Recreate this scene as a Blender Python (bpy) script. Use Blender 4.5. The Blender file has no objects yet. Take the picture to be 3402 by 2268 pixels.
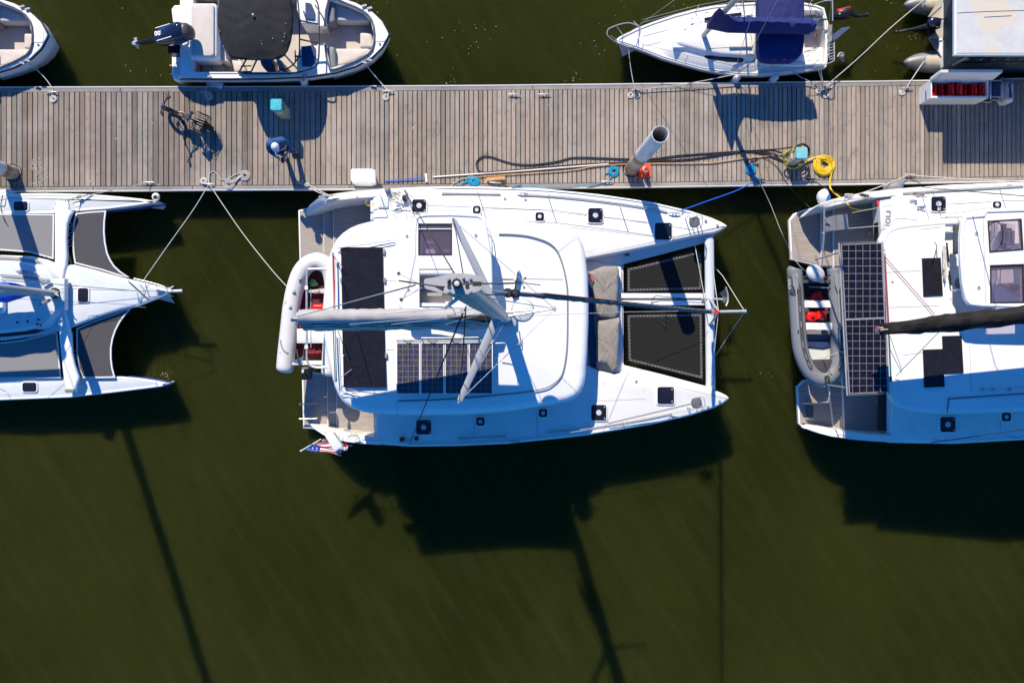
import bpy, math, random
from mathutils import Vector, Matrix, Quaternion
from mathutils.geometry import tessellate_polygon
R = math.radians
rnd = random.Random(7)
sc = bpy.context.scene
COL = sc.collection
# ---------------------------------------------------------------- camera, sky, sun, exposure
HC = 25.65            # drone height above the water (m)
F = 2976.0            # focal length in photo pixels
cam = bpy.data.cameras.new('camera'); cam.sensor_width = 36.0; cam.lens = F / 3402 * 36
cam.clip_start = 0.5; cam.clip_end = 500
co = bpy.data.objects.new('camera', cam); COL.objects.link(co)
co.location = (0, 0, HC); co.rotation_euler = (0, 0, 0)
sc.camera = co
ELEV = 41.0
SD = Vector((0.31, -0.951, 0)).normalized() * math.cos(R(ELEV)); SD.z = -math.sin(R(ELEV))   # direction of travel of the light
w = bpy.data.worlds.new("World"); sc.world = w; w.use_nodes = True
nt = w.node_tree; nt.nodes.clear()
sky = nt.nodes.new('ShaderNodeTexSky'); sky.sky_type = 'NISHITA'; sky.sun_disc = False
sky.sun_elevation = R(ELEV); sky.sun_rotation = math.atan2(-SD.x, -SD.y); sky.ozone_density = 8; sky.air_density = 0.8; sky.dust_density = 0.0
bg = nt.nodes.new('ShaderNodeBackground'); bg.inputs[1].default_value = 0.118
ow = nt.nodes.new('ShaderNodeOutputWorld')
hs = nt.nodes.new('ShaderNodeMix'); hs.data_type = 'RGBA'; hs.blend_type = 'MULTIPLY'; hs.inputs[0].default_value = 1.0; hs.inputs[7].default_value = (0.20, 0.92, 1.44, 1)   # deep clear blue sky
nt.links.new(sky.outputs[0], hs.inputs[6]); nt.links.new(hs.outputs[2], bg.inputs[0]); nt.links.new(bg.outputs[0], ow.inputs[0])
sl = bpy.data.lights.new('sun', 'SUN'); sl.energy = 5.0; sl.angle = R(0.5); sl.color = (1.0, 0.90, 0.71)
so = bpy.data.objects.new('sun', sl); COL.objects.link(so)
so.rotation_mode = 'QUATERNION'; so.rotation_quaternion = SD.to_track_quat('-Z', 'Y')
so.location = (-10, 30, 30)
vs = sc.view_settings; vs.view_transform = 'Standard'; vs.look = 'None'; vs.gamma = 1; vs.exposure = 0.62; vs.use_curve_mapping = False

# ---------------------------------------------------------------- helpers
def P(px, py, z):      # photo pixel seen at height z -> world point
    s = (HC - z) / F
    return Vector(((px - 1701) * s, (1134 - py) * s, z))
def PP(lst, z):
    if callable(z): return [P(a[0], a[1], z(a[0], a[1])) for a in lst]
    return [P(a[0], a[1], z) for a in lst]
def xy(lst, z): return [(p.x, p.y) for p in PP(lst, z)]
def cr(pts, n=6, closed=False):      # catmull-rom through the points
    pts = [Vector(p) for p in pts]; m = len(pts); out = []
    rng = range(m) if closed else range(m - 1)
    for i in rng:
        p1, p2 = pts[i], pts[(i + 1) % m]
        p0 = pts[i - 1] if (closed or i > 0) else p1 * 2 - p2
        p3 = pts[(i + 2) % m] if (closed or i + 2 < m) else p2 * 2 - p1
        for k in range(n):
            t = k / n
            out.append(0.5 * ((2 * p1) + (p2 - p0) * t + (2 * p0 - 5 * p1 + 4 * p2 - p3) * t * t + (3 * p1 - p0 - 3 * p2 + p3) * t ** 3))
    if not closed: out.append(pts[-1])
    return out
def rp(pts, r, seg=5):              # polygon with rounded corners
    pts = [Vector(p[:2]) for p in pts]; m = len(pts); out = []
    for i in range(m):
        a, b, c = pts[i - 1], pts[i], pts[(i + 1) % m]
        rr = r[i] if isinstance(r, (list, tuple)) else r
        u = (a - b); v = (c - b); lu, lv = u.length, v.length
        if lu < 1e-9 or lv < 1e-9 or rr <= 0: out.append(b); continue
        u /= lu; v /= lv
        d = min(rr, lu * 0.49, lv * 0.49)
        s, e = b + u * d, b + v * d
        for k in range(seg + 1):
            t = k / seg
            out.append((1 - t) ** 2 * s + 2 * t * (1 - t) * b + t * t * e)
    return out
def box4(x0, y0, x1, y1): return [(x0, y0), (x1, y0), (x1, y1), (x0, y1)]
def area(poly): return 0.5 * sum(poly[i - 1][0] * poly[i][1] - poly[i][0] * poly[i - 1][1] for i in range(len(poly)))
def ccw(poly):
    poly = [Vector(p[:2]) for p in poly]
    return poly if area(poly) > 0 else poly[::-1]
def inset(poly, d):
    m = len(poly); out = []
    for i in range(m):
        a, b, c = Vector(poly[i - 1][:2]), Vector(poly[i][:2]), Vector(poly[(i + 1) % m][:2])
        t1, t2 = (b - a), (c - b)
        if t1.length < 1e-7: t1 = t2
        if t2.length < 1e-7: t2 = t1
        t1 = t1.normalized(); t2 = t2.normalized(); n = Vector((-(t1.y + t2.y), t1.x + t2.x))
        if n.length < 1e-6: n = Vector((-t1.y, t1.x))
        n.normalize(); k = 1.0 / max(0.55, abs(n.dot(Vector((-t1.y, t1.x)))))
        out.append(b + n * d * k)
    return out
ORG = {}
class M:
    def __init__(s): s.v = []; s.f = []; s.c = []
    def add(s, vs, fs, col=None):
        o = len(s.v); s.v += [Vector(p) for p in vs]; s.f += [tuple(i + o for i in f) for f in fs]
        s.c += [col] * len(fs); return s
    def rings(s, rs, cap0=True, cap1=True, closed=True, col=None):
        n = len(rs[0]); vs = [p for r in rs for p in r]; fs = []
        for j in range(len(rs) - 1):
            for i in range(n if closed else n - 1):
                a, b = j * n + i, j * n + (i + 1) % n
                fs.append((a, b, b + n, a + n))
        if cap0: fs.append(tuple(range(n))[::-1])
        if cap1: fs.append(tuple((len(rs) - 1) * n + i for i in range(n)))
        return s.add(vs, fs, col)
    def slab(s, poly, zt, th, bev=0.0, seg=3, crown=0.0, levels=None, zf=None):
        """plan outline (world xy) with top at zt, thickness th, rounded shoulder, optional crown; levels = extra (inset,z) below"""
        p = ccw(poly); rs = []
        for (d, z) in (levels or [])[::-1]: rs.append([(q[0], q[1], z) for q in (inset(p, d) if abs(d) > 1e-9 else p)])
        if not levels: rs.append([(q[0], q[1], zt - th) for q in p])
        if bev > 0:
            for k in range(seg + 1):
                a = math.pi / 2 * k / seg
                q = inset(p, bev * (1 - math.cos(a)))
                rs.append([(t[0], t[1], zt - bev + bev * math.sin(a)) for t in q])
        else: rs.append([(q[0], q[1], zt) for q in p])
        if crown:
            top = rs[-1]; cx = sum(t[0] for t in top) / len(top); cy = sum(t[1] for t in top) / len(top)
            for sc_ in (0.85, 0.65, 0.4, 0.15):
                rs.append([(cx + (t[0] - cx) * sc_, cy + (t[1] - cy) * sc_, zt + crown * (1 - sc_ * sc_)) for t in top])
        if zf: rs = [[(t[0], t[1], t[2] + zf(t[0], t[1])) for t in r] for r in rs]
        return s.rings(rs)
    def slabh(s, outer, holes, zt, th, depth=None):
        """slab with holes: top, bottom, outer walls and hole walls"""
        o = ccw(outer); hs = [ccw(h)[::-1] for h in holes]
        loops = [o] + hs
        for z, flip in ((zt, False), (zt - th, True)):
            pts3 = [[Vector((q[0], q[1], z)) for q in l] for l in loops]
            flat = [q for l in pts3 for q in l]
            tr = tessellate_polygon(pts3)
            fs = []
            for t in tr:
                a, b, c = [flat[i] for i in t]
                up = (b - a).cross(c - a).z > 0
                fs.append(t if up != flip else t[::-1])
            s.add(flat, fs)
        for l in loops:
            n = len(l); vs = [(q[0], q[1], zt - th) for q in l] + [(q[0], q[1], zt) for q in l]
            s.add(vs, [(i, (i + 1) % n, (i + 1) % n + n, i + n) for i in range(n)])
        return s
    def tube(s, pts, r, n=8, closed=False, col=None, cap=True, sq=None):
        pts = [Vector(p) for p in pts]; m = len(pts)
        if m < 2: return s
        rs = []; up = None
        for i in range(m):
            if closed: t = pts[(i + 1) % m] - pts[i - 1]
            else: t = pts[min(i + 1, m - 1)] - pts[max(i - 1, 0)]
            if t.length < 1e-9: t = Vector((1, 0, 0))
            t.normalize()
            if up is None:
                up = Vector((0, 0, 1)) if abs(t.z) < 0.9 else Vector((0, 1, 0))
            up = (up - t * up.dot(t))
            if up.length < 1e-6: up = t.orthogonal()
            up.normalize(); sd = t.cross(up)
            rr = r[i] if isinstance(r, (list, tuple)) else r
            ru, rv = (rr, rr) if sq is None else (rr * sq[0], rr * sq[1])
            rs.append([pts[i] + sd * (math.cos(2 * math.pi * k / n) * ru) + up * (math.sin(2 * math.pi * k / n) * rv) for k in range(n)])
        if closed:
            vs = [p for q in rs for p in q]; fs = []
            for j in range(m):
                for i in range(n):
                    a = j * n + i; b = j * n + (i + 1) % n; c = ((j + 1) % m) * n + (i + 1) % n; d = ((j + 1) % m) * n + i
                    fs.append((a, b, c, d))
            return s.add(vs, fs, col)
        return s.rings(rs, cap, cap, True, col)
    def box(s, c, size, rot=0.0, tilt=None, col=None):
        hx, hy, hz = size[0] / 2, size[1] / 2, size[2] / 2
        mt = Matrix.Rotation(rot, 3, 'Z')
        if tilt: mt = mt @ Matrix.Rotation(tilt[0], 3, 'X') @ Matrix.Rotation(tilt[1], 3, 'Y')
        vs = [Vector(c) + mt @ Vector((x, y, z)) for z in (-hz, hz) for x, y in ((-hx, -hy), (hx, -hy), (hx, hy), (-hx, hy))]
        return s.add(vs, [(3, 2, 1, 0), (4, 5, 6, 7), (0, 1, 5, 4), (1, 2, 6, 5), (2, 3, 7, 6), (3, 0, 4, 7)], col)
    def lathe(s, c, prof, n=24, axis=None, col=None):
        c = Vector(c); q = Vector((0, 0, 1)).rotation_difference(Vector(axis).normalized()) if axis else Quaternion()
        rs = [[c + q @ Vector((r * math.cos(2 * math.pi * k / n), r * math.sin(2 * math.pi * k / n), z)) for k in range(n)] for r, z in prof]
        return s.rings(rs, True, True, True, col)
    def ball(s, c, rad, n=16, m=10, sc3=(1, 1, 1), q=None, col=None):
        pr = []
        c = Vector(c); q = q or Quaternion(); rs = []
        for j in range(m + 1):
            a = -math.pi / 2 + math.pi * j / m
            rr = max(1e-4, math.cos(a)); z = math.sin(a)
            rs.append([c + q @ Vector((rad * rr * math.cos(2 * math.pi * k / n) * sc3[0], rad * rr * math.sin(2 * math.pi * k / n) * sc3[1], rad * z * sc3[2])) for k in range(n)])
        return s.rings(rs, True, True, True, col)
    def build(s, name, mat, parent=None, ang=38, smooth=True):
        o = ORG.get(parent.name, Vector((0, 0, 0))) if parent else Vector((0, 0, 0))
        own = None
        if parent is None:
            xs = [p.x for p in s.v]; ys = [p.y for p in s.v]; zs = [p.z for p in s.v]
            own = Vector(((min(xs) + max(xs)) / 2, (min(ys) + max(ys)) / 2, min(zs))); o = own
        me = bpy.data.meshes.new(name)
        me.from_pydata([tuple(p - o) for p in s.v], [], s.f)
        if any(c is not None for c in s.c):
            at = me.color_attributes.new('col', 'FLOAT_COLOR', 'CORNER'); i = 0
            vals = []
            for f, c in zip(s.f, s.c):
                c = c or (1, 1, 1)
                for _ in f: vals += [c[0], c[1], c[2], 1.0]
            at.data.foreach_set('color', vals)
        me.validate(clean_customdata=False)
        if smooth:
            me.shade_smooth(); me.set_sharp_from_angle(angle=R(ang))
        ob = bpy.data.objects.new(name, me); COL.objects.link(ob)
        if mat: me.materials.append(mat)
        if parent: ob.parent = parent; ORG[ob.name] = o
        else: ob.location = own; ORG[ob.name] = own
        return ob
def thing(name, label, cat, loc, group=None):
    o = bpy.data.objects.new(name, None); COL.objects.link(o); o.empty_display_size = 0.1
    o.location = loc; ORG[o.name] = Vector(loc); o['label'] = label; o['category'] = cat
    if group: o['group'] = group
    return o
def tag(o, label=None, cat=None, group=None, kind=None):
    if label: o['label'] = label
    if cat: o['category'] = cat
    if group: o['group'] = group
    if kind: o['kind'] = kind
    return o
def copy_tree(o, parent=None):
    c = o.copy(); COL.objects.link(c); c.parent = parent; ORG[c.name] = ORG.get(o.name, Vector((0, 0, 0)))
    for ch in list(o.children): copy_tree(ch, c)
    return c
def text(name, s, loc, size, mat, parent, rot=0.0, tilt=(0, 0), thick=0.002, bold=0.0):
    cu = bpy.data.curves.new(name, 'FONT'); cu.body = s; cu.size = size; cu.extrude = thick; cu.align_x = 'CENTER'; cu.align_y = 'CENTER'; cu.offset = bold
    t = bpy.data.objects.new(name, cu); COL.objects.link(t)
    t.rotation_euler = (tilt[0], tilt[1], rot)
    me = bpy.data.meshes.new_from_object(t); bpy.data.objects.remove(t)
    me.materials.clear(); me.materials.append(mat)
    ob = bpy.data.objects.new(name, me); COL.objects.link(ob); ob.parent = parent
    ob.location = Vector(loc) - ORG.get(parent.name, Vector((0, 0, 0))); ob.rotation_euler = (tilt[0], tilt[1], rot)
    return ob

# ---------------------------------------------------------------- materials
def nodes(name):
    m = bpy.data.materials.new(name); m.use_nodes = True; t = m.node_tree
    return m, t, t.nodes['Principled BSDF']
def rampmix(t, fac, c0, c1, p0=0.0, p1=1.0):
    r = t.nodes.new('ShaderNodeValToRGB'); r.color_ramp.elements[0].position = p0; r.color_ramp.elements[1].position = p1
    r.color_ramp.elements[0].color = (*c0, 1); r.color_ramp.elements[1].color = (*c1, 1)
    t.links.new(fac, r.inputs[0]); return r.outputs[0]
def mixc(t, fac, a, b):
    n = t.nodes.new('ShaderNodeMix'); n.data_type = 'RGBA'
    if hasattr(fac, 'node'): t.links.new(fac, n.inputs[0])
    else: n.inputs[0].default_value = fac
    for k, s in ((6, a), (7, b)):
        if hasattr(s, 'node'): t.links.new(s, n.inputs[k])
        else: n.inputs[k].default_value = (*s, 1)
    return n.outputs[2]
def noise(t, scale, det=3, rough=0.55, vec=None, stretch=None):
    n = t.nodes.new('ShaderNodeTexNoise'); n.inputs['Scale'].default_value = scale; n.inputs['Detail'].default_value = det; n.inputs['Roughness'].default_value = rough
    tc = t.nodes.new('ShaderNodeTexCoord'); src = tc.outputs['Object']
    if stretch:
        mp = t.nodes.new('ShaderNodeMapping'); mp.inputs['Scale'].default_value = stretch
        t.links.new(src, mp.inputs[0]); src = mp.outputs[0]
    t.links.new(src, n.inputs[0]); return n.outputs[0]
def bump(t, b, h, strength=0.2, dist=0.01):
    n = t.nodes.new('ShaderNodeBump'); n.inputs['Strength'].default_value = strength; n.inputs['Distance'].default_value = dist
    t.links.new(h, n.inputs['Height']); t.links.new(n.outputs[0], b.inputs['Normal'])
def math2(t, op, a, b=None):
    n = t.nodes.new('ShaderNodeMath'); n.operation = op
    for k, s in ((0, a), (1, b)):
        if s is None: continue
        if hasattr(s, 'node'): t.links.new(s, n.inputs[k])
        else: n.inputs[k].default_value = s
    return n.outputs[0]
def mat(name, c, rough=0.5, metal=0.0, var=0.06, ns=3.0, bs=0.0, bscale=40.0, spec=0.3, coat=0.0, dirt=None, sheen=0):
    m, t, b = nodes(name)
    b.inputs['Roughness'].default_value = rough; b.inputs['Metallic'].default_value = metal
    b.inputs['Specular IOR Level'].default_value = spec; b.inputs['Coat Weight'].default_value = coat
    n = noise(t, ns, 4)
    col = rampmix(t, n, tuple(x * (1 - var * 1.6) for x in c), tuple(min(1, x * (1 + var)) for x in c), 0.3, 0.7)
    if dirt:
        n2 = noise(t, dirt[1], 6, 0.7)
        f = rampmix(t, n2, (0, 0, 0), (1, 1, 1), dirt[2], dirt[3])
        col = mixc(t, f, col, dirt[0])
    t.links.new(col, b.inputs['Base Color'])
    if bs: bump(t, b, noise(t, bscale, 3), bs, 0.02)
    return m
K = {}
def mk(key, *a, **k): K[key] = mat(key, *a, **k)
mk('gelcoat', (0.69, 0.67, 0.635), 0.32, var=0.02, ns=0.8, dirt=((0.52, 0.505, 0.475), 2.5, 0.6, 0.85))
mk('nonskid', (0.665, 0.645, 0.605), 0.6, var=0.03, ns=1.5, dirt=((0.48, 0.47, 0.445), 3.0, 0.55, 0.85), bs=0.15, bscale=250)
mk('pale grey gelcoat', (0.52, 0.545, 0.55), 0.5, var=0.03, dirt=((0.41, 0.43, 0.43), 2.0, 0.6, 0.8))
mk('cream', (0.44, 0.39, 0.355), 0.55, var=0.05, ns=3)
mk('cream cushion', (0.49, 0.44, 0.405), 0.6, var=0.04, ns=5, bs=0.1, bscale=30)
mk('seam', (0.30, 0.29, 0.28), 0.7)
mk('rubber', (0.02, 0.02, 0.022), 0.55, var=0.1)
mk('black canvas', (0.016, 0.016, 0.017), 0.9, var=0.15, ns=4, bs=0.5, bscale=9)
mk('navy canvas', (0.012, 0.018, 0.10), 0.8, var=0.18, ns=6, bs=0.5, bscale=10)
mk('blue canvas', (0.01, 0.09, 0.50), 0.7, var=0.15, bs=0.4, bscale=10)
mk('taupe canvas', (0.225, 0.20, 0.178), 0.9, var=0.08, ns=3, bs=0.6, bscale=8)
mk('grey canvas', (0.33, 0.31, 0.30), 0.85, var=0.08, ns=3, bs=0.5, bscale=8)
mk('dark grey canvas', (0.10, 0.105, 0.12), 0.85, var=0.2, ns=8, bs=0.7, bscale=12)
mk('black sailcloth', (0.017, 0.015, 0.014), 0.9, spec=0.1, var=0.4, ns=2, bs=0.7, bscale=6, dirt=((0.035, 0.028, 0.023), 1.5, 0.55, 0.75))
mk('steel', (0.42, 0.42, 0.42), 0.3, 0.35, var=0.1, ns=20)
mk('aluminium', (0.40, 0.40, 0.40), 0.42, 0.3, var=0.08, ns=4)
mk('mast paint', (0.36, 0.352, 0.338), 0.35, 0.15, var=0.06, ns=3)
mk('spreader', (0.37, 0.365, 0.355), 0.3, 0.3, var=0.05)
mk('white paint', (0.60, 0.60, 0.585), 0.4, var=0.03)
mk('black plastic', (0.014, 0.014, 0.016), 0.35, var=0.2, ns=10)
mk('black gloss', (0.01, 0.011, 0.03), 0.08, var=0.1, coat=0.6)
mk('dark glass', (0.012, 0.012, 0.02), 0.06, var=0.1, spec=0.4)
mk('dark blue moulding', (0.03, 0.05, 0.12), 0.3, var=0.1)
mk('grey plastic', (0.22, 0.225, 0.23), 0.5, var=0.1, ns=10)
mk('rope white', (0.58, 0.54, 0.49), 0.85, var=0.15, ns=60, bs=0.8, bscale=160)
mk('rope grey', (0.36, 0.35, 0.33), 0.85, var=0.25, ns=50, bs=0.8, bscale=160)
mk('rope dark', (0.03, 0.03, 0.035), 0.8, var=0.2, ns=50)
mk('rope blue', (0.008, 0.27, 0.48), 0.7, var=0.35, ns=40, bs=0.8, bscale=140)
mk('rope deep blue', (0.01, 0.10, 0.55), 0.7, var=0.2, ns=40)
mk('rope red', (0.30, 0.03, 0.04), 0.8, var=0.3, ns=60)
mk('rope green', (0.02, 0.12, 0.09), 0.8, var=0.3, ns=60)
mk('hose yellow', (0.68, 0.44, 0.015), 0.45, var=0.1, ns=6)
mk('hose black', (0.022, 0.02, 0.02), 0.5, var=0.2)
mk('cord tan', (0.50, 0.29, 0.13), 0.6, var=0.2, ns=8)
mk('red plastic', (0.75, 0.012, 0.012), 0.35, var=0.12, ns=5)
mk('orange plastic', (0.78, 0.075, 0.025), 0.45, var=0.08, ns=8, dirt=((0.45, 0.06, 0.03), 9, 0.55, 0.8))
mk('reflective white', (0.8, 0.8, 0.78), 0.4)
mk('teal cap', (0.03, 0.36, 0.42), 0.5, var=0.1, ns=8, dirt=((0.12, 0.42, 0.45), 8, 0.5, 0.75))
mk('faded teal cap', (0.17, 0.42, 0.45), 0.55, var=0.08, ns=8)
mk('pedestal cream', (0.52, 0.44, 0.22), 0.5, var=0.12, ns=6, dirt=((0.33, 0.28, 0.15), 9, 0.5, 0.8))
mk('tube grey', (0.17, 0.175, 0.185), 0.5, var=0.04, ns=3)
mk('tube dark grey', (0.055, 0.055, 0.06), 0.6, var=0.08)
mk('tube white', (0.56, 0.54, 0.52), 0.45, var=0.05, ns=3, dirt=((0.34, 0.30, 0.26), 3, 0.6, 0.8))
mk('tan stripe', (0.50, 0.30, 0.12), 0.6)
mk('fender blue', (0.02, 0.13, 0.50), 0.4)
mk('denim', (0.02, 0.045, 0.14), 0.85, var=0.2, ns=12, bs=0.4, bscale=60)
mk('jacket', (0.012, 0.06, 0.17), 0.75, var=0.25, ns=10, bs=0.5, bscale=25)
mk('skin', (0.50, 0.27, 0.18), 0.5, var=0.05)
mk('cap cloth', (0.50, 0.53, 0.62), 0.8, var=0.05)
mk('brown leather', (0.10, 0.05, 0.03), 0.6)
mk('saddle orange', (0.62, 0.26, 0.10), 0.6)
mk('copper', (0.16, 0.06, 0.03), 0.5)
mk('fresh wood', (0.52, 0.27, 0.10), 0.6, var=0.15, ns=14)
mk('pole white', (0.66, 0.63, 0.58), 0.5)
mk('pontoon alu', (0.20, 0.20, 0.20), 0.5, 0.4, var=0.15, ns=3, dirt=((0.14, 0.14, 0.14), 2.5, 0.5, 0.75))
mk('pontoon cream', (0.38, 0.335, 0.265), 0.6, var=0.1, ns=4)
mk('grey carpet', (0.21, 0.205, 0.20), 0.95, var=0.15, ns=40)
mk('dark side', (0.05, 0.065, 0.075), 0.6, var=0.2, ns=5)
mk('red paint', (0.7, 0.03, 0.03), 0.4)
mk('flag white', (0.75, 0.74, 0.72), 0.8); mk('flag red', (0.45, 0.02, 0.03), 0.8); mk('flag blue', (0.01, 0.05, 0.30), 0.8)
mk('dark concrete', (0.06, 0.055, 0.05), 0.9, var=0.3, ns=8)
mk('interior white', (0.48, 0.46, 0.48), 0.6)
mk('interior lilac', (0.50, 0.42, 0.50), 0.6)
mk('green net', (0.03, 0.10, 0.07), 0.8)
mk('dusty brown', (0.075, 0.062, 0.055), 0.35)
mk('maroon', (0.085, 0.015, 0.018), 0.7)
mk('boat boot blue', (0.02, 0.05, 0.22), 0.4)

def teak():
    m, t, b = nodes('teak'); b.inputs['Roughness'].default_value = 0.7
    tc = t.nodes.new('ShaderNodeTexCoord'); sp = t.nodes.new('ShaderNodeSeparateXYZ'); t.links.new(tc.outputs['Object'], sp.inputs[0])
    fr = math2(t, 'FRACT', math2(t, 'MULTIPLY', sp.outputs[1], 19.0))
    line = math2(t, 'LESS_THAN', fr, 0.2)
    wood = rampmix(t, noise(t, 1.0, 4, 0.6, stretch=(3, 60, 1)), (0.25, 0.215, 0.19), (0.40, 0.355, 0.32), 0.3, 0.7)
    wood = mixc(t, rampmix(t, noise(t, 2.2, 4), (0, 0, 0), (1, 1, 1), 0.55, 0.8), wood, (0.31, 0.22, 0.165))
    t.links.new(mixc(t, line, wood, (0.07, 0.06, 0.055)), b.inputs['Base Color']); return m
K['teak'] = teak()
def solar(name, nx, ny, cell, cell2, line, lw=0.06, streak=0.0):
    m, t, b = nodes(name); b.inputs['Roughness'].default_value = 0.25; b.inputs['Specular IOR Level'].default_value = 0.2
    tc = t.nodes.new('ShaderNodeTexCoord'); sp = t.nodes.new('ShaderNodeSeparateXYZ'); t.links.new(tc.outputs['Generated'], sp.inputs[0])
    def grid(out, n, lw):
        fr = math2(t, 'FRACT', math2(t, 'MULTIPLY', out, float(n)))
        d = math2(t, 'ABSOLUTE', math2(t, 'SUBTRACT', fr, 0.5)); return math2(t, 'GREATER_THAN', d, 0.5 - lw)
    g = math2(t, 'MAXIMUM', grid(sp.outputs[0], nx, lw), grid(sp.outputs[1], ny, lw))
    c = rampmix(t, noise(t, 1.0, 3, 0.7, stretch=(28, 4, 1)) if streak else noise(t, 6, 2), cell, cell2, 0.4, 0.62)
    t.links.new(mixc(t, g, c, line), b.inputs['Base Color']); return m
K['solar blue'] = solar('solar blue', 4, 9, (0.018, 0.022, 0.075), (0.07, 0.06, 0.05), (0.15, 0.14, 0.11), 0.045, 1)
K['solar black'] = solar('solar black', 6, 10, (0.006, 0.006, 0.014), (0.012, 0.010, 0.022), (0.17, 0.16, 0.145), 0.035)
K['solar flex'] = solar('solar flex', 12, 9, (0.010, 0.010, 0.014), (0.014, 0.013, 0.018), (0.016, 0.014, 0.015), 0.03)
def net(name, c0, c1, sc_):
    m, t, b = nodes(name); b.inputs['Roughness'].default_value = 0.9; b.inputs['Specular IOR Level'].default_value = 0.1
    tc = t.nodes.new('ShaderNodeTexCoord'); mp = t.nodes.new('ShaderNodeMapping'); mp.inputs['Rotation'].default_value = (0, 0, 0.5); t.links.new(tc.outputs['Object'], mp.inputs[0])
    sp = t.nodes.new('ShaderNodeSeparateXYZ'); t.links.new(mp.outputs[0], sp.inputs[0])
    a = math2(t, 'SINE', math2(t, 'MULTIPLY', sp.outputs[0], sc_)); d = math2(t, 'SINE', math2(t, 'MULTIPLY', sp.outputs[1], sc_))
    f = math2(t, 'MULTIPLY', a, d); f = math2(t, 'ADD', math2(t, 'MULTIPLY', f, 0.5), 0.5)
    t.links.new(rampmix(t, f, c0, c1, 0.5, 0.85), b.inputs['Base Color']); return m
K['net black'] = net('net black', (0.012, 0.0115, 0.011), (0.026, 0.025, 0.023), 150)
K['net grey'] = net('net grey', (0.045, 0.042, 0.045), (0.13, 0.125, 0.13), 120)
K['net light'] = net('net light', (0.19, 0.185, 0.185), (0.23, 0.225, 0.225), 150)
def deckwood():
    m, t, b = nodes('weathered planks'); b.inputs['Roughness'].default_value = 0.85
    at = t.nodes.new('ShaderNodeAttribute'); at.attribute_name = 'col'
    n1 = noise(t, 1.0, 6, 0.7, stretch=(45, 2.2, 1))
    c = t.nodes.new('ShaderNodeMix'); c.data_type = 'RGBA'; c.blend_type = 'MULTIPLY'; c.inputs[0].default_value = 1
    t.links.new(at.outputs[0], c.inputs[6]); t.links.new(rampmix(t, n1, (0.72, 0.71, 0.70), (1.18, 1.16, 1.14), 0.3, 0.7), c.inputs[7])
    n2 = noise(t, 2.6, 8, 0.78); f = rampmix(t, n2, (0, 0, 0), (0.85, 0.85, 0.85), 0.50, 0.70)
    c2 = mixc(t, f, c.outputs[2], (0.125, 0.112, 0.102))
    n4 = noise(t, 0.55, 3, 0.6); f4 = rampmix(t, n4, (0, 0, 0), (0.40, 0.40, 0.40), 0.5, 0.72)
    c3 = mixc(t, f4, c2, (0.40, 0.34, 0.30))
    n3 = noise(t, 24, 2, 0.5); f3 = rampmix(t, n3, (0, 0, 0), (0.8, 0.8, 0.8), 0.73, 0.78)
    t.links.new(mixc(t, f3, c3, (0.10, 0.085, 0.075)), b.inputs['Base Color'])
    bump(t, b, n1, 0.5, 0.01); return m
def roofpaint():
    m, t, b = nodes('aged roof paint'); b.inputs['Roughness'].default_value = 0.7
    n = noise(t, 0.75, 3, 0.5); f = rampmix(t, n, (0, 0, 0), (1, 1, 1), 0.535, 0.56)
    n2 = noise(t, 3, 5, 0.7); c = rampmix(t, n2, (0.43, 0.425, 0.40), (0.50, 0.49, 0.46), 0.35, 0.65)
    t.links.new(mixc(t, f, c, (0.51, 0.45, 0.355)), b.inputs['Base Color']); return m
K['roof paint'] = roofpaint()
K['planks'] = deckwood()
def pile(kz=0.158):
    m, t, b = nodes('piling steel %.2f' % kz); b.inputs['Roughness'].default_value = 0.6
    tc = t.nodes.new('ShaderNodeTexCoord'); sp = t.nodes.new('ShaderNodeSeparateXYZ'); t.links.new(tc.outputs['Object'], sp.inputs[0])
    n = noise(t, 5, 6, 0.7); z = math2(t, 'ADD', sp.outputs[2], math2(t, 'MULTIPLY', n, 0.9))
    zf = math2(t, 'MULTIPLY', z, kz)
    r = t.nodes.new('ShaderNodeValToRGB'); e = r.color_ramp.elements
    e[0].position = 0.0; e[0].color = (0.10, 0.07, 0.05, 1); e[1].position = 0.34; e[1].color = (0.24, 0.17, 0.12, 1)
    for p, c in ((0.44, (0.46, 0.38, 0.30)), (0.50, (0.28, 0.12, 0.05)), (0.53, (0.30, 0.14, 0.06)), (0.555, (0.50, 0.50, 0.49)), (1.0, (0.58, 0.58, 0.57))):
        q = e.new(p); q.color = (*c, 1)
    t.links.new(zf, r.inputs[0])
    n2 = noise(t, 14, 5, 0.8); f = rampmix(t, n2, (0, 0, 0), (0.6, 0.6, 0.6), 0.55, 0.7)
    n5 = noise(t, 3, 5, 0.7, stretch=(3, 3, 0.4)); streak = rampmix(t, n5, (0.75, 0.75, 0.76), (1.1, 1.1, 1.1), 0.35, 0.65)
    c = t.nodes.new('ShaderNodeMix'); c.data_type = 'RGBA'; c.blend_type = 'MULTIPLY'; c.inputs[0].default_value = 1
    t.links.new(r.outputs[0], c.inputs[6]); t.links.new(streak, c.inputs[7])
    low = rampmix(t, zf, (1, 1, 1), (0, 0, 0), 0.45, 0.55)
    ff = math2(t, 'MULTIPLY', f, low)
    t.links.new(mixc(t, ff, c.outputs[2], (0.12, 0.06, 0.035)), b.inputs['Base Color'])
    bump(t, b, n2, 0.6, 0.02); return m
K['piling'] = pile(); K['piling low rust'] = pile(.27)
mk('glint_algae', (0.34, 0.35, 0.30), 0.7)  # pale colour for the painted sun glints and the algae flecks
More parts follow.
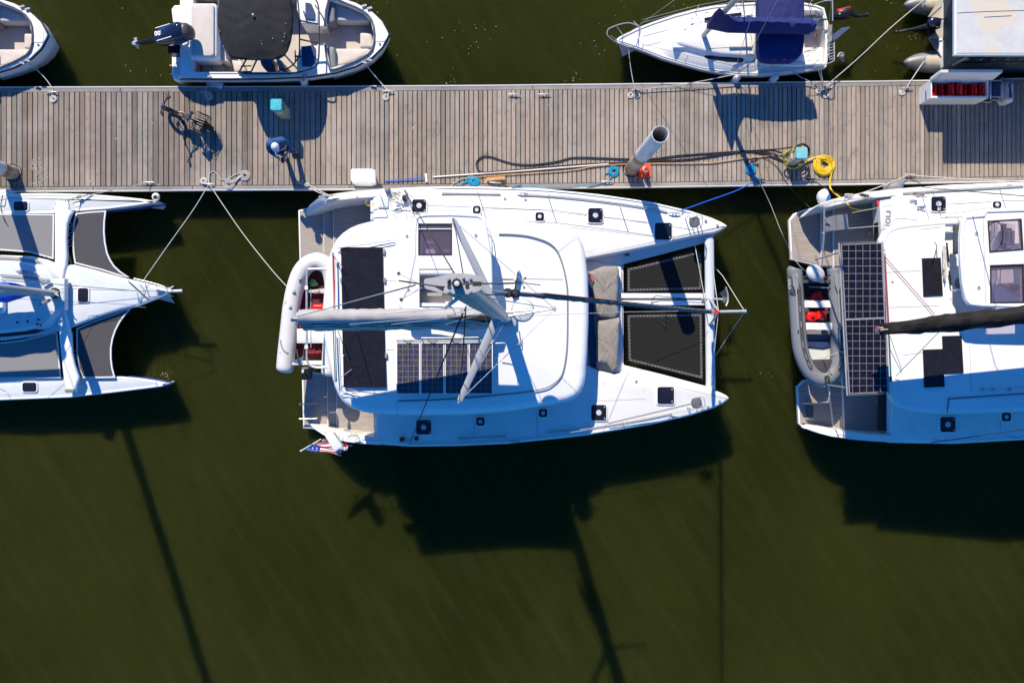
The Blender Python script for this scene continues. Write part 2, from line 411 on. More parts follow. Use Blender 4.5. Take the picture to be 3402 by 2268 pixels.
def water():
    m, t, b = nodes('harbour water')
    b.inputs['Roughness'].default_value = 0.06; b.inputs['IOR'].default_value = 1.33; b.inputs['Specular IOR Level'].default_value = 0.06
    b.inputs['Subsurface Weight'].default_value = 1.0; b.inputs['Subsurface Radius'].default_value = (1.0, 1.0, 0.6); b.inputs['Subsurface Scale'].default_value = 2.6
    n = noise(t, 0.14, 4, 0.6, stretch=(1.3, 0.9, 1))
    c = rampmix(t, n, (0.0142, 0.0172, 0.0030), (0.0250, 0.0280, 0.0050), 0.34, 0.68)
    tc = t.nodes.new('ShaderNodeTexCoord'); mp = t.nodes.new('ShaderNodeMapping'); mp.inputs['Rotation'].default_value = (0, 0, R(-32)); t.links.new(tc.outputs['Object'], mp.inputs[0])
    mp2 = t.nodes.new('ShaderNodeMapping'); mp2.inputs['Scale'].default_value = (0.35, 3.4, 1); mp.inputs['Rotation'].default_value = (0, 0, R(58)); t.links.new(mp.outputs[0], mp2.inputs[0])
    n2 = t.nodes.new('ShaderNodeTexNoise'); n2.inputs['Scale'].default_value = 1.0; n2.inputs['Detail'].default_value = 4; t.links.new(mp2.outputs[0], n2.inputs[0])
    c = mixc(t, rampmix(t, n2.outputs[0], (0, 0, 0), (0.42, 0.42, 0.42), 0.45, 0.8), c, (0.036, 0.041, 0.011))
    n3 = noise(t, 30, 3, 0.7)
    c = mixc(t, rampmix(t, n3, (0, 0, 0), (0.5, 0.5, 0.5), 0.52, 0.8), c, (0.030, 0.038, 0.010))
    t.links.new(c, b.inputs['Base Color'])
    h1 = noise(t, 1.4, 4, 0.6, stretch=(1.5, 1.0, 1)); h2 = noise(t, 8.0, 3, 0.6)
    h = math2(t, 'ADD', math2(t, 'MULTIPLY', h1, 1.0), math2(t, 'MULTIPLY', h2, 0.22))
    bump(t, b, h, 0.32, 0.25)
    return m
K['water'] = water()
# ================================================================ water
m = M(); m.box((0, 0, -4), (280, 280, 8))
tag(m.build('water', K['water'], smooth=False), 'dark green harbour water under all the boats', 'water', kind='structure')
# ================================================================ dock
ZD = 0.65
TOP = [(-700, 293), (0, 291), (850, 289), (1500, 286), (2000, 281), (3000, 270), (3402, 262), (4100, 250)]
BOT = [(-700, 640), (0, 637), (800, 632), (1500, 627), (2000, 624), (2600, 616), (3000, 610), (3402, 602), (4100, 588)]
def lerp(tab, x):
    for (x0, y0), (x1, y1) in zip(tab, tab[1:]):
        if x <= x1: return y0 + (y1 - y0) * (x - x0) / (x1 - x0)
    return tab[-1][1]
dock = thing('floating_dock', 'long weathered grey plank floating dock running across the whole marina', 'dock', P(1701, 455, 0))
m = M(); x = -640.0; k = 0
while x < 4040:
    wpx = 17.4 if x < 1150 else (15.6 if x < 2500 else 15.2)
    x1 = x + wpx; t, b_ = lerp(TOP, x) + 16, lerp(BOT, x) - 17
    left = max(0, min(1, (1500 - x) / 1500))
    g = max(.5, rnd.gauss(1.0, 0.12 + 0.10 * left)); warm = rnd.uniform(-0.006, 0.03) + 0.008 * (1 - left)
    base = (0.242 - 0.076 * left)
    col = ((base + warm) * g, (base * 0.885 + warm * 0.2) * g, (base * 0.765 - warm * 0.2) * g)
    dz = rnd.uniform(-0.003, 0.003); gap = rnd.uniform(2.0, 3.6)
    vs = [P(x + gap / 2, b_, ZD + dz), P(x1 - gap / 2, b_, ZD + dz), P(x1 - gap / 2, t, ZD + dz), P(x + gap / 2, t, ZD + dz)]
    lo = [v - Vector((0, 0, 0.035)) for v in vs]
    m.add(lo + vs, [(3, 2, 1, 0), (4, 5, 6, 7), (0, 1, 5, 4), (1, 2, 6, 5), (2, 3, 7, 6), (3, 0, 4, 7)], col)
    x = x1; k += 1
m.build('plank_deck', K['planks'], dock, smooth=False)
for tab, s in ((TOP, 1), (BOT, -1)):      # edge boards
    m = M(); x = -640
    while x < 4040:
        x1 = x + rnd.choice((330, 430, 520)); g = rnd.uniform(0.8, 1.1)
        vs = [P(x + 1, lerp(tab, x) + s * 3.4, ZD + .004), P(x1 - 1, lerp(tab, x1) + s * 3.4, ZD + .004), P(x1 - 1, lerp(tab, x1) + s * 15, ZD + .004), P(x + 1, lerp(tab, x) + s * 15, ZD + .004)]
        if s > 0: vs = vs[::-1]
        lo = [v - Vector((0, 0, 0.06)) for v in vs]
        m.add(lo + vs, [(3, 2, 1, 0), (4, 5, 6, 7), (0, 1, 5, 4), (1, 2, 6, 5), (2, 3, 7, 6), (3, 0, 4, 7)], (0.235 * g, 0.21 * g, 0.20 * g)); x = x1
    m.build('edge_board', K['planks'], dock, smooth=False)
    m = M(); xs = [-640 + i * 90 for i in range(53)]
    pts = [P(x, lerp(tab, x) + s * 0.6, ZD - 0.04) for x in xs]
    rs = []
    for p in pts:
        rs.append([p + Vector((0, dy, dz)) for dy, dz in ((-.018, -.09), (.018, -.09), (.018, .03), (.012, .04), (-.012, .04), (-.018, .03))])
    m.rings(rs); m.build('rub_rail', K['white paint'], dock)
m = M()
a = [P(-640, lerp(TOP, -640) + 8, ZD), P(4040, lerp(TOP, 4040) + 8, ZD), P(4040, lerp(BOT, 4040) - 8, ZD), P(-640, lerp(BOT, -640) - 8, ZD)]
m.slab([(p.x, p.y) for p in a], ZD - 0.06, 0.75); m.build('float', K['dark concrete'], dock, smooth=False)

def cleat(px, py, rot=0.0, dark=False, s=1.0):
    p = P(px, py, ZD + 0.012); m = M(); c, sn = math.cos(rot), math.sin(rot)
    def L(x, y, z): return p + Vector((x * c - y * sn, x * sn + y * c, z)) * s
    m.tube([L(-.17, 0, .055), L(-.08, 0, .068), L(.08, 0, .068), L(.17, 0, .055)], [.010, .016, .016, .010], 8)
    m.tube([L(-.05, 0, 0), L(-.05, 0, .065)], .014, 6); m.tube([L(.05, 0, 0), L(.05, 0, .065)], .014, 6)
    m.box(p + Vector((0, 0, -.003)), (.18, .06, .012), rot)
    return m.build('cleat', K['rope dark'] if dark else K['aluminium'], dock)
CL = [(172, 307), (683, 308), (1289, 304), (1707, 315), (1808, 315), (2118, 300), (2738, 290), (3011, 294),
      (495, 607), (693, 612), (1010, 611), (1646, 608), (2017, 604), (2521, 597), (2692, 596), (3018, 580)]
for i, (a, b) in enumerate(CL): cleat(a, b, rnd.uniform(-.06, .06), i in (13, 14))

def rope(pts, r, key, name='mooring_line', label=None, group=None, n=6, sub=5, cat='rope', closed=False):
    p = cr(pts, sub, closed) if len(pts) > 2 else [Vector(q) for q in pts]
    m = M(); m.tube(p, r, n, closed)
    o = m.build(name, K[key])
    return tag(o, label, cat, group)
def spiral(cx, cy, r0, r1, turns, z, a0=0.0, wob=0.0, tail=None, sx=1.0, sy=1.0):
    c = P(cx, cy, z); out = []; n = int(turns * 18)
    for i in range(n + 1):
        t = i / n; a = a0 + t * turns * 2 * math.pi; r = r0 + (r1 - r0) * t + wob * math.sin(3.1 * a)
        out.append(c + Vector((r * math.cos(a) * sx, r * math.sin(a) * sy, 0.004 * (1 - t) * turns)))
    return out + (tail or [])
def coil(px, py, r, label, key='rope white', turns=3.5, rr=.013, group='rope coils on the dock', tail=None, name='rope_coil', a0=0., r0=.03, sx=1., sy=1.):
    m = M(); m.tube(spiral(px, py, r0, r, turns, ZD + rr + .005, a0, .002, tail, sx, sy), rr, 6)
    return tag(m.build(name, K[key]), label, 'rope coil', group)
z0 = ZD + .02
coil(177, 329, .105, 'small flat white rope coil below the top left cleat', a0=1.5, tail=[P(176, 312, z0), P(172, 306, z0 + .05)])
coil(694, 321, .11, 'flat white rope coil beside the cleat above the bicycle', a0=0.2, tail=[P(680, 316, z0), P(678, 307, z0 + .05)])
coil(1283, 322, .10, 'flat white rope coil under the cleat at the bow of the bowrider', a0=2, tail=[P(1292, 306, z0 + .05)])
coil(2095, 316, .085, 'left of two small flat coils at the bow cleat of the blue covered sailboat', a0=2, turns=2.6, tail=[P(2110, 302, z0 + .05)])
coil(2117, 317, .085, 'right of two small flat coils at the bow cleat of the blue covered sailboat', turns=2.6, a0=1, tail=[P(2120, 302, z0 + .05)])
coil(2720, 303, .085, 'left coil of the three at the sailboat stern cleat', turns=2.6, a0=1, tail=[P(2733, 291, z0 + .05)])
coil(2744, 315, .095, 'lower coil of the three at the sailboat stern cleat', turns=2.8, a0=2, tail=[P(2739, 292, z0 + .05)])
coil(2758, 287, .075, 'upper right coil of the three at the sailboat stern cleat', turns=2.2, a0=3, tail=[P(2742, 290, z0 + .05)])
coil(2997, 308, .085, 'flat white disc of rope by the cleat left of the open dock box', turns=3.6, rr=.012, a0=.4, tail=[P(3008, 294, z0 + .05)])
coil(677, 601, .10, 'tight flat white disc of rope at the lower cleat left of the figure eight rope', turns=4, rr=.013, a0=4, tail=[P(690, 611, z0 + .05)])
# flaked figure-eight rope
pts = [P(692, 610, z0 + .05), P(694, 590, z0), P(697, 576, z0), P(710, 570, z0), P(722, 580, z0), P(730, 594, z0), P(742, 598, z0), P(762, 592, z0), P(782, 580, z0)]
for k in range(4):
    s = 1.0 - 0.2 * k; zz = z0 + .008 * k
    A = (813, 583); B = (761, 612)
    for (cx, cy, a0, a1, rx) in ((A[0], A[1], 2.6, -2.9, 17), (B[0], B[1], 0.6, 5.4, 17)):
        for i in range(9):
            a = a0 + (a1 - a0) * i / 8
            pts.append(P(cx + rx * s * math.cos(a) * 1.05, cy - rx * s * math.sin(a) * 0.95, zz))
    pts.append(P(787, 600, zz))
rope(pts, .0105, 'rope white', 'flaked_rope', 'long white rope flaked in a figure eight near the lower dock edge', 'rope coils on the dock', sub=3, cat='rope coil')
# blue coils
coil(1574, 601, .165, 'light blue rope coil lying beside the wooden block', 'rope blue', 5, .017, a0=1, r0=.05, tail=[P(1552, 606, z0), P(1527, 611, z0 + .04), P(1513, 608, z0 + .05)], sy=.8)
coil(1566, 596, .14, 'loose light blue rope loops on top of the coil by the wooden block', 'rope blue', 2, .017, a0=4, r0=.11, tail=[P(1548, 603, z0 + .03)], sy=.7)
coil(2039, 570, .14, 'bright blue rope coil between the tall piling and the cleat left of it', 'rope blue', 3.4, .019, a0=1, r0=.055, tail=[P(2024, 575, z0), P(2010, 577, z0)], sy=1.15)
rope([P(2034, 587, z0), P(2026, 596, z0 + .02), P(2017, 604, z0 + .06), P(2006, 609, z0), P(1980, 611, z0 + .03), P(1930, 620, z0 + .05), P(1870, 624, z0 + .2), P(1760, 622, 1.2), P(1700, 624, 1.6)], .014, 'rope blue', 'mooring_line', 'light blue spring line from the cleat left of the tall piling to the middle catamaran', 'mooring lines', cat='mooring line')
coil(2494, 564, .15, 'blue rope coil in the mast shadow with a black line beside it', 'rope blue', 4.6, .017, a0=5.3, r0=.03, tail=[P(2505, 585, z0), P(2516, 596, z0 + .05)])
m = M(); m.ball(P(2516, 595, ZD + .07), .07, sc3=(1.2, .7, .7)); m.tube(cr([P(2504, 588, z0 + .05), P(2516, 592, z0 + .09), P(2526, 600, z0 + .07)], 4), .02)
tag(m.build('rope_knot', K['rope blue']), 'bunched blue rope hitched on the dark cleat below the blue coil', 'rope')
rope([P(2516, 596, .74), P(2450, 632, .80), P(2350, 668, 1.05), P(2263, 699, 1.65)], .014, 'rope deep blue', 'mooring_line', 'deep blue bow line from the dock to the pointed port bow of the middle catamaran', 'mooring lines', cat='mooring line')
rope([P(2480, 527, z0), P(2486, 533, z0), P(2480, 540, z0), P(2490, 545, z0), P(2505, 523, z0), P(2518, 528, z0), P(2500, 538, z0), P(2508, 547, z0), P(2520, 545, z0), P(2516, 553, z0)], .012, 'rope dark', 'loose_line', 'short squiggle of black line above the blue coil', sub=6)
# hoses
hz = ZD + .035
hb = [(2633, 489), (2575, 496), (2441, 504), (2262, 516), (2173, 527), (2080, 528), (1917, 523), (1857, 535), (1783, 546), (1723, 546), (1679, 537), (1634, 522), (1604, 520), (1584, 537), (1586, 561), (1604, 573), (1649, 571), (1798, 557), (1946, 546), (2151, 536), (2307, 527), (2463, 504), (2530, 509), (2606, 536), (2622, 530)]
rope([P(a, b, hz + (.3 if i == 0 else 0)) for i, (a, b) in enumerate(hb)], .019, 'hose black', 'black_cable', 'long black shore power cable looped along the middle of the dock', cat='cable')
rope([P(2626, 500, 1.1), P(2600, 520, .75), P(2560, 508, hz), P(2500, 500, hz), P(2380, 507, hz)], .016, 'hose black', 'black_cable', 'short second black cable leaving the power pedestal with the yellow hose', cat='cable')
rope([P(2530, 520, hz), P(2560, 535, hz), P(2590, 565, hz), P(2615, 608, hz), P(2640, 640, .4), P(2700, 700, .9)], .010, 'hose black', 'black_cable', 'thin black line running down across the dock edge beside the yellow hose pedestal', cat='cable')
ct = [(1493, 626), (1518, 602), (1560, 590), (1708, 579), (1887, 567), (1976, 553), (2080, 545), (2200, 543), (2352, 542), (2463, 527), (2540, 520), (2600, 513), (2625, 505)]
rope([P(a, b, hz + (.35 if i == len(ct) - 1 else 0)) for i, (a, b) in enumerate(ct)], .014, 'cord tan', 'orange_cord', 'thin orange tan cord running along the dock past both pilings of cable', cat='cord')
hy = spiral(2738, 549, .30, .10, 4.6, ZD + .03, 2.2, .006)
hp = [P(2622, 500, 1.25), P(2606, 515, 1.1), P(2605, 540, .85), P(2618, 556, hz), P(2640, 560, hz), P(2668, 545, hz), P(2695, 528, hz + .03), P(2715, 524, hz + .05), P(2745, 530, hz + .07)] + hy
m = M(); m.tube(cr(hp, 2), .024, 8)
m.tube(cr([P(2760, 528, hz + .05), P(2767, 545, hz + .05), P(2766, 560, hz + .03), P(2762, 580, hz), P(2757, 603, hz), P(2758, 622, hz), P(2766, 636, .95), P(2790, 655, 1.35), P(2818, 680, 1.6), P(2826, 690, 1.3), P(2860, 698, 1.2), P(2900, 695, 1.2)], 5), .022, 8)
m.tube(spiral(2738, 549, .275, .12, 3.2, ZD + .07, .6, .01), .022, 8)
tag(m.build('yellow_hose', K['hose yellow']), 'coiled bright yellow hose leading from the pedestal over the dock edge to the right catamaran', 'hose')
# pedestals
def pedestal(bx, by, capkey, label, h=1.0):
    b = P(bx, by, ZD + .015); t = thing('power_pedestal', label, 'power pedestal', b, 'power pedestals on the dock')
    def sq(r, z): return [b + Vector((x * r, y * r, z)) for x, y in ((-.8, -1), (.8, -1), (1, -.8), (1, .8), (.8, 1), (-.8, 1), (-1, .8), (-1, -.8))]
    M().rings([sq(.125, 0), sq(.125, h - .12)]).build('post', K['pedestal cream'], t, smooth=False)
    m = M()
    for sx in (-1, 1):
        for sy in (-1, 1): m.box(b + Vector((sx * .12, sy * .12, (h - .12) / 2)), (.03, .03, h - .12))
    m.build('corner_trim', K['aluminium'], t, smooth=False)
    M().rings([sq(.15, h - .12), sq(.16, h - .04), sq(.145, h), sq(.07, h + .004)]).build('cap', K[capkey], t, ang=20)
    M().box(b + Vector((.128, 0, h * .68)), (.03, .16, .2)).build('socket_panel', K['grey plastic'], t, smooth=False)
    M().rings([sq(.15, 0), sq(.15, .03)]).build('base_plate', K['aluminium'], t, smooth=False)
    m = M(); m.box(b + Vector((-.128, .02, h * .5)), (.02, .14, .12)); m.box(b + Vector((0, -.128, h * .6)), (.14, .02, .16)); m.build('sign_plate', K['pole white'], t, smooth=False)
    return t
pedestal(948, 379, 'teal cap', 'power pedestal with a bright teal cap standing in the shadow of the bowrider canopy')
pedestal(2626, 533, 'faded teal cap', 'power pedestal with a faded teal cap, wrapped in yellow hose and black cable')
m = M(); c0 = P(2624, 533, 0)
pts = [Vector((c0.x, c0.y, 0)) + Vector((-.02 + .20 * math.cos(a), .20 * math.sin(a) * 1.05, 1.15 + .05 * math.sin(a * .37))) for a in [i * .35 for i in range(60)]]
m.tube(pts, .018, 6); m.tube([q + Vector((.02, .03, -.14)) for q in pts[:36]], .018, 6)
tag(m.build('wrapped_cable', K['hose black']), 'black cable wound round the head of the faded teal pedestal', 'cable')
m = M(); pts = [Vector((c0.x, c0.y, 0)) + Vector((-.05 + .17 * math.cos(a), .03 + .16 * math.sin(a), 1.0 - .004 * i)) for i, a in enumerate([i * .4 for i in range(36)])]
m.tube(pts, .02, 6); tag(m.build('wrapped_hose', K['hose yellow']), 'yellow hose hung in loops on the faded teal pedestal', 'hose')
# pilings
def piling(bx, by, h, label, key='piling', lean=(0, 0)):
    b = P(bx, by, 0); p = Vector((b.x, b.y, -.3)); t = thing('steel_piling', label, 'piling', p, 'steel pilings through the dock')
    r = .195; n = 28
    def ring(rr, z): return [p + Vector((rr * math.cos(2 * math.pi * k / n) + lean[0] * max(0, z - ZD) / h, rr * math.sin(2 * math.pi * k / n) + lean[1] * max(0, z - ZD) / h, z + .3)) for k in range(n)]
    M().rings([ring(r, -.3)] + [ring(r, z * .25 + .3) for z in range(int((h - .3) / .25))] + [ring(r, ZD + h), ring(r - .014, ZD + h), ring(r - .014, ZD + h - 4.0)], True, True).build('pipe', K[key], t)
    m = M(); m.rings([ring(r + .045, ZD - .05), ring(r + .065, ZD + .012), ring(r + .045, ZD + .02), ring(r + .03, ZD - .05)], False, False); m.build('guide_collar', K['rubber'], t)
    return t
piling(84, 588, 5.3, 'rusty galvanised steel piling leaning out of the left edge, base ringed by flakes', 'piling low rust')
piling(2088, 574, 4.55, 'tall open topped galvanised steel piling with rusty foot beside the orange cone', lean=(.05, -.10))
m = M()
for i in range(150):
    a = rnd.uniform(-.9, 1.2); r = .26 + abs(rnd.gauss(0, .22)); p = P(84, 588, ZD + .009); q = p + Vector((r * math.cos(a), r * math.sin(a), 0)); s = rnd.uniform(.006, .02)
    m.box(q, (s, s * .8, .006), rnd.uniform(0, 3))
tag(m.build('paint_flakes', K['pole white'], smooth=False), 'scatter of pale rust and paint flakes round the left piling', 'flakes', kind='stuff')
m = M(); r_ = random.Random(3)
for i in range(170):
    x = r_.uniform(0, 3402); y = r_.uniform(lerp(TOP, x) + 12, lerp(BOT, x) - 10); p = P(x, y, ZD + .005); s = abs(r_.gauss(0, .012)) + .005; a0 = r_.uniform(0, 6)
    m.add([p + Vector((s * r_.uniform(.5, 1.4) * math.cos(a0 + j * .9), s * r_.uniform(.5, 1.5) * math.sin(a0 + j * .9), .003)) for j in range(7)], [tuple(range(7))])
tag(m.build('bird_droppings', K['rope grey'], smooth=False), 'small pale bird droppings and flecks scattered over the dock planks', 'droppings', kind='stuff')
# cone
p = P(2141, 568, ZD + .01); t = thing('traffic_cone', 'orange traffic cone with a white band at the foot of the tall piling', 'traffic cone', p)
M().slab(rp([(p.x - .17, p.y - .17), (p.x + .17, p.y - .17), (p.x + .17, p.y + .17), (p.x - .17, p.y + .17)], .03), p.z + .03, .03).build('base', K['orange plastic'], t)
M().lathe(p, [(.13, .03), (.105, .12), (.08, .22)], 20).build('cone_body', K['orange plastic'], t)
M().lathe(p, [(.082, .22), (.058, .34)], 20).build('reflective_band', K['reflective white'], t)
M().lathe(p, [(.0575, .34), (.03, .46), (.026, .47), (.018, .46)], 20).build('cone_tip', K['orange plastic'], t)
# step box (white plastic, moulded)
p = P(1209, 592, ZD + .01); t = thing('step_box', 'white moulded plastic storage box near the lower dock edge above the middle catamaran', 'storage box', p)
zt = ZD + .42
M().slab(rp(xy(box4(1172, 568, 1246, 610), ZD), .05), zt - .1, .33, .02).build('bin', K['white paint'], t)
M().slab(rp(xy([(1169, 563), (1200, 563), (1206, 566), (1248, 564), (1249, 612), (1240, 613), (1238, 616), (1212, 616), (1180, 615), (1178, 612), (1170, 610)], zt), .02), zt, .11, .04, crown=.03).build('lid', K['white paint'], t)
m = M()
for x in (1186, 1232): m.box(P(x, 606, zt + .006), (.06, .05, .012))
m.box(P(1209, 607, zt + .006), (.18, .03, .012)); m.build('latch', K['pale grey gelcoat'], t, smooth=False)
# brush, pole, block
p = P(1350, 596, ZD); t = thing('deck_brush', 'long blue handled deck brush with a white head lying on the dock', 'brush', p)
M().tube([P(1280, 603, ZD + .03), P(1414, 591, ZD + .06)], .016).build('handle', K['rope deep blue'], t)
M().box(P(1416, 591, ZD + .04), (.06, .24, .05), .1).build('brush_head', K['white paint'], t, smooth=False)
M().box(P(1416, 591, ZD + .02), (.05, .22, .03), .1).build('bristles', K['rope grey'], t, smooth=False)
m = M(); m.tube([P(1438, 588, ZD + .03), P(1700, 570, ZD + .035), P(2022, 545, ZD + .04)], .019)
tag(m.build('boat_pole', K['pole white']), 'long straight off white pole lying along the dock', 'pole')
m = M(); m.box(P(1647, 594, ZD + .06), (.50, .09, .1), .08)
tag(m.build('wood_block', K['fresh wood'], smooth=False), 'short bright orange timber block behind the blue coil and cleat', 'timber')
# open dock box
t = thing('dock_box', 'open white fibreglass dock box full of red fuel cans at the top right', 'dock box', P(3185, 300, ZD))
X0, X1, Y0, Y1, zb, zr = 11.36, 12.93, 6.60, 7.08, ZD + .01, ZD + .70
outer = [(X0, Y0), (X1, Y0), (X1, Y1), (X0, Y1)]; inner = [(X0 + .035, Y0 + .05), (X1 - .05, Y0 + .05), (X1 - .05, Y1 - .03), (X0 + .035, Y1 - .03)]
M().slabh(outer, [inner], zr, .69).build('bin', K['gelcoat'], t, smooth=False)
M().slab(inner, zb + .03, .02).build('bin_floor', K['grey plastic'], t, smooth=False)
m = M()
a, b, c, d = Vector((X0 - .02, Y1, zr)), Vector((X1 + .1, Y1, zr)), Vector((X1 + .1, Y1 + .06, zr + .5)), Vector((X0 + .02, Y1 + .06, zr + .5))
o = Vector((0, .07, .015)); c = c + Vector((.0, 0, 0))
m.add([a, b, c, d, a + o, b + o, c + o, d + o], [(0, 1, 2, 3), (7, 6, 5, 4), (0, 4, 5, 1), (1, 5, 6, 2), (2, 6, 7, 3), (3, 7, 4, 0)])
m.build('lid', K['gelcoat'], t, smooth=False)
M().tube([Vector((X0 + .1, Y1 - .05, zr)), Vector((X0 + .14, Y1 + .05, zr + .45))], .008).build('lid_stay', K['steel'], t)
M().box(Vector((X0 - .004, Y0 + .14, ZD + .42)), (.006, .25, .05)).build('stripe', K['boat boot blue'], t, smooth=False)
def fuelcan(x, y, z, h, w=.17, d=.34, rot=0, label='', lay=False):
    t = thing('fuel_can', label, 'fuel can', (x, y, z), 'red fuel cans')
    M().slab(rp([(x - w / 2, y - d / 2), (x + w / 2, y - d / 2), (x + w / 2, y + d / 2), (x - w / 2, y + d / 2)], .03), z + h - .06, h - .06, .03).build('body', K['red plastic'], t)
    m = M(); m.tube(cr([(x, y - d * .32, z + h - .07), (x, y - d * .28, z + h - .01), (x, y + d * .1, z + h), (x, y + d * .16, z + h - .07)], 4), .022, 6, sq=(1.5, 1)); m.build('handle', K['red plastic'], t)
    M().lathe((x, y + d * .34, z + h - .065), [(.035, 0), (.035, .05), (.02, .06)], 14).build('spout_cap', K['red plastic'], t)
    return t
names = ['red fuel can at the left end of the open dock box, half in sun', 'second red fuel can from the left in the dock box, low in shade', 'third red fuel can from the left in the dock box', 'fourth red fuel can in the dock box, standing tallest', 'fifth red fuel can in the dock box, sunk low in shade', 'sixth red fuel can from the left in the dock box', 'red fuel can at the right end of the dock box']
for i, (x, dz) in enumerate(zip((11.52, 11.76, 11.97, 12.18, 12.40, 12.61, 12.82), (.20, .10, .24, .27, .08, .22, .22))):
    fuelcan(x, 6.84, zb + .03, .40 + dz, .155, .36, label=names[i])
# folding dock trolley beside the box, and white tank
t = thing('dock_trolley', 'metal framed trolley with a dark blue seat beside the open dock box', 'trolley', P(3312, 310, ZD))
m = M()
for x in (3291, 3330): m.tube(cr([P(x, 330, ZD + .05), P(x, 326, ZD + .5), P(x, 300, ZD + .62), P(x, 264, ZD + .62), P(x, 258, ZD + .1)], 4), .02)
m.tube([P(3291, 322, ZD + .5), P(3330, 322, ZD + .5)], .018); m.tube([P(3291, 268, ZD + .55), P(3330, 268, ZD + .55)], .018)
m.build('frame', K['aluminium'], t)
M().slab(rp(xy(box4(3297, 250, 3325, 320), ZD + .5), .06), ZD + .5, .12, .04, crown=.02).build('seat', K['dark blue moulding'], t)
m = M()
for x in (3268, 3300, 3330): m.lathe(P(x, 333, ZD + .1), [(.03, -.03), (.09, -.025), (.09, .025), (.03, .03)], 18, axis=(0, 1, 0))
m.build('wheel', K['rubber'], t)
M().tube(cr([P(3262, 337, ZD + .25), P(3285, 341, ZD + .3), P(3300, 332, ZD + .3), P(3318, 338, ZD + .25), P(3325, 345, ZD + .2)], 5), .012).build('handle', K['pole white'], t)
m = M(); m.slab(rp(xy(box4(3341, 266, 3373, 338), ZD + .45), .09), ZD + .45, .42, .12, 5)
tag(m.build('water_tank', K['tube white']), 'rounded grey white plastic tank at the right end of the dock, in shade', 'tank')
# fenders
def fender(px, py, z, r, l, label, ax=(0, 0, 1), key='white paint', capk='white paint'):
    p = P(px, py, z); t = thing('fender', label, 'fender', p, 'fenders')
    a = Vector(ax).normalized()
    prof = [(.01, -l / 2 - r * .7), (r * .5, -l / 2 - r * .6), (r * .86, -l / 2 - r * .3), (r, -l / 2), (r, l / 2), (r * .86, l / 2 + r * .3), (r * .5, l / 2 + r * .6)]
    M().lathe(p, prof, 20, axis=a).build('body', K[key], t)
    M().lathe(p + a * (l / 2 + r * .6), [(r * .5, 0), (r * .38, r * .2), (r * .15, r * .3)], 16, axis=a).build('end_cap', K[capk], t)
    return t
fender(719, 284, .55, .11, .35, 'left of the two fenders between the bowrider and the dock', (.9, -.25, .3), 'tube white', 'fender blue')
fender(1011, 274, .6, .11, .35, 'right of the two fenders between the bowrider and the dock', (.1, .1, 1), 'tube white', 'fender blue')
fender(2441, 268, .6, .10, .4, 'left of the two fenders hanging between the blue covered sailboat and the dock', (.1, .15, 1), 'tube white', 'tube white')
fender(2567, 266, .6, .10, .4, 'right of the two fenders hanging between the blue covered sailboat and the dock', (.1, .15, 1), 'tube white', 'tube white')
fender(518, 654, .75, .11, .02, 'small round white fender at the pointed bow of the trimaran float', (.1, -.2, 1), 'white paint', 'rubber')
fender(8, 641, .85, .10, .45, 'white fender between the trimaran and the dock beside the left piling', (1, .0, .1), 'white paint', 'white paint')
fender(2734, 653, .85, .22, .02, 'big round white buoy fender with a blue end at the stern of the right catamaran', (.75, -.35, .5), 'white paint', 'fender blue')
fender(2965, 622, .8, .15, .3, 'pale grey fender between the right catamaran and the dock', (.8, .1, .3), 'tube grey', 'fender blue')
# bicycle ----------------------------------------------------------------
t = thing('bicycle', 'black electric bicycle with rear baskets and an orange tan saddle bag parked on the dock', 'bicycle', P(620, 380, ZD))
f0 = Vector((-9.42, 6.36, ZD)); r0 = Vector((-8.50, 5.98, ZD)); u = (r0 - f0).normalized(); n_ = Vector((-u.y, u.x, 0)); up = Vector((0, 0, 1))
def B(a, s, z): return f0 + u * a + n_ * s + up * z
WB = (r0 - f0).length
def wheel(a, name):
    c = B(a, 0, .27); m = M()
    m.tube([c + u * (.235 * math.cos(k * .262)) + up * (.235 * math.sin(k * .262)) for k in range(24)], .048, 8, True)
    w_ = m.build(name, K['rubber'], t)
    m = M(); m.tube([c - n_ * .05, c + n_ * .05], .03, 10)
    for k in range(12): m.tube([c, c + u * (.21 * math.cos(k * .5236)) + up * (.21 * math.sin(k * .5236))], .003, 4)
    m.build('hub_and_spokes', K['steel'], w_)
wheel(.0, 'wheel'); wheel(WB, 'wheel')
m = M(); m.tube(cr([B(.06, 0, .62), B(.2, 0, .45), B(.42, 0, .33), B(.55, 0, .34)], 4), .045); m.tube([B(.5, 0, .30), B(.64, 0, .82)], .02)
m.tube([B(.55, 0, .33), B(WB, .06, .27)], .014); m.tube([B(.55, 0, .33), B(WB, -.06, .27)], .014); m.tube([B(.60, 0, .62), B(WB, .06, .27)], .012); m.tube([B(.60, 0, .62), B(WB, -.06, .27)], .012)
m.tube([B(.03, 0, .80), B(.08, 0, .5)], .024); m.tube([B(.08, .05, .5), B(0, .06, .27)], .013); m.tube([B(.08, -.05, .5), B(0, -.06, .27)], .013)
m.build('frame', K['black plastic'], t)
M().slab(rp([tuple((B(a, s, 0)).xy) for a, s in ((.18, -.05), (.45, -.06), (.45, .06), (.18, .05))], .03), ZD + .52, .16, .04).build('battery', K['black gloss'], t)
m = M(); m.tube([B(.04, 0, .78), B(.10, 0, 1.02)], .016); m.tube(cr([B(.20, -.27, 1.05), B(.12, -.16, 1.04), B(.10, 0, 1.02), B(.12, .16, 1.04), B(.20, .27, 1.05)], 4), .019); hb_ = m.build('handlebar', K['rope dark'], t)
for s in (-1, 1):
    M().tube([B(.14, s * .19, 1.045), B(.20, s * .28, 1.05)], .028).build('grip', K['rubber'], hb_)
    M().tube([B(.09, s * .14, 1.02), B(.10, s * .26, 1.0)], .011).build('brake_lever', K['black plastic'], hb_)
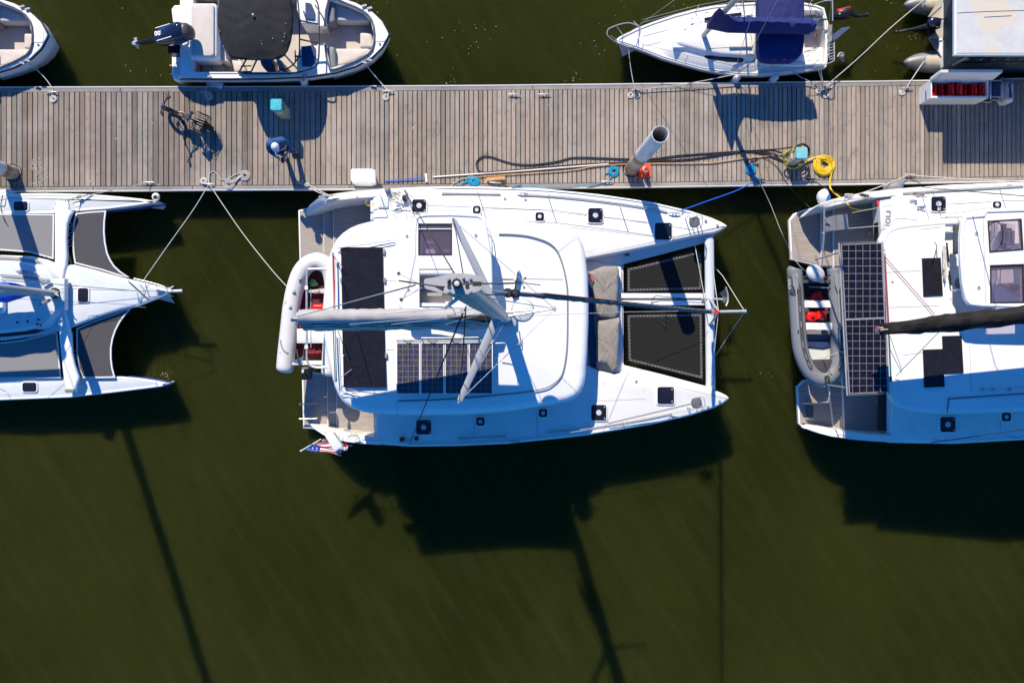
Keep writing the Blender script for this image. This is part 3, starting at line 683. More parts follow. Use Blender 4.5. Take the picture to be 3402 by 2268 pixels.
c = B(.10, 0, 1.06); M().box(c, (.05, .06, .02)).build('display', K['boat boot blue'], hb_, smooth=False)
m = M(); sd = [(.52, 0), (.55, .03), (.63, .05), (.72, .115), (.79, .115), (.81, 0), (.79, -.115), (.72, -.115), (.63, -.05), (.55, -.03)]
m.slab([tuple(B(a, s, 0).xy) for a, s in cr([(a, s, 0) for a, s in sd], 3, True) and [(q.x, q.y) for q in cr([(a, s, 0) for a, s in sd], 3, True)]], ZD + .88, .07, .03, crown=.012); m.build('saddle', K['tube dark grey'], t)
M().slab(rp([tuple(B(a, s, 0).xy) for a, s in ((.36, -.05), (.52, -.075), (.58, 0), (.52, .075), (.36, .05))], .03), ZD + .66, .12, .04).build('saddle_bag', K['saddle orange'], t)
m = M()
for s in (-.07, 0, .07): m.tube([B(.72, s, .62), B(1.12, s, .62)], .011, 5)
for a in (.74, .86, .98, 1.10): m.tube([B(a, -.08, .62), B(a, .08, .62)], .011, 5)
m.tube([B(1.0, .07, .62), B(WB, .07, .27)], .006, 5); m.tube([B(1.0, -.07, .62), B(WB, -.07, .27)], .006, 5); m.build('rear_rack', K['black plastic'], t)
for s in (-1, 1):
    m = M()
    for z in (.60, .5, .4, .30):
        m.tube([B(.80, s * .09, z), B(1.14, s * .09, z), B(1.14, s * .24, z), B(.80, s * .24, z)], .007, 4, True)
    for a in (.80, .91, 1.03, 1.14):
        m.tube([B(a, s * .09, .60), B(a, s * .09, .30), B(a, s * .24, .30), B(a, s * .24, .60)], .007, 4)
    for q in (.14, .19): m.tube([B(.80, s * q, .60), B(.80, s * q, .30), B(1.14, s * q, .30), B(1.14, s * q, .60)], .007, 4)
    m.build('basket', K['rope dark'], t)
for s in (-1, 1): M().box(B(.5 + s * .1, s * .16, .28 + s * .1), (.1, .08, .02), math.atan2(u.y, u.x)).build('pedal', K['black plastic'], t, smooth=False)
m = M(); m.tube([B(.5, .08, .28), B(.4, .12, .18), B(.6, -.12, .38), B(.5, -.08, .28)], .01); m.build('crank', K['steel'], t)
m = M(); m.tube([B(a_, 0, z_) for a_, z_ in [(WB + .3 * math.cos(q), .27 + .3 * math.sin(q)) for q in [x * .15 for x in range(2, 20)]]], .04, 6, sq=(1, .15)); m.build('mudguard', K['black plastic'], t)
M().tube([B(.12, .27, 1.05), B(.10, .30, 1.18)], .008).build('mirror_arm', K['black plastic'], t)
m = M(); m.slab(rp([tuple(B(a, s, 0).xy) for a, s in ((.30, -.045), (.62, -.05), (.62, .05), (.30, .045))], .02), ZD + .66, .34, .03); m.build('motor_housing', K['black plastic'], t)
for s in (-1, 1):
    m = M(); vs = [B(WB + .25 * math.cos(q) * .95, s * .065, .31 + .25 * math.sin(q)) for q in [x * .4 for x in range(1, 8)]]; vs += [B(WB - .24, s * .065, .2), B(WB + .2, s * .065, .2)]
    m.add(vs, [tuple(range(len(vs)))]); m.build('wheel_guard', K['black plastic'], t, smooth=False)
# person ----------------------------------------------------------------
t = thing('person', 'person in navy jacket and white cap standing on the dock, looking down', 'person', (-6.2, 5.15, ZD))
def skin(name, chain, edges, rad, matk, parent, sub=1):
    me = bpy.data.meshes.new(name); o = ORG[parent.name]
    me.from_pydata([tuple(Vector(c) - o) for c in chain], edges, [])
    ob = bpy.data.objects.new(name, me); COL.objects.link(ob); ob.parent = parent; ORG[ob.name] = o
    sk = ob.modifiers.new('s', 'SKIN'); sk.use_smooth_shade = True
    for i, r in enumerate(rad):
        r = r if isinstance(r, tuple) else (r, r); me.skin_vertices[0].data[i].radius = r
    me.skin_vertices[0].data[0].use_root = True
    if sub: ss = ob.modifiers.new('u', 'SUBSURF'); ss.levels = sub; ss.render_levels = sub
    me.materials.append(K[matk]); return ob
g = ZD + .012
Z = lambda a: g + a
fx = Vector((.26, -.96, 0)).normalized(); sx_ = Vector((.96, .26, 0))   # facing, to the person's left
pc = Vector((-6.20, 5.19, 0)); 
def Q(s, f, z): return pc + sx_ * s + fx * f + Vector((0, 0, g + z))
body = [Q(0, -.03, .95), Q(0, -.06, 1.12), Q(0, -.08, 1.30), Q(0, -.04, 1.44), Q(0, .02, 1.53), Q(.0, .07, 1.60),
        Q(.17, -.05, 1.37), Q(.27, .02, 1.16), Q(.14, .27, 1.14), Q(.06, .33, 1.17),
        Q(-.17, -.05, 1.37), Q(-.28, .02, 1.16), Q(-.14, .27, 1.12), Q(-.06, .33, 1.15),
        Q(.10, -.02, .88), Q(.15, .03, .50), Q(.20, -.05, .09), Q(.23, .10, .03),
        Q(-.10, -.02, .88), Q(-.11, .03, .50), Q(-.10, .02, .09), Q(-.09, .18, .03)]
ed = [(0, 1), (1, 2), (2, 3), (3, 4), (4, 5), (3, 6), (6, 7), (7, 8), (8, 9), (3, 10), (10, 11), (11, 12), (12, 13), (0, 14), (14, 15), (15, 16), (16, 17), (0, 18), (18, 19), (19, 20), (20, 21)]
ra = [(.11, .08), (.10, .08), (.10, .07), (.05, .045), .05, .05, .04, .04, .036, .03, .04, .04, .036, .03, .085, .062, .045, .04, .085, .062, .045, .04]
skin('body', body, ed, ra, 'skin', t)
jk = [Q(0, -.03, .90), Q(0, -.06, 1.12), Q(0, -.08, 1.32), Q(0, -.04, 1.44), Q(.20, -.05, 1.41), Q(.28, .02, 1.16), Q(.17, .21, 1.135), Q(-.20, -.05, 1.41), Q(-.29, .02, 1.16), Q(-.17, .21, 1.12)]
skin('jacket', jk, [(0, 1), (1, 2), (2, 3), (3, 4), (4, 5), (5, 6), (3, 7), (7, 8), (8, 9)], [(.19, .145), (.18, .14), (.20, .145), (.13, .10), .088, .07, .056, .088, .07, .056], 'jacket', t)
M().tube([Q(.07 * math.cos(a), .02 + .075 * math.sin(a), 1.525 - .02 * math.sin(a)) for a in [i * .52 for i in range(12)]], .026, 8, True).build('collar', K['jacket'], t)
tr = [Q(0, -.03, .97), Q(.10, -.02, .86), Q(.15, .03, .50), Q(.195, -.03, .12), Q(-.10, -.02, .86), Q(-.11, .03, .50), Q(-.10, .03, .12)]
skin('trousers', tr, [(0, 1), (1, 2), (2, 3), (0, 4), (4, 5), (5, 6)], [(.16, .12), .10, .075, .062, .10, .075, .062], 'denim', t)
for s, f in ((.215, .03), (-.095, .10)):
    q0, q1 = Q(s, f - .10, .055), Q(s, f + .14, .045)
    M().tube([q0, (q0 + q1) / 2, q1], [.05, .055, .035], 10, sq=(.9, .9)).build('shoe', K['brown leather'], t)
hd = Q(0, .11, 1.64); tl = (fx * .45 + Vector((0, 0, -.2)))
qh = Vector((0, 0, 1)).rotation_difference((Vector((0, 0, 1)) + fx * .55).normalized())
m = M(); m.ball(hd, .098, 18, 12, (.82, .98, 1.15), qh @ Matrix.Rotation(math.atan2(fx.y, fx.x) - math.pi / 2, 3, 'Z').to_quaternion())
fw = qh @ fx; dn = qh @ Vector((0, 0, -1))
m.ball(hd + fw * .098 + dn * .02, .016, 8, 6, (.8, .8, 1.3)); m.ball(hd + fw * .07 + dn * .075, .035, 8, 6); 
for s in (-1, 1): m.ball(hd + sx_ * s * .083, .02, 8, 6, (.5, .8, 1.2))
h = m.build('head', K['skin'], t)
for s in (-1, 1): M().ball(hd + fw * .088 + sx_ * s * .032 - dn * .012, .010, 8, 6).build('eye', K['rubber'], h)
M().ball(hd - dn * -.01 - fw * .02, .1, 14, 8, (.85, .95, .9), qh).build('hair', K['copper'], h)
m = M(); cc = hd - dn * .03
rs = []
for j in range(6):
    a = j / 5 * math.pi / 2
    rs.append([cc + qh @ Vector((.106 * math.cos(a) * math.cos(k * .3491), .112 * math.cos(a) * math.sin(k * .3491), .115 * math.sin(a) + .01)) for k in range(18)])
m.rings(rs, False, True)
b0 = [cc + fw * (.09 + .085 * math.cos(q)) + sx_ * (.085 * math.sin(q)) + dn * (.0) for q in [x * .26 - 1.56 for x in range(13)]]
m.add(b0 + [p + dn * .012 for p in b0], [tuple(range(13)), tuple(range(13, 26))[::-1]] + [(i, i + 1, i + 14, i + 13) for i in range(12)])
m.build('cap', K['cap cloth'], t)
for s in (-1, 1):       # hands: palm, four fingers and a thumb
    w0 = Q(s * .07, .33, 1.16 if s > 0 else 1.14); m = M()
    m.ball(w0 + fx * .035, .038, 10, 8, (1, .7, .5)); inn = -sx_ * s
    for k in range(4):
        b0 = w0 + fx * (.04 + .02 * k) + sx_ * s * .01 - Vector((0, 0, .006)); L_ = (.052, .058, .055, .042)[k]
        m.tube([b0, b0 + inn * L_ * .5 + Vector((0, 0, -.016)), b0 + inn * L_ + Vector((0, 0, .002))], [.010, .009, .007], 6)
    m.tube([w0 + fx * .02, w0 + fx * .04 + inn * .03 + Vector((0, 0, .025)), w0 + fx * .07 + inn * .035 + Vector((0, 0, .025))], [.012, .010, .008], 6)
    m.build('hand', K['skin'], t)
m = M(); c = Q(0, .385, 1.165); m.box(c, (.075, .15, .01), math.atan2(fx.y, fx.x) - math.pi / 2)
tag(m.build('phone', K['black gloss'], smooth=False), 'dark phone held in both hands by the person on the dock', 'phone')
# ================================================================ shared boat bits
def hatch(px, py, w, h, z, parent, rot=0.0, knob=True, frame='gelcoat', glass='dark glass', r=.085, small=False, mats=None):
    c = P(px, py, z); s = (HC - z) / F; hw, hh = w * s / 2, h * s / 2
    def rr(a, b): return [tuple((Matrix.Rotation(rot, 2) @ Vector((x, y))) + c.xy) for x, y in ((-a, -b), (a, -b), (a, b), (-a, b))]
    f = M().slab(rp(rr(hw, hh), r), z + .035, .06, .012).build('hatch', K[frame], parent)
    g = M().slab(rp(rr(hw - .032, hh - .032), r * .8), z + .043, .02, .004).build('hatch_glass', K[glass], f)
    if knob:
        M().lathe((c.x, c.y, z + .043), [(.055 if small else .075, 0), (.05 if small else .07, .018), (.02, .022)], 14).build('vent_knob', K['interior white'], f)
    if not small:
        for sy in (-1, 1): M().lathe((c.x + hw * .66, c.y + sy * hh * .62, z + .043), [(.026, 0), (.022, .01)], 10).build('latch', K['grey plastic'], f)
    return f
def line3(pts, r, key, name, parent, n=5, sub=0):
    if sub: pts = cr(pts, sub)
    m = M(); m.tube(pts, r, n); return m.build(name, K[key], parent)
def rail(pts, posts, z0, r, parent, name='lifeline', post='stanchion'):
    """pts: px points at rail height; posts at deck"""
    line3(pts, r, 'steel', name, parent)
    for a in posts: line3([Vector((a.x, a.y, z0)), a], .013, 'steel', post, parent)
def zvary(z0, z1, x0, x1): return lambda px, py: z0 + (z1 - z0) * max(0, min(1, (px - x0) / (x1 - x0)))

# ================================================================ middle catamaran
cat = thing('catamaran', 'big white catamaran in the middle with grey sail bag, black nets and rooftop solar panels', 'catamaran', P(1700, 1040, 0))
ZK = 1.55
outP = [(1013, 700), (1030, 678), (1052, 660), (1085, 648), (1118, 643), (1180, 635), (1254, 628), (1390, 621), (1520, 619), (1662, 621), (1820, 628), (1990, 645), (2160, 670), (2296, 701), (2364, 723), (2398, 738), (2413, 747), (2416, 752), (2410, 758), (2394, 767)]
outS = [(1030, 1414), (1075, 1445), (1110, 1460), (1152, 1468), (1206, 1475), (1356, 1483), (1520, 1481), (1680, 1474), (1860, 1456), (1956, 1445), (2160, 1411), (2296, 1380), (2370, 1356), (2404, 1340), (2420, 1327), (2422, 1321), (2414, 1313), (2398, 1305)]
# lower hulls (z up to 1.12 inboard flange)
lowP = [p for p in outP if p[0] > 1225] + [(2371, 781), (2344, 806), (2210, 842), (2074, 877), (2064, 884), (2062, 905), (1240, 905)]
lowS = [p for p in outS if p[0] > 1225][::-1] + [(1240, 1180), (2064, 1190), (2074, 1212), (2200, 1243), (2346, 1282), (2374, 1295)]
def shrink_levels(): return [(.03, 1.0), (.10, .55), (.20, .1), (.45, -.35)]
for nm, lo in (('hull', lowP), ('hull', lowS)):
    M().slab(xy(lo, 1.16), 1.16, 0, .03, levels=shrink_levels()).build(nm, K['gelcoat'], cat)
# upper deck moulding: outer sheer to sloping inner edge
dkP = [(1238, 629)] + [p for p in outP if p[0] > 1254] + [(2371, 776), (2330, 781), (2255, 797), (2180, 815), (2060, 840), (1946, 861), (1900, 880), (1240, 900)]
dkS = [(1248, 1476)] + [p for p in outS if p[0] > 1300] + [(2380, 1299), (2340, 1292), (2200, 1263), (2105, 1243), (2080, 1232), (2068, 1236), (2060, 1241), (2040, 1243), (1992, 1232), (1900, 1190), (1240, 1190)]
for d in (dkP, dkS):
    M().slab(xy(d, ZK), ZK, .0, .07, levels=[(-.015, 1.17)]).build('deck', K['nonskid'], cat)
# toe rail / gunwale strip with perforated rail
for o, xa, xb, s in ((outP, 1300, 2330, 1), (outS, 1320, 2290, -1)):
    pts = [(x, y + s * 6) for x, y in o if xa < x < xb]
    line3(PP(pts, ZK + .015), .012, 'gelcoat', 'toe_rail', cat, sub=3)
    for (x0, x1) in ((1462, 1680), (1733, 2225)) if s > 0 else ((1500, 1680), (1800, 2235)):
        q = [(x, y + s * 23) for x, y in o if x0 - 130 < x < x1 + 130]
        c_ = [p for p in cr([(x, y, 0) for x, y in q], 10) if x0 <= p.x <= x1]
        m = M(); m.tube([P(p.x, p.y, ZK + .03) for p in c_], .022, 6, sq=(1.3, .7)); m.build('genoa_track', K['aluminium'], cat)
# bridge deck and nacelle
M().slab(xy([(1120, 880), (2072, 880), (2072, 1215), (1120, 1215)], 1.1), 1.12, .4, .05).build('bridge_deck', K['gelcoat'], cat)
M().slab(rp(xy([(1946, 863), (2066, 884), (2068, 1236), (2040, 1240), (1992, 1232), (1940, 1200)], 1.22), .12), 1.22, .15, .03).build('foredeck_floor', K['nonskid'], cat)
# cabin sides under the roof
cab = [(1240, 770), (1500, 758), (1760, 765), (1860, 790), (1905, 860), (1925, 960), (1932, 1060), (1925, 1180), (1898, 1270), (1850, 1305), (1680, 1345), (1500, 1352), (1240, 1350)]
M().slab(xy(cab, 2.0), 2.62, 1.4, .05).build('cabin', K['gelcoat'], cat)
M().slab(inset(ccw(xy(cab, 2.0)), -.012), 2.42, .42, .02).build('window_band', K['dark glass'], cat)
# roof
ROOF = [(1254, 731), (1220, 734), (1186, 743), (1158, 755), (1135, 771), (1116, 790), (1103, 812), (1091, 842), (1084, 866), (1074, 940), (1067, 1022), (1069, 1095), (1076, 1150), (1085, 1196), (1098, 1251), (1107, 1285), (1119, 1313), (1133, 1335), (1153, 1351), (1185, 1365), (1222, 1374), (1290, 1379), (1356, 1381), (1526, 1380), (1600, 1376), (1680, 1369), (1786, 1353), (1840, 1346), (1888, 1335), (1914, 1322), (1931, 1305), (1942, 1280), (1948, 1250), (1954, 1166), (1958, 1064), (1958, 988), (1955, 910), (1948, 850), (1938, 808), (1922, 778), (1906, 763), (1885, 753), (1850, 745), (1776, 736), (1690, 729), (1600, 724), (1500, 722), (1390, 722), (1310, 726)]
zr_ = zvary(3.32, 2.74, 1450, 1900)
def zroof(px, py): return zr_(px, py)
rfw = [(p.x, p.y) for p in PP(ROOF, zroof)]
def dz_roof(x, y):
    px = 1701 + x * F / (HC - 3.0); return zr_(px, 0) - 3.32
M().slab(rfw, 3.32, .0, .22, 7, crown=.09, levels=[(.10, 2.96), (.0, 3.04)], zf=dz_roof).build('roof', K['gelcoat'], cat, ang=60)
def zs(px, py):      # height of the roof skin under a photo pixel
    x = (px - 1701) / 560.0; y = (py - 1050) / 330.0; r = max(abs((px - 1512) / 447), abs((py - 1052) / 330))
    return zr_(px, py) + .10 * max(0, 1 - r * r) + .004
GR = [(1657, 778), (1700, 779), (1752, 784), (1803, 798), (1832, 813), (1850, 832), (1861, 855), (1871, 885), (1878, 915), (1885, 960), (1886, 1022), (1885, 1132), (1880, 1190), (1871, 1234), (1860, 1256), (1842, 1273), (1813, 1289), (1760, 1300), (1650, 1312), (1500, 1325), (1322, 1332)]
m = M(); m.tube([P(x, y, zs(x, y) + .012) for x, y in [(p.x, p.y) for p in cr([(a, b, 0) for a, b in GR], 4)]], .014, 5, sq=(1.5, .6)); m.build('rain_gutter', K['tube grey'], cat)
for q in ([(1919, 777), (1854, 833)], [(1866, 1253), (1928, 1308)], [(1319, 1331), (1317, 1357), (1320, 1378)], [(1280, 930), (1340, 932)], [(1870, 926), (1600, 925)], [(1282, 1160), (1310, 1160)], [(1233, 750), (1308, 746), (1309, 770)], [(1258, 812), (1310, 812)]):
    line3([P(x, y, zs(x, y) + .004) for x, y in q], .004, 'seam', 'panel_seam', cat)
# helm hardtop ------------------------------------------------------------
ZH = 4.05
HT = [(1339, 1028), (1328, 1018), (1325, 1000), (1352, 950), (1372, 850), (1374, 760), (1378, 728), (1390, 714), (1420, 710), (1500, 709), (1587, 713), (1603, 720), (1612, 735), (1622, 790), (1632, 860), (1634, 930), (1632, 1000), (1625, 1026), (1610, 1032), (1500, 1034), (1345, 1032)]
ht = xy(HT, ZH)
w1 = xy(box4(1391, 744, 1500, 846), ZH); w2 = xy(box4(1393, 893, 1504, 1030), ZH)
M().slabh(ht, [w1, w2], ZH, .14).build('helm_roof', K['gelcoat'], cat, ang=30)
for q, z_ in ((HT, ZH - .02),):
    m = M(); m.tube([Vector((p[0], p[1], z_)) for p in inset(ccw(xy(q, ZH)), .03)], .05, 8, True); m.build('helm_roof_edge', K['gelcoat'], cat, ang=80)
hw = M(); hw.slab(inset(ccw(ht), .25), ZH - .14, .75); hw_ = None
M().slabh(inset(ccw(ht), .12), [inset(ccw(ht), .2)], ZH - .14, .75).build('helm_coaming', K['gelcoat'], cat, smooth=False)
fr = M()
for q in (w1,): fr.slabh(inset(ccw(q), -.012), [inset(ccw(q), .022)], ZH + .012, .05)
f = fr.build('window_frame', K['rubber'], cat, smooth=False)
gm, gt, gb = nodes('tinted acrylic'); gb.inputs['Base Color'].default_value = (.30, .25, .32, 1); gb.inputs['Roughness'].default_value = .05
tr_ = gt.nodes.new('ShaderNodeBsdfTransparent'); tr_.inputs[0].default_value = (.86, .81, .86, 1); mx = gt.nodes.new('ShaderNodeMixShader'); mx.inputs[0].default_value = .16
gt.links.new(tr_.outputs[0], mx.inputs[1]); gt.links.new(gb.outputs[0], mx.inputs[2]); gt.links.new(mx.outputs[0], gt.nodes['Material Output'].inputs[0]); K['tinted acrylic'] = gm
M().slab(inset(ccw(w1), .01), ZH - .01, .01).build('window_pane', K['tinted acrylic'], f, smooth=False)
line3([P(1391, 761, ZH + .01), P(1500, 761, ZH + .01)], .016, 'pale grey gelcoat', 'window_bar', cat)
M().slab(xy(box4(1393, 764, 1499, 783), ZH - .06), ZH - .06, .02).build('sun_visor', K['black canvas'], cat, smooth=False)
M().slab(rp(xy(box4(1408, 790, 1450, 900), 3.75), .05), 3.72, .4, .04).build('helm_console', K['interior lilac'], cat)
M().slab(rp(xy(box4(1460, 780, 1520, 880), 3.6), .05), 3.55, .2, .04).build('helm_seat', K['interior white'], cat)
line3(cr([P(1455 + 14 * math.cos(a), 815 + 22 * math.sin(a), 3.8) for a in [i * .5 for i in range(13)]], 2), .012, 'rubber', 'wheel_rim', cat)
M().tube([P(1394, 903, ZH - .08), P(1503, 903, ZH - .08)], .085, 12, sq=(1, .7)).build('rolled_cover', K['gelcoat'], cat)
M().slab(xy(box4(1396, 930, 1502, 1030), 3.42), 3.44, .03).build('hatchway_floor', K['interior white'], cat, smooth=False)
M().slab(xy(box4(1396, 966, 1470, 984), 3.6), 3.62, .12, .02).build('hatchway_step', K['seam'], cat)
for x, y in ((1352, 784), (1581, 781), (1357, 961)):
    c = P(x, y, ZH + .0 if x < 1370 or x > 1500 else ZH)
    f = M().lathe(c, [(.062, -.01), (.055, .012), (.02, .014)], 18).build('cable_port', K['gelcoat'], cat); M().lathe(c, [(.035, .0), (.03, .028)], 12).build('port_plug', K['grey plastic'], f)
# roof gear: flexible solar panels
for (x0, y0, x1, y1) in ((1136, 822, 1271, 928), (1138, 931, 1274, 1030), (1140, 1074, 1277, 1178), (1143, 1181, 1281, 1286)):
    q = [P(x, y, zs(x, y) + .015) for x, y in ((x0, y1), (x1 + 2, y1), (x1, y0), (x0 - 2, y0))]
    zq = max(p.z for p in q); m = M(); m.slab([(p.x, p.y) for p in q], zq + .016, .06); m.build('solar_panel', K['solar flex'], cat, smooth=False)
for (x, y) in ((1133, 835), (1276, 835), (1134, 932), (1278, 930), (1283, 1180)):
    M().box(P(x, y, zs(x, y) + .03), (.05, .12, .05)).build('panel_clip', K['grey plastic'], cat, smooth=False)
for i in range(4):
    x0 = 1317 + i * 80.5; z = 3.46; q = xy(box4(x0, 1138, x0 + 78.5, 1309), z)
    f = M().slabh(q, [inset(ccw(q), .02)], z + .02, .045).build('solar_panel', K['gelcoat'], cat, smooth=False)
    M().slab(inset(ccw(q), .018), z + .012, .02).build('solar_cells', K['solar blue'], f, smooth=False)
M().slab(xy(box4(1317, 1128, 1640, 1137), 3.46), 3.46, .05).build('panel_bracket', K['aluminium'], cat, smooth=False)
line3([P(1400, 1122, 3.62), P(1500, 1122, 3.62), P(1590, 1120, 3.62)], .012, 'steel', 'roof_handrail', cat)
for x in (1354, 1435, 1512, 1600): line3([P(x - 14, 1128, 3.5), P(x, 1134, 3.53), P(x + 18, 1130, 3.5)], .010, 'rubber', 'panel_cable', cat, sub=4)
for x in (1400, 1500, 1590): line3([P(x, 1122, 3.62), P(x, 1123, 3.4)], .012, 'steel', 'rail_foot', cat)
# grab rails on roof
for q in ([(1122, 823), (1113, 819), (1122, 816), (1212, 805), (1300, 788), (1307, 791), (1302, 798), (1208, 813), (1122, 824)], [(1122, 1290), (1130, 1299), (1180, 1305), (1196, 1302), (1180, 1297), (1130, 1288)], [(1194, 1300), (1250, 1307), (1310, 1314)]):
    line3([P(x, y, zs(x, y) + .10) for x, y in q], .011, 'steel', 'grab_rail', cat)
# travellers / control lines aft of the roof
m = M(); m.tube([P(1107, 850, 3.52), P(1113, 1030, 3.52)], .014); m.build('furling_track', K['steel'], cat)
for k, dx in enumerate((-1, 3)): line3([P(1106 + dx, 850, 3.55), P(1109 + dx, 1035, 3.55)], .009, 'rope red', 'control_line', cat)
line3([P(1108, 852, 3.55), P(1140, 888, 3.6)], .009, 'rope red', 'control_line', cat)
M().box(P(1106, 846, 3.55), (.06, .1, .05)).build('block', K['grey plastic'], cat, smooth=False)
for dx in (0, 5): line3([P(1108 + dx, 1095, 3.52), P(1114 + dx, 1268, 3.52)], .009, 'rope green', 'control_line', cat)
line3([P(1106, 1095, 3.5), P(1113, 1270, 3.5)], .012, 'steel', 'furling_track', cat)
line3([P(1122, 1095, 3.75), P(1185, 1276, 3.42)], .009, 'rope dark', 'preventer', cat); line3([P(1118, 1263, 3.5), P(1170, 1225, 3.5)], .009, 'rope grey', 'preventer', cat)
# deck hatches
for x, y, s_ in ((1393, 685, 52), (2031, 717, 54), (1461, 1471 - 24, 0)):
    pass
hatch(1393, 684, 54, 50, ZK, cat); hatch(1584, 698, 34, 32, ZK, cat, small=True); hatch(1793, 720, 36, 36, ZK, cat, small=True); hatch(1978, 716, 56, 56, ZK, cat); hatch(2203, 769, 64, 64, ZK, cat, knob=False)
hatch(1408, 1418, 58, 56, ZK, cat); hatch(1596, 1399, 36, 36, ZK, cat, small=True); hatch(1804, 1371, 36, 35, ZK, cat, small=True); hatch(1989, 1370, 58, 60, ZK, cat); hatch(2211, 1313, 63, 65, ZK, cat, knob=False)
for x, y in ((1678, 661), (1746, 664), (2114, 1267)): M().lathe(P(x, y, ZK), [(.04, 0), (.036, .014), (.01, .016)], 14).build('deck_filler', K['grey plastic'], cat)
for q in ([(1562, 653), (1562, 696)], [(1772, 660), (1772, 712)], [(1947, 676), (1947, 745)], [(1562, 700), (1650, 693), (1780, 698), (2150, 738)], [(1890, 754), (2170, 786)], [(1785, 1375), (1785, 1432)], [(1577, 1398), (1577, 1447)], [(1985, 1332), (2146, 1324)], [(2348, 1262), (2338, 1300)]):
    line3([P(x, y, ZK + .003) for x, y in q], .0045, 'seam', 'deck_seam', cat)
# bow poles and seats on the bows
for (x, y) in ((2309, 736), (2316, 1337)):
    m = M(); m.slab(rp(xy([(x - 17, y - 14), (x + 12, y - 18), (x + 18, y), (x + 12, y + 19), (x - 12, y + 20), (x - 19, y + 6)], ZK + .5), .08), ZK + .5, .06, .025); m.build('pulpit_seat', K['dark grey canvas'], cat)
s = 1
for (c, d) in (((2309, 736), 1), ((2316, 1337), -1)):
    x, y = c; rl = [P(x - 20, y - 20 * d, ZK + .52), P(x + 10, y - 22 * d, ZK + .55), P(x + 26, y - 14 * d, ZK + .55), P(x + 22, y + 16 * d, ZK + .55)]
    line3(rl, .014, 'steel', 'pulpit', cat, sub=4)
    for p in rl[::1]: line3([p, Vector((p.x, p.y, ZK))], .013, 'steel', 'pulpit_leg', cat)
# stanchions and lifelines
def lifeline(pts, z, zt, lean=(0, 0)):
    top = [P(x, y, zt) for x, y in pts]
    for zz, rr in ((zt, .007), ((z + zt) / 2, .006)): line3([P(x, y, zz) if zz == zt else Vector((P(x, y, zt).x, P(x, y, zt).y, zz)) for x, y in pts], rr, 'steel', 'lifeline', cat)
    for x, y in pts:
        p = P(x, y, zt); line3([Vector((p.x, p.y, z)), p], .012, 'steel', 'stanchion', cat)
def wxy(pts, z): return [(p.x, p.y) for p in PP(pts, z)]
sp = [(1480, 640), (1600, 646), (1825, 660), (2062, 688), (2290, 722)]
def decklife(pts, parent, zb, h=.62):
    w_ = PP(pts, zb); 
    for k in (1.0, .5): line3([p + Vector((0, 0, h * k)) for p in w_], .0065, 'steel', 'lifeline', parent)
    for p in w_: line3([p, p + Vector((0, 0, h))], .012, 'steel', 'stanchion', parent)
decklife([(1352, 640), (1590, 648), (1822, 657), (2060, 688), (2290, 722)], cat, ZK)
decklife([(1352, 1462), (1560, 1460), (1790, 1444), (2068, 1400), (2290, 1356)], cat, ZK)
m = M(); m.tube([P(2020, 1406, ZK + .16), P(2300, 1340, ZK + .35)], .02); m.build('boat_hook', K['tube grey'], cat)
for x, y in ((1735, 640), (2240, 707), (2240, 1384), (1710, 1466)):
    m = M(); m.tube([P(x - 20, y - 1, ZK + .06), P(x - 8, y - .5, ZK + .08), P(x + 8, y + .5, ZK + .08), P(x + 20, y + 2, ZK + .06)], [.012, .02, .02, .012], 6); m.tube([P(x - 5, y, ZK), P(x - 5, y, ZK + .07)], .016); m.tube([P(x + 5, y, ZK), P(x + 5, y, ZK + .07)], .016); m.build('deck_cleat', K['aluminium'], cat)
for x, y in ((2344, 733), (2383, 748), (2352, 1350), (2390, 1331)): M().lathe(P(x, y, ZK), [(.04, 0), (.03, .03), (.03, .05)], 12).build('bow_fitting', K['steel'], cat)
# trampolines --------------------------------------------------------------
ZN = 1.22
n1 = [(2086, 893), (2120, 886), (2320, 838), (2328, 845), (2330, 960), (2086, 966)]
n2 = [(2086, 1048), (2330, 1044), (2333, 1256), (2090, 1197)]
for q in (n1, n2):
    wq = ccw(xy(q, ZN)); nn = M().slab(wq, ZN, .015).build('trampoline', K['net black'], cat, smooth=False)
    m = M(); m.slabh(inset(wq, -.012), [inset(wq, .055)], ZN + .006, .02); m.build('webbing_border', K['tube dark grey'], nn, smooth=False)
    m = M(); wd = inset(wq, .02); lace = M(); wo = inset(wq, -.12)
    for i in range(len(wd)):
        a, b = wd[i], wd[(i + 1) % len(wd)]; a2, b2 = wo[i], wo[(i + 1) % len(wo)]; L_ = (b - a).length; k = int(L_ / .092)
        for j in range(k):
            p = a.lerp(b, (j + .5) / k); m.lathe((p.x, p.y, ZN + .006), [(.014, 0), (.010, .012)], 8)
            e = a2.lerp(b2, (j + 1) / k) ; lace.tube([(p.x, p.y, ZN), (e.x, e.y, ZN + .01), (a.lerp(b, min(1, (j + 1.5) / k)).x, a.lerp(b, min(1, (j + 1.5) / k)).y, ZN)], .004, 4)
    tag(m.build('eyelets', K['grey canvas'], nn), kind='stuff'); tag(lace.build('lacing', K['rope dark'], nn), kind='stuff')
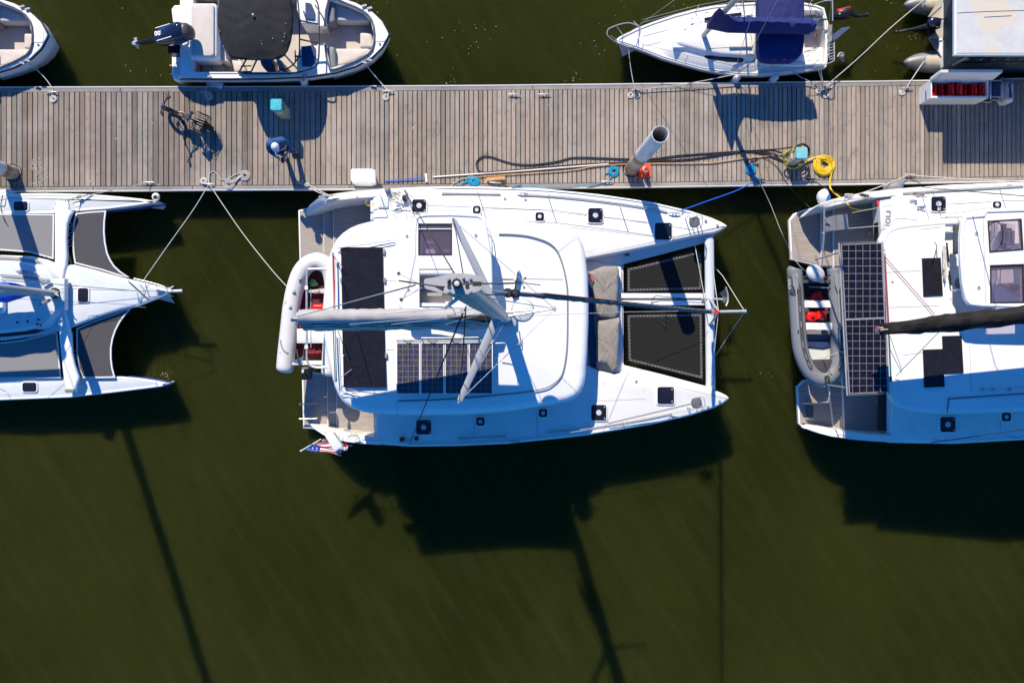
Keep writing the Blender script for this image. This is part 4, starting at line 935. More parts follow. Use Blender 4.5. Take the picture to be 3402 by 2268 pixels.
# forward beam, longeron
M().tube([P(2356, 785, 1.32), P(2361, 1294, 1.32)], .13, 14, sq=(1, .8)).build('crossbeam', K['pale grey gelcoat'], cat)
M().slab(xy([(2064, 974), (2345, 974), (2345, 991), (2064, 991)], 1.3), 1.3, .08, .02).build('walkway', K['gelcoat'], cat)
M().slab(xy([(2064, 998), (2346, 998), (2346, 1014), (2070, 1014)], 1.3), 1.3, .08, .02).build('walkway', K['gelcoat'], cat)
M().slab(xy([(2064, 989), (2346, 989), (2346, 1000), (2064, 1000)], 1.24), 1.24, .1).build('chain_channel', K['dark concrete'], cat, smooth=False)
m = M()
for i in range(56): m.tube(cr([P(2072 + i * 4.8 + dx, 994.5 + dy, 1.26) for dx, dy in ((-2.4, 0), (0, -1), (2.4, 0), (0, 1))], 2, True), .006, 4, True)
tag(m.build('anchor_chain', K['steel'], cat), kind='stuff')
line3([P(2170, 993, 1.36), P(2180, 982, 1.45), P(2195, 984, 1.4), P(2280, 992, 1.38), P(2346, 994, 1.38)], .010, 'rope dark', 'snubber_line', cat, sub=5)
line3([P(2166, 1015, 1.33), P(2165, 1000, 1.36), P(2172, 988, 1.4)], .010, 'rope dark', 'snubber_line', cat, sub=5)
M().tube([P(2330, 992, 1.38), P(2400, 994, 1.40)], .03).build('bow_roller', K['steel'], cat)
for s in (-1, 1): M().tube([P(2357, 1036 + s * 42, 1.4), P(2362, 1036 + s * 38, 1.5), P(2385, 1036 + s * 6, 2.0)], .03).build('beam_strut', K['steel'], cat)
# bowsprit
M().tube([P(2357, 1036, 1.75), P(2474, 1034, 1.75)], .04, 12).build('bowsprit', K['aluminium'], cat)
M().lathe(P(2474, 1034, 1.75), [(.05, -.04), (.05, .04)], 12, axis=(1, 0, 0)).build('sprit_end_cap', K['steel'], cat)
for q in ([P(2474, 1034, 1.75), P(2400, 915, 1.0), P(2372, 885, .5)], [P(2474, 1034, 1.75), P(2410, 1130, 1.0), P(2378, 1180, .4)], [P(2357, 808, 1.5), P(2387, 1034, 2.05)], [P(2362, 1270, 1.5), P(2387, 1036, 2.05)], [P(2307, 805, 1.5), P(2345, 1010, 1.9), P(2357, 1034, 1.85)]):
    line3(q, .011, 'rope white', 'sprit_stay', cat)
m = M(); m.ball(P(2384, 1037, 2.06), .055, sc3=(1.3, .9, .6)); m.tube(cr([P(2377 + 9 * math.cos(a), 1037 + 5 * math.sin(a), 2.1) for a in [i for i in range(7)]], 3), .014); m.build('red_lashing', K['red paint'], cat)
m = M(); fl = P(2372, 1046, 1.6); m.tube([P(2366, 1024, 1.9), P(2369, 1046, 1.9)], .05, 12); m.build('furler_drum', K['grey plastic'], cat)
# anchor
t = M(); a0 = P(2396, 995, 1.3)
an = M(); an.tube([P(2380, 993, 1.42), P(2412, 994, 1.30)], .022, 8, sq=(.6, 1.4)); ank = an.build('anchor', K['steel'], cat)
A = lambda x, y, z: P(x, y, z)
m = M(); vs = [A(2390, 974, 1.25), A(2408, 962, 1.15), A(2409, 951, 1.05), A(2413, 955, 1.0), A(2419, 985, .95), A(2419, 1000, .95), A(2412, 1017, 1.0), A(2409, 1016, 1.05), A(2404, 1005, 1.15), A(2396, 997, 1.22), A(2400, 985, 1.12)]
m.add(vs + [v - Vector((0, 0, .03)) for v in vs], [(0, 1, 4, 10), (1, 2, 3, 4), (10, 4, 5, 9), (9, 5, 8), (8, 5, 6, 7)] + [(i, i + 11, (i + 1) % 10 + 11, (i + 1) % 10) for i in range(10)])
m.build('anchor_blade', K['pontoon alu'], ank, smooth=False)
M().tube([A(2412, 953, 1.0), A(2418, 975, .97), A(2419, 1000, .97), A(2412, 1016, 1.0)], .022, 8).build('anchor_roll_bar', K['aluminium'], ank)
# sunbeds under taupe covers
def lumpy(name, poly, zt, th, key, parent, amp=.05, seed=1, bev=.09):
    r_ = random.Random(seed); m = M(); p = ccw(poly); cx = sum(q[0] for q in p) / len(p); cy = sum(q[1] for q in p) / len(p)
    dense = []
    for i in range(len(p)):
        a, b = p[i], p[(i + 1) % len(p)]
        for k in range(5): dense.append(a.lerp(b, k / 5))
    rs = []
    for sc_, dz in ((1, -th), (1.03, -th * .5), (1.0, -.05), (.95, -.012), (.86, .01), (.72, .03), (.55, .035), (.38, .045), (.2, .045), (.05, .045)):
        row = []
        for q in dense:
            x, y = cx + (q.x - cx) * sc_, cy + (q.y - cy) * sc_
            w_ = math.sin(x * 17 + seed * 3 + 2.2 * math.sin(y * 6)) * math.cos(y * 14 + seed) + .5 * math.sin(x * 37 + y * 29)
            row.append((x, y, zt + dz + (amp * w_ * (.5 if dz > -.04 else .2)) + (.4 * amp * math.sin(x * 47 + 9 * math.sin(y * 11)) if dz > -.02 else 0)))
        rs.append(row)
    m.rings(rs); return m.build(name, K[key], parent, ang=70)
lumpy('cushion_cover', rp(xy([(1985, 893), (2004, 885), (2052, 884), (2058, 898), (2052, 1000), (2056, 1045), (2040, 1058), (2000, 1054), (1978, 1040), (1968, 930), (1958, 905)], 1.62), .05), 1.62, .38, 'taupe canvas', cat, .022, 2)
lumpy('cushion_cover', rp(xy([(1988, 1068), (2060, 1054), (2058, 1080), (2054, 1190), (2052, 1226), (2036, 1236), (2018, 1210), (1984, 1205), (1982, 1130)], 1.62), .05), 1.62, .38, 'taupe canvas', cat, .022, 5)
lumpy('seat_cushion', rp(xy([(1946, 905), (1972, 915), (1976, 1210), (1984, 1222), (1962, 1210), (1952, 1130)], 1.4), .05), 1.4, .3, 'dark blue moulding', cat, .02, 7)
M().box(P(1965, 924, 1.72), (.10, .05, .03), .1).build('red_tag', K['red paint'], cat, smooth=False)
m = M()
for r_, x0, y0 in ((.10, 2212, 1066), (.07, 2206, 1052), (.085, 2216, 1078)): m.tube([P(x0, y0, ZN + .03) + Vector((r_ * math.cos(a), 1.3 * r_ * math.sin(a), .03 * math.sin(2 * a))) for a in [i * .42 for i in range(15)]], .009, 5, True)
tag(m.build('line_hank', K['rope dark'], cat))
M().box(P(2083, 846, 1.25), (.12, .06, .02), .15).build('vent_plate', K['rope red'], cat, smooth=False)
# ---------------- stern: platforms, steps, bulwarks
def stern(parent, plat, step, cock, wing, wing_in, S):
    M().slab(xy(plat, .36), .34, .3, .02, levels=[(.0, .2), (.08, .05), (.3, -.3)]).build('stern_platform', K['gelcoat'], parent)
    M().slab(inset(ccw(xy(plat, .36)), .045), .355, .02).build('teak_platform', K['teak'], parent, smooth=False)
    M().slab(xy(step, .48), .46, .5, .015).build('stern_step', K['gelcoat'], parent); M().slab(inset(ccw(xy(step, .48)), .02), .475, .02).build('teak_step', K['teak'], parent, smooth=False)
    M().slab(xy(cock, .58), .56, .6, .015).build('side_cockpit', K['gelcoat'], parent); M().slab(inset(ccw(xy(cock, .58)), .02), .575, .02).build('teak_sole', K['teak'], parent, smooth=False)
    # wing bulwark: rises from the platform to the deck
    m = M(); rs = []
    for k, (o, i_) in enumerate(zip(wing, wing_in)):
        zt = o[2]; a, b = P(o[0], o[1], zt), P(i_[0], i_[1], zt - .0)
        lo_, li_ = Vector((a.x, a.y, .1)), Vector((b.x, b.y + (-.02 * S), .3))
        rs.append([lo_ + Vector((.0, -.05 * S, 0)), a - Vector((0, 0, .06)), a + Vector((0, -.02 * S, 0)), b + Vector((0, .02 * S, .0)), b - Vector((0, 0, .05)), li_])
    m.rings(rs); m.build('stern_wing', K['gelcoat'], parent, ang=50)
stern(cat, [(990, 698), (1014, 692), (1090, 668), (1092, 862), (1070, 870), (994, 866)],
      [(1074, 672), (1108, 662), (1108, 880), (1074, 870)],
      [(1106, 655), (1236, 648), (1236, 900), (1106, 900)],
      [(1014, 700, .66), (1030, 678, 1.1), (1052, 660, 1.4), (1085, 647, 1.58), (1118, 641, 1.62), (1180, 633, 1.6), (1256, 627, 1.555)],
      [(1016, 712, .64), (1046, 697, 1.1), (1078, 681, 1.4), (1098, 673, 1.55), (1125, 667, 1.6), (1185, 660, 1.6), (1256, 655, 1.555)], 1)
stern(cat, [(1002, 1246), (1034, 1236), (1092, 1240), (1092, 1436), (1034, 1424), (1006, 1422)],
      [(1086, 1240), (1119, 1240), (1119, 1446), (1088, 1440)],
      [(1117, 1200), (1248, 1200), (1248, 1452), (1117, 1446)],
      [(1030, 1412, .66), (1050, 1430, .95), (1075, 1446, 1.2), (1105, 1459, 1.38), (1152, 1469, 1.48), (1206, 1475, 1.53), (1260, 1478, 1.555)],
      [(1038, 1411, .64), (1070, 1417, .95), (1095, 1426, 1.2), (1120, 1434, 1.35), (1152, 1441, 1.48), (1206, 1447, 1.53), (1260, 1450, 1.555)], -1)
M().slab(xy(box4(1232, 652, 1256, 760), 1.4), 1.5, .5, .02).build('cockpit_bulkhead', K['pale grey gelcoat'], cat)
M().slab(xy(box4(1256, 655, 1290, 690), 1.62), 1.6, .2, .02).build('winch_base', K['pale grey gelcoat'], cat)
M().slab(xy(box4(1245, 1380, 1300, 1455), 1.4), 1.45, .5, .02).build('cockpit_bulkhead', K['pale grey gelcoat'], cat)
M().slab(xy(box4(1112, 880, 1245, 1235), .6), .60, .3).build('cockpit_sole', K['teak'], cat, smooth=False)
# swim ladder
m = M()
for y in (1342, 1391): m.tube([P(994, y, .55), P(1026, y, .55), P(1054, y - 2, .55)], .018)
m.build('ladder_rail', K['steel'], cat)
m = M()
for x in (1026, 1048): m.box(P(x, 1366, .53), (.045, .38, .03))
m.build('ladder_step', K['grey plastic'], cat, smooth=False)
# pushpits, cleats and mess on the quarters
for d in (1, -1):
    Y = (lambda y: y) if d > 0 else (lambda y: 2107 - y)
    for q in ([(1080, 678), (1086, 663), (1120, 655), (1180, 648), (1258, 645)],):
        line3([P(x, Y(y), 2.05) for x, y in q], .013, 'steel', 'pushpit', cat, sub=3)
        for x, y in q[1:]:
            p = P(x, Y(y), 2.05); line3([p, Vector((p.x, p.y, 1.5))], .012, 'steel', 'pushpit_leg', cat)
m = M(); m.tube([P(1060, 655, 1.62), P(1085, 650, 1.7), P(1095, 655, 1.66)], .03); m.build('bollard', K['steel'], cat)
r_ = random.Random(5)
def tangle(cx, cy, z, rx, ry, n, rad, key, label, name='rope_tangle'):
    pts = [P(cx + r_.uniform(-rx, rx), cy + r_.uniform(-ry, ry), z + r_.uniform(0, .08)) for _ in range(n)]
    m = M(); m.tube(cr(pts, 5), rad, 5); return tag(m.build(name, K[key]), label, 'rope', 'bunched ropes on the boats')
tangle(1101, 654, 1.6, 20, 8, 22, .012, 'rope white', 'bunched white mooring rope on the port quarter of the middle catamaran')
tangle(1316, 652, 1.75, 20, 16, 16, .009, 'rope grey', 'tangle of grey lines by the aft winch of the middle catamaran')
tangle(1170, 1445, 1.7, 24, 6, 12, .008, 'rope grey', 'loose grey line on the starboard quarter of the middle catamaran')
tangle(1075, 1462, 1.6, 10, 5, 10, .009, 'rope grey', 'small knot of rope at the flagstaff of the middle catamaran')
for x, y, c_ in ((1287, 630, 'grey plastic'), (1345, 658, 'rubber')):
    M().lathe(P(x, y, 1.62), [(.085, -.06), (.07, .02), (.075, .07), (.05, .1)], 18).build('winch', K[c_], cat)
M().lathe(P(1336, 1459, 1.6), [(.07, -.05), (.06, .03), (.065, .09), (.04, .1)], 18).build('winch', K['copper'], cat)
M().lathe(P(1383, 1456, 1.6), [(.06, -.05), (.05, .03), (.04, .05)], 18).build('fairlead', K['rubber'], cat)
m = M(); m.tube(cr([P(1217, 665, 1.75), P(1216, 678, 1.7), P(1222, 683, 1.66), P(1235, 681, 1.66), P(1245, 672, 1.7)], 5), .012); tag(m.build('yellow_strap', K['hose yellow']), 'small yellow strap looped on the rail of the middle catamaran', 'strap')
for q in ([P(1292, 655, 2.2), P(1303, 700, 1.6)], [P(1330, 662, 2.1), P(1345, 700, 1.6)], [P(1350, 650, 2.2), P(1362, 708, 1.6)], [P(1300, 690, 1.62), P(1362, 691, 1.62)]):
    line3(q, .010, 'steel', 'boarding_frame', cat)
# wet scuff at the cockpit
# stern arch / davit tubes
line3([P(1087, 893, 2.6), P(1030, 894, 2.6), P(1020, 902, 2.6), P(1019, 950, 2.6), P(1019, 1150, 2.6), P(1020, 1195, 2.6), P(1030, 1213, 2.6), P(1050, 1220, 2.6), P(1090, 1219, 2.6)], .028, 'steel', 'davit_arch', cat, n=8, sub=3)
line3([P(1033, 960, 2.35), P(1033, 1155, 2.35)], .012, 'steel', 'davit_bar', cat)
for y in (956, 1152): M().box(P(1018, y, 2.62), (.08, .10, .06)).build('davit_block', K['white paint'], cat, smooth=False)
# mast and boom -------------------------------------------------------------
mb, mt = Vector((-.17, .58, 2.75)), Vector((-.41, .41, 19.3))
def ML(z, dx=0, dy=0): return mb.lerp(mt, (z - mb.z) / (mt.z - mb.z)) + Vector((dx, dy, 0))
def sect(p, a, b, n=20): return [p + Vector((a * math.cos(2 * math.pi * k / n), b * math.sin(2 * math.pi * k / n), 0)) for k in range(n)]
M().rings([sect(ML(2.75), .17, .10), sect(ML(9), .17, .10), sect(ML(15.5), .16, .09), sect(ML(19.2), .13, .07)]).build('mast', K['mast paint'], cat)
M().slab(rp([(mb.x - .28, mb.y - .2), (mb.x + .28, mb.y - .2), (mb.x + .28, mb.y + .2), (mb.x - .28, mb.y + .2)], .06), 3.2, .3, .02).build('mast_step', K['aluminium'], cat)
# masthead crane, lights, wind gear
zt = 19.34
crane = M().slab(rp(xy([(1408, 926), (1440, 922), (1490, 910), (1530, 907), (1570, 911), (1603, 923), (1604, 955), (1590, 968), (1550, 978), (1460, 972), (1410, 958)], zt), .02), zt, .03).build('masthead_crane', K['mast paint'], cat)
for x, y in ((1491, 926), (1512, 923), (1539, 923), (1563, 925), (1492, 968), (1563, 968)): M().lathe(P(x, y, zt), [(.012, 0), (.010, .03)], 8).build('crane_bolt', K['steel'], crane)
for x, y in ((1492, 939), (1492, 952), (1552, 938), (1552, 951)): M().slab(rp(xy(box4(x - 6, y - 4, x + 6, y + 4), zt), .005), zt + .012, .01).build('sheave_slot', K['rubber'], crane)
M().lathe(P(1519, 943, zt), [(.034, 0), (.034, .07), (.026, .09)], 20).build('anchor_light', K['rubber'], crane); M().lathe(P(1518, 942, zt + .09), [(.018, 0), (.018, .01), (.008, .015)], 18).build('light_lens', K['interior white'], crane)
line3([P(1536, 943, zt + .1), P(1569, 942, zt + .12), P(1680, 941, zt + .12), P(1735, 939, zt + .1)], .007, 'rubber', 'wind_sensor_arm', crane)
M().box(P(1585, 943, zt + .12), (.06, .03, .03)).build('sensor_block', K['rubber'], crane, smooth=False)
m = M(); c = P(1733, 939, zt + .1)
for a in (.9, 3.0, 5.2): m.tube([c, c + Vector((.036 * math.cos(a), .036 * math.sin(a), 0))], .002, 4); m.ball(c + Vector((.04 * math.cos(a), .04 * math.sin(a), 0)), .008, 8, 6)
m.tube([c, P(1796, 947, zt + .12)], .003, 4); m.tube([P(1670, 929, zt + .1), P(1705, 930, zt + .1), P(1730, 937, zt + .1)], .003, 4); m.build('anemometer', K['rubber'], crane)
m = M(); v = [P(1325, 932, zt + .25), P(1358, 937, zt + .25), P(1440, 949, zt + .25), P(1477, 954, zt + .25)]
m.tube(v, .006, 5); m.add([P(1325, 932, zt + .26), P(1362, 934, zt + .26), P(1358, 941, zt + .26)], [(0, 1, 2)]); m.add([P(1440, 950, zt + .26), P(1477, 950, zt + .26), P(1473, 969, zt + .26), P(1448, 955, zt + .26)], [(0, 1, 2, 3)]); m.build('wind_arrow', K['rubber'], crane)
for q in ([P(1402, 947, zt + .2), P(1325, 909, zt + .2)], [P(1402, 955, zt + .2), P(1333, 995, zt + .2)]):
    line3(q, .003, 'steel', 'vane_reference_arm', crane)
    M().box(q[1], (.022, .022, .003), .5).build('vane_tab', K['rubber'], crane, smooth=False)
line3([P(1527, 988, 18.7), P(1478, 1023, 18.6)], .016, 'aluminium', 'deck_light_arm', cat)
# radar
zrd = 5.1; rc = P(1737, 1031, zrd)
M().lathe(rc, [(.16, -.13), (.245, -.09), (.25, .0), (.235, .07), (.17, .10), (.03, .115)], 32).build('radar_dome', K['tube white'], cat); M().lathe(rc + Vector((0, 0, .112)), [(.02, 0), (.012, .01)], 8).build('radar_badge', K['grey plastic'], cat)
M().lathe(rc, [(.20, -.17), (.262, -.13), (.268, -.06), (.25, -.05)], 32).build('radar_base', K['grey plastic'], cat)
M().tube([ML(5.0, .15), rc + Vector((-.05, 0, -.15))], .045).build('radar_bracket', K['aluminium'], cat)
# spreaders
zsr = 8.5; tips = [P(1508, 733, zsr), P(1527, 1331, zsr)]
for tp in tips:
    rt = ML(zsr); d = (tp - rt).normalized(); m = M(); sd = Vector((-d.y, d.x, 0)); rs = []
    for k, (wd_, th_) in ((0, (.085, .028)), (.5, (.078, .025)), (.95, (.058, .02)), (1, (.05, .015))):
        c = rt.lerp(tp, k); rs.append([c + sd * (wd_ * math.cos(2 * math.pi * j / 12)) + Vector((0, 0, th_ * math.sin(2 * math.pi * j / 12))) for j in range(12)])
    m.rings(rs); sr = m.build('spreader', K['spreader'], cat)
    M().tube([tp, tp + d * .05], .028, 8).build('spreader_end', K['grey plastic'], sr)
fs = P(1842, 1025, zsr); M().tube([ML(zsr, .15, .04), fs], .018).build('jumper_strut', K['steel'], cat); M().tube([ML(zsr, .15, -.04), fs], .018).build('jumper_strut', K['steel'], cat)
M().tube([fs + Vector((0, .04, -.02)), fs + Vector((.03, 0, .0)), fs + Vector((0, -.05, -.02))], .014).build('strut_end', K['steel'], cat)
for tp in tips: line3([tp, fs], .008, 'steel', 'diamond_wire', cat)
hounds = ML(16.5)
for tp in tips:
    s_ = 1 if tp.y > 1 else -1
    line3([tp, hounds + Vector((-.1, .08 * s_, 0))], .008, 'rope dark', 'diamond_wire', cat); line3([tp, ML(3.6, 0, .1 * s_)], .008, 'steel', 'diamond_wire', cat)
line3([fs, hounds + Vector((.15, 0, 0))], .007, 'steel', 'diamond_wire', cat); line3([fs, ML(4.2, .16)], .007, 'steel', 'diamond_wire', cat)
line3([P(1343, 632, ZK), P(1382, 664, 2.4)], .014, 'steel', 'shroud_turnbuckle', cat); line3([P(1343, 632, ZK), hounds + Vector((-.12, .09, 0))], .009, 'rope dark', 'shroud', cat)
line3([P(1360, 1474, ZK), P(1370, 1450, 2.1)], .014, 'steel', 'shroud_turnbuckle', cat); line3([P(1360, 1474, ZK), hounds + Vector((-.12, -.12, 0))], .010, 'rope dark', 'shroud', cat)
M().box(hounds + Vector((-.13, -.13, 0)), (.05, .05, .2)).build('shroud_tang', K['aluminium'], cat, smooth=False)
# forestay with furled sail
s0, s1 = Vector((-.19, .45, 17.6)), P(2362, 1036, 1.95)
fsp = [s0.lerp(s1, k) for k in (0, .03, .05, .06, .2, .4, .6, .8, .97, 1)]
m = M(); pts = []; rr = []
n = 90
for i in range(n + 1):
    k = .045 + (.985 - .045) * i / n; pts.append(s0.lerp(s1, k)); rr.append((.018 + .036 * k ** .7) * (1 + .13 * math.sin(i * 1.7) + .08 * math.sin(i * 3.9)))
m.tube(pts, rr, 10); m.build('furled_jib', K['dark grey canvas'], cat, ang=70)
line3([s0, s1], .012, 'steel', 'forestay', cat)
for k in (.028, .040): M().lathe(s0.lerp(s1, k), [(.042, -.04), (.046, 0), (.042, .04)], 20, axis=(s1 - s0)).build('furler_swivel', K['rubber'], cat)
for dz, key in ((.05, 'rope red'), (.07, 'rope dark'), (.06, 'rope dark')):
    dy = {'rope red': .03, 'rope dark': .012}[key] + (dz - .05) * .6
    line3([ML(17.4, .1), s0.lerp(s1, .1) + Vector((0, dy, dz)), s0.lerp(s1, .5) + Vector((0, dy, dz)), s0.lerp(s1, .97) + Vector((0, dy, dz))], .006, key, 'furling_line', cat)
line3([ML(6.2, .15), P(2080, 1036, 2.6), P(2346, 1032, 1.9)], .006, 'rope white', 'inner_stay', cat)
line3([P(1980, 989, 7.2 - 0), P(2030, 1000, 6)], .001, 'rope white', 'leech_cord', cat)
# boom and sail bag
bz = 5.35; b0, b1 = ML(4.78, -.2), P(967, 1058, 5.4)
M().tube([b0, b1], .10, 12, sq=(.7, 1.2)).build('boom', K['mast paint'], cat)
m = M(); rs = []; n = 46
for i in range(n + 1):
    k = i / n; c = b0.lerp(P(1012, 1060, bz), k); h = 1.06 - .36 * k; 
    w0 = math.sin(k * 40) * .012 + math.sin(k * 93) * .008
    prof = [(-.18, -.12), (-.27 + w0, .06), (-.215 + w0, h * .36), (-.165 + w0, h * .62), (-.10, h * .88), (-.02 + w0, h), (.10, h * .98 + w0), (.19 - w0, h * .80), (.20 + w0, h * .5), (.21, .10), (.16, -.12)]
    rs.append([c + Vector((0, y, z)) for y, z in prof])
m.rings(rs); bag = m.build('sail_bag', K['grey canvas'], cat, ang=75)
for dy, h in ((-.125, .80), (-.175, .56)):
    line3([b0.lerp(P(1012, 1060, bz), k) + Vector((0, dy - .012 + .01 * math.sin(k * 30), h * (1 - .27 * k))) for k in [i / 20 for i in range(21)]], .010, 'black canvas', 'bag_batten', bag)
m = M(); rs = []
for k in (0, .08, .16, .24):
    c = b0.lerp(P(1012, 1060, bz), k); h = 1.1 - .5 * k; rs.append([c + Vector((0, y, z)) for y, z in ((-.15 + .3 * k, h - .3), (-.1 + .3 * k, h + .02), (.0, h + .05 - .2 * k), (.03, h), (-.02, h - .3))])
m.rings(rs); m.build('stacked_sail', K['black sailcloth'], cat)
for x, yy in ((1620, 1100), (1480, 1098), (1300, 1096), (1160, 1090)):
    line3([ML(12.0, -.12, -.06), P(x, 1062, bz + .75) + Vector((0, -.10, 0))], .005, 'rope white', 'lazy_jack', cat)
for x in (1500, 1250): line3([ML(12.0, -.12, .06), P(x, 1045, bz + .7)], .005, 'rope grey', 'lazy_jack', cat)
line3([P(968, 1056, bz + .06), ML(19.1, -.3)], .008, 'rope grey', 'topping_lift', cat)
tangle(975, 1058, bz, 14, 6, 12, .010, 'rope white', 'bunched white line at the outer end of the grey boom')
for a, b in (((1113, 1066), (1113, 850)), ((1113, 1066), (1117, 1268))): line3([P(a[0], a[1], bz), P(b[0], b[1], 3.5)], .009, 'rope red' if b[1] < 1000 else 'rope green', 'mainsheet', cat)
m = M(); m.tube(cr([P(1646, 1140, 3.55), P(1670, 1139, 3.55), P(1690, 1141, 3.55)], 3), .012); m.build('halyard_bail', K['steel'], cat)
line3([P(1726, 1100, 3.2), P(1731, 1150, 3.1)], .014, 'rubber', 'hatch_gasket', cat)
m = M(); m.slab(rp(xy([(1712, 893), (1725, 890), (1728, 897), (1716, 985), (1700, 985)], 3.2), .03), 3.2, .2, .03); m.build('roof_fairing', K['gelcoat'], cat)
line3([P(1722, 900, 3.24), P(1708, 975, 3.26)], .018, 'rubber', 'fairing_slot', cat)
line3([P(1612, 752, 3.25), P(1632, 780, 3.3), P(1635, 860, 3.4), P(1632, 930, 3.4)], .012, 'seam', 'window_gasket', cat, sub=3)
# grill lid and flag on the starboard quarter
t = thing('rail_grill', 'white lidded box grill hung outside the starboard rail above the flag', 'grill', P(1108, 1470, 1.7))
q = rp(xy([(1078, 1448), (1105, 1434), (1139, 1484), (1111, 1503)], 2.25), .04)
M().slab(q, 2.25, .16, .03).build('lid', K['white paint'], t); M().slab(inset(ccw(q), .02), 2.08, .14).build('body', K['black plastic'], t)
M().tube([P(1120, 1503, 2.15), P(1142, 1488, 2.15)], .012).build('handle', K['steel'], t)
M().tube([P(1095, 1460, 1.6), P(1106, 1468, 2.0)], .02).build('bracket', K['steel'], t)
p0, p1 = P(1066, 1458, 1.75), P(1000, 1497, 2.15)
t = thing('ensign', 'American flag drooping from a tilted staff at the stern of the middle catamaran', 'flag', p0)
M().tube([p0, p1], .014).build('staff', K['pole white'], t); M().ball(p1, .028).build('finial', K['white paint'], t)
def flag():
    nx, ny = 26, 13; a, b = p1.lerp(p0, .12), p1.lerp(p0, .80); vs = []
    for j in range(ny * 2 + 1):
        for i in range(nx + 1):
            u_ = i / nx; v_ = j / (ny * 2); base = a.lerp(b, v_)
            q = base + Vector((.80 * u_ + .06 * v_ * u_, -.16 * u_ * (1.5 - v_ * .9) - .03 * math.sin(v_ * 9 + u_ * 5), -.55 * u_ + .0))
            q += Vector((.03 * math.sin(v_ * 14), .05 * u_ * math.sin(v_ * 16 + u_ * 3), 0)); vs.append(q)
    fw_, fr_, fb_ = [], [], []
    for j in range(ny * 2):
        for i in range(nx):
            f_ = (j * (nx + 1) + i, j * (nx + 1) + i + 1, (j + 1) * (nx + 1) + i + 1, (j + 1) * (nx + 1) + i); st = (j // 2)
            if i < nx * .36 and st < 7: (fw_ if (i % 3 == 1 and j % 3 == 1) else fb_).append(f_)
            elif st % 2 == 0: fr_.append(f_)
            else: fw_.append(f_)
    me_ = M(); me_.add(vs, fw_ + fr_ + fb_); ob = me_.build('flag_cloth', K['flag white'], t)
    ob.data.materials.append(K['flag red']); ob.data.materials.append(K['flag blue'])
    for i_, pl in enumerate(ob.data.polygons): pl.material_index = 0 if i_ < len(fw_) else (1 if i_ < len(fw_) + len(fr_) else 2)
flag()
# hanging inflatable dinghy ------------------------------------------------
t = thing('inflatable_dinghy', 'white inflatable dinghy with black outboard hanging across the stern of the middle catamaran', 'dinghy', P(1030, 1060, 1.3), 'inflatable dinghies')
ZT = 1.62
path = [(945, 1238), (947, 1222), (951, 1175), (960, 1094), (968, 1022), (980, 960), (998, 908), (1022, 879), (1052, 868), (1080, 878), (1100, 905), (1108, 960), (1108, 1022), (1105, 1094), (1099, 1175), (1096, 1235), (1095, 1250)]
c_ = cr(PP(path, ZT), 5); n = len(c_)
rad = [.235 * min(1, .45 + .55 * math.sqrt(min(1, min(i, n - 1 - i) / 5))) for i in range(n)]
tb = M().tube(c_, rad, 16).build('tube', K['tube white'], t, ang=70)
for (x, y, a) in ((992, 928, 1.1), (971, 972, 1.25), (959, 1022, 1.35)):
    p = P(x + 6, y, ZT + .22); M().tube([p + Vector((-.03, -.09, -.03)), p + Vector((.0, 0, .03)), p + Vector((.03, .09, -.02))], [.015, .03, .012], 8, sq=(1.4, .7)).build('grab_handle', K['grey plastic'], tb)
for (x, y) in ((947, 1056), (941, 1113), (932, 1172)): M().lathe(P(x, y, ZT + .2), [(.025, 0), (.02, .012)], 10).build('valve', K['grey plastic'], tb)
m = M()
for q in ([(948, 1008), (962, 985), (984, 968)], [(954, 1018), (966, 1000), (972, 992)]):
    pts = [P(x, y, ZT + .195) for x, y in q]; m.tube(pts, .028, 6, sq=(1, .5))
m.build('tan_stripe', K['tan stripe'], tb)
m = M(); m.tube(cr([P(932, 1128, ZT + .2), P(936, 1150, ZT + .22), P(946, 1168, ZT + .235), P(956, 1173, ZT + .22)], 4), [.01] + [.02] * 11 + [.035], 6, sq=(1, .4)); m.build('grey_swoosh', K['tube grey'], tb)
M().slab(xy([(985, 1000), (1010, 930), (1050, 895), (1080, 930), (1090, 1000), (1090, 1190), (980, 1190)], 1.35), 1.36, .06).build('floor', K['maroon'], t, smooth=False)
M().slab(xy([(1018, 965), (1080, 958), (1084, 975), (1018, 972)], 1.5), 1.52, .05, .01).build('bow_shelf', K['interior white'], t)
M().slab(rp(xy(box4(986, 1092, 1076, 1140), 1.72), .01), 1.72, .04, .01).build('thwart', K['gelcoat'], t)
M().slab(xy(box4(966, 1198, 1080, 1212), 1.7), 1.72, .4, .01).build('transom', K['gelcoat'], t)
m = M(); m.add([P(965, 1200, 1.75), P(990, 1192, 1.85), P(1010, 1180, 1.8), P(1002, 1206, 1.75), P(985, 1208, 1.72)], [(0, 1, 2, 3, 4)]); m.build('splash_guard', K['white paint'], t)
ob_ = M().slab(rp(xy(box4(998, 1217, 1030, 1262), 2.0), .05), 2.0, .3, .07, 4).build('outboard_motor', K['black plastic'], t); M().box(P(1006, 1232, 2.01), (.06, .09, .01)).build('sticker', K['interior white'], ob_, smooth=False)
M().tube([P(1013, 1240, 1.75), P(1014, 1230, .9)], .07).build('outboard_leg', K['black plastic'], ob_)
line3([P(986, 1160, 1.7), P(990, 1190, 1.85), P(996, 1215, 1.85)], .022, 'rubber', 'tiller', t, sub=3)
tangle(1040, 935, 1.5, 16, 14, 26, .012, 'green net', 'green net and rope heaped in the bow of the hanging dinghy')
tangle(1050, 968, 1.56, 16, 5, 16, .009, 'rope white', 'pale yellow white line on the bow shelf of the hanging dinghy')
tangle(1040, 1165, 1.5, 26, 16, 26, .012, 'rope red', 'red hose loops in the stern of the hanging dinghy')
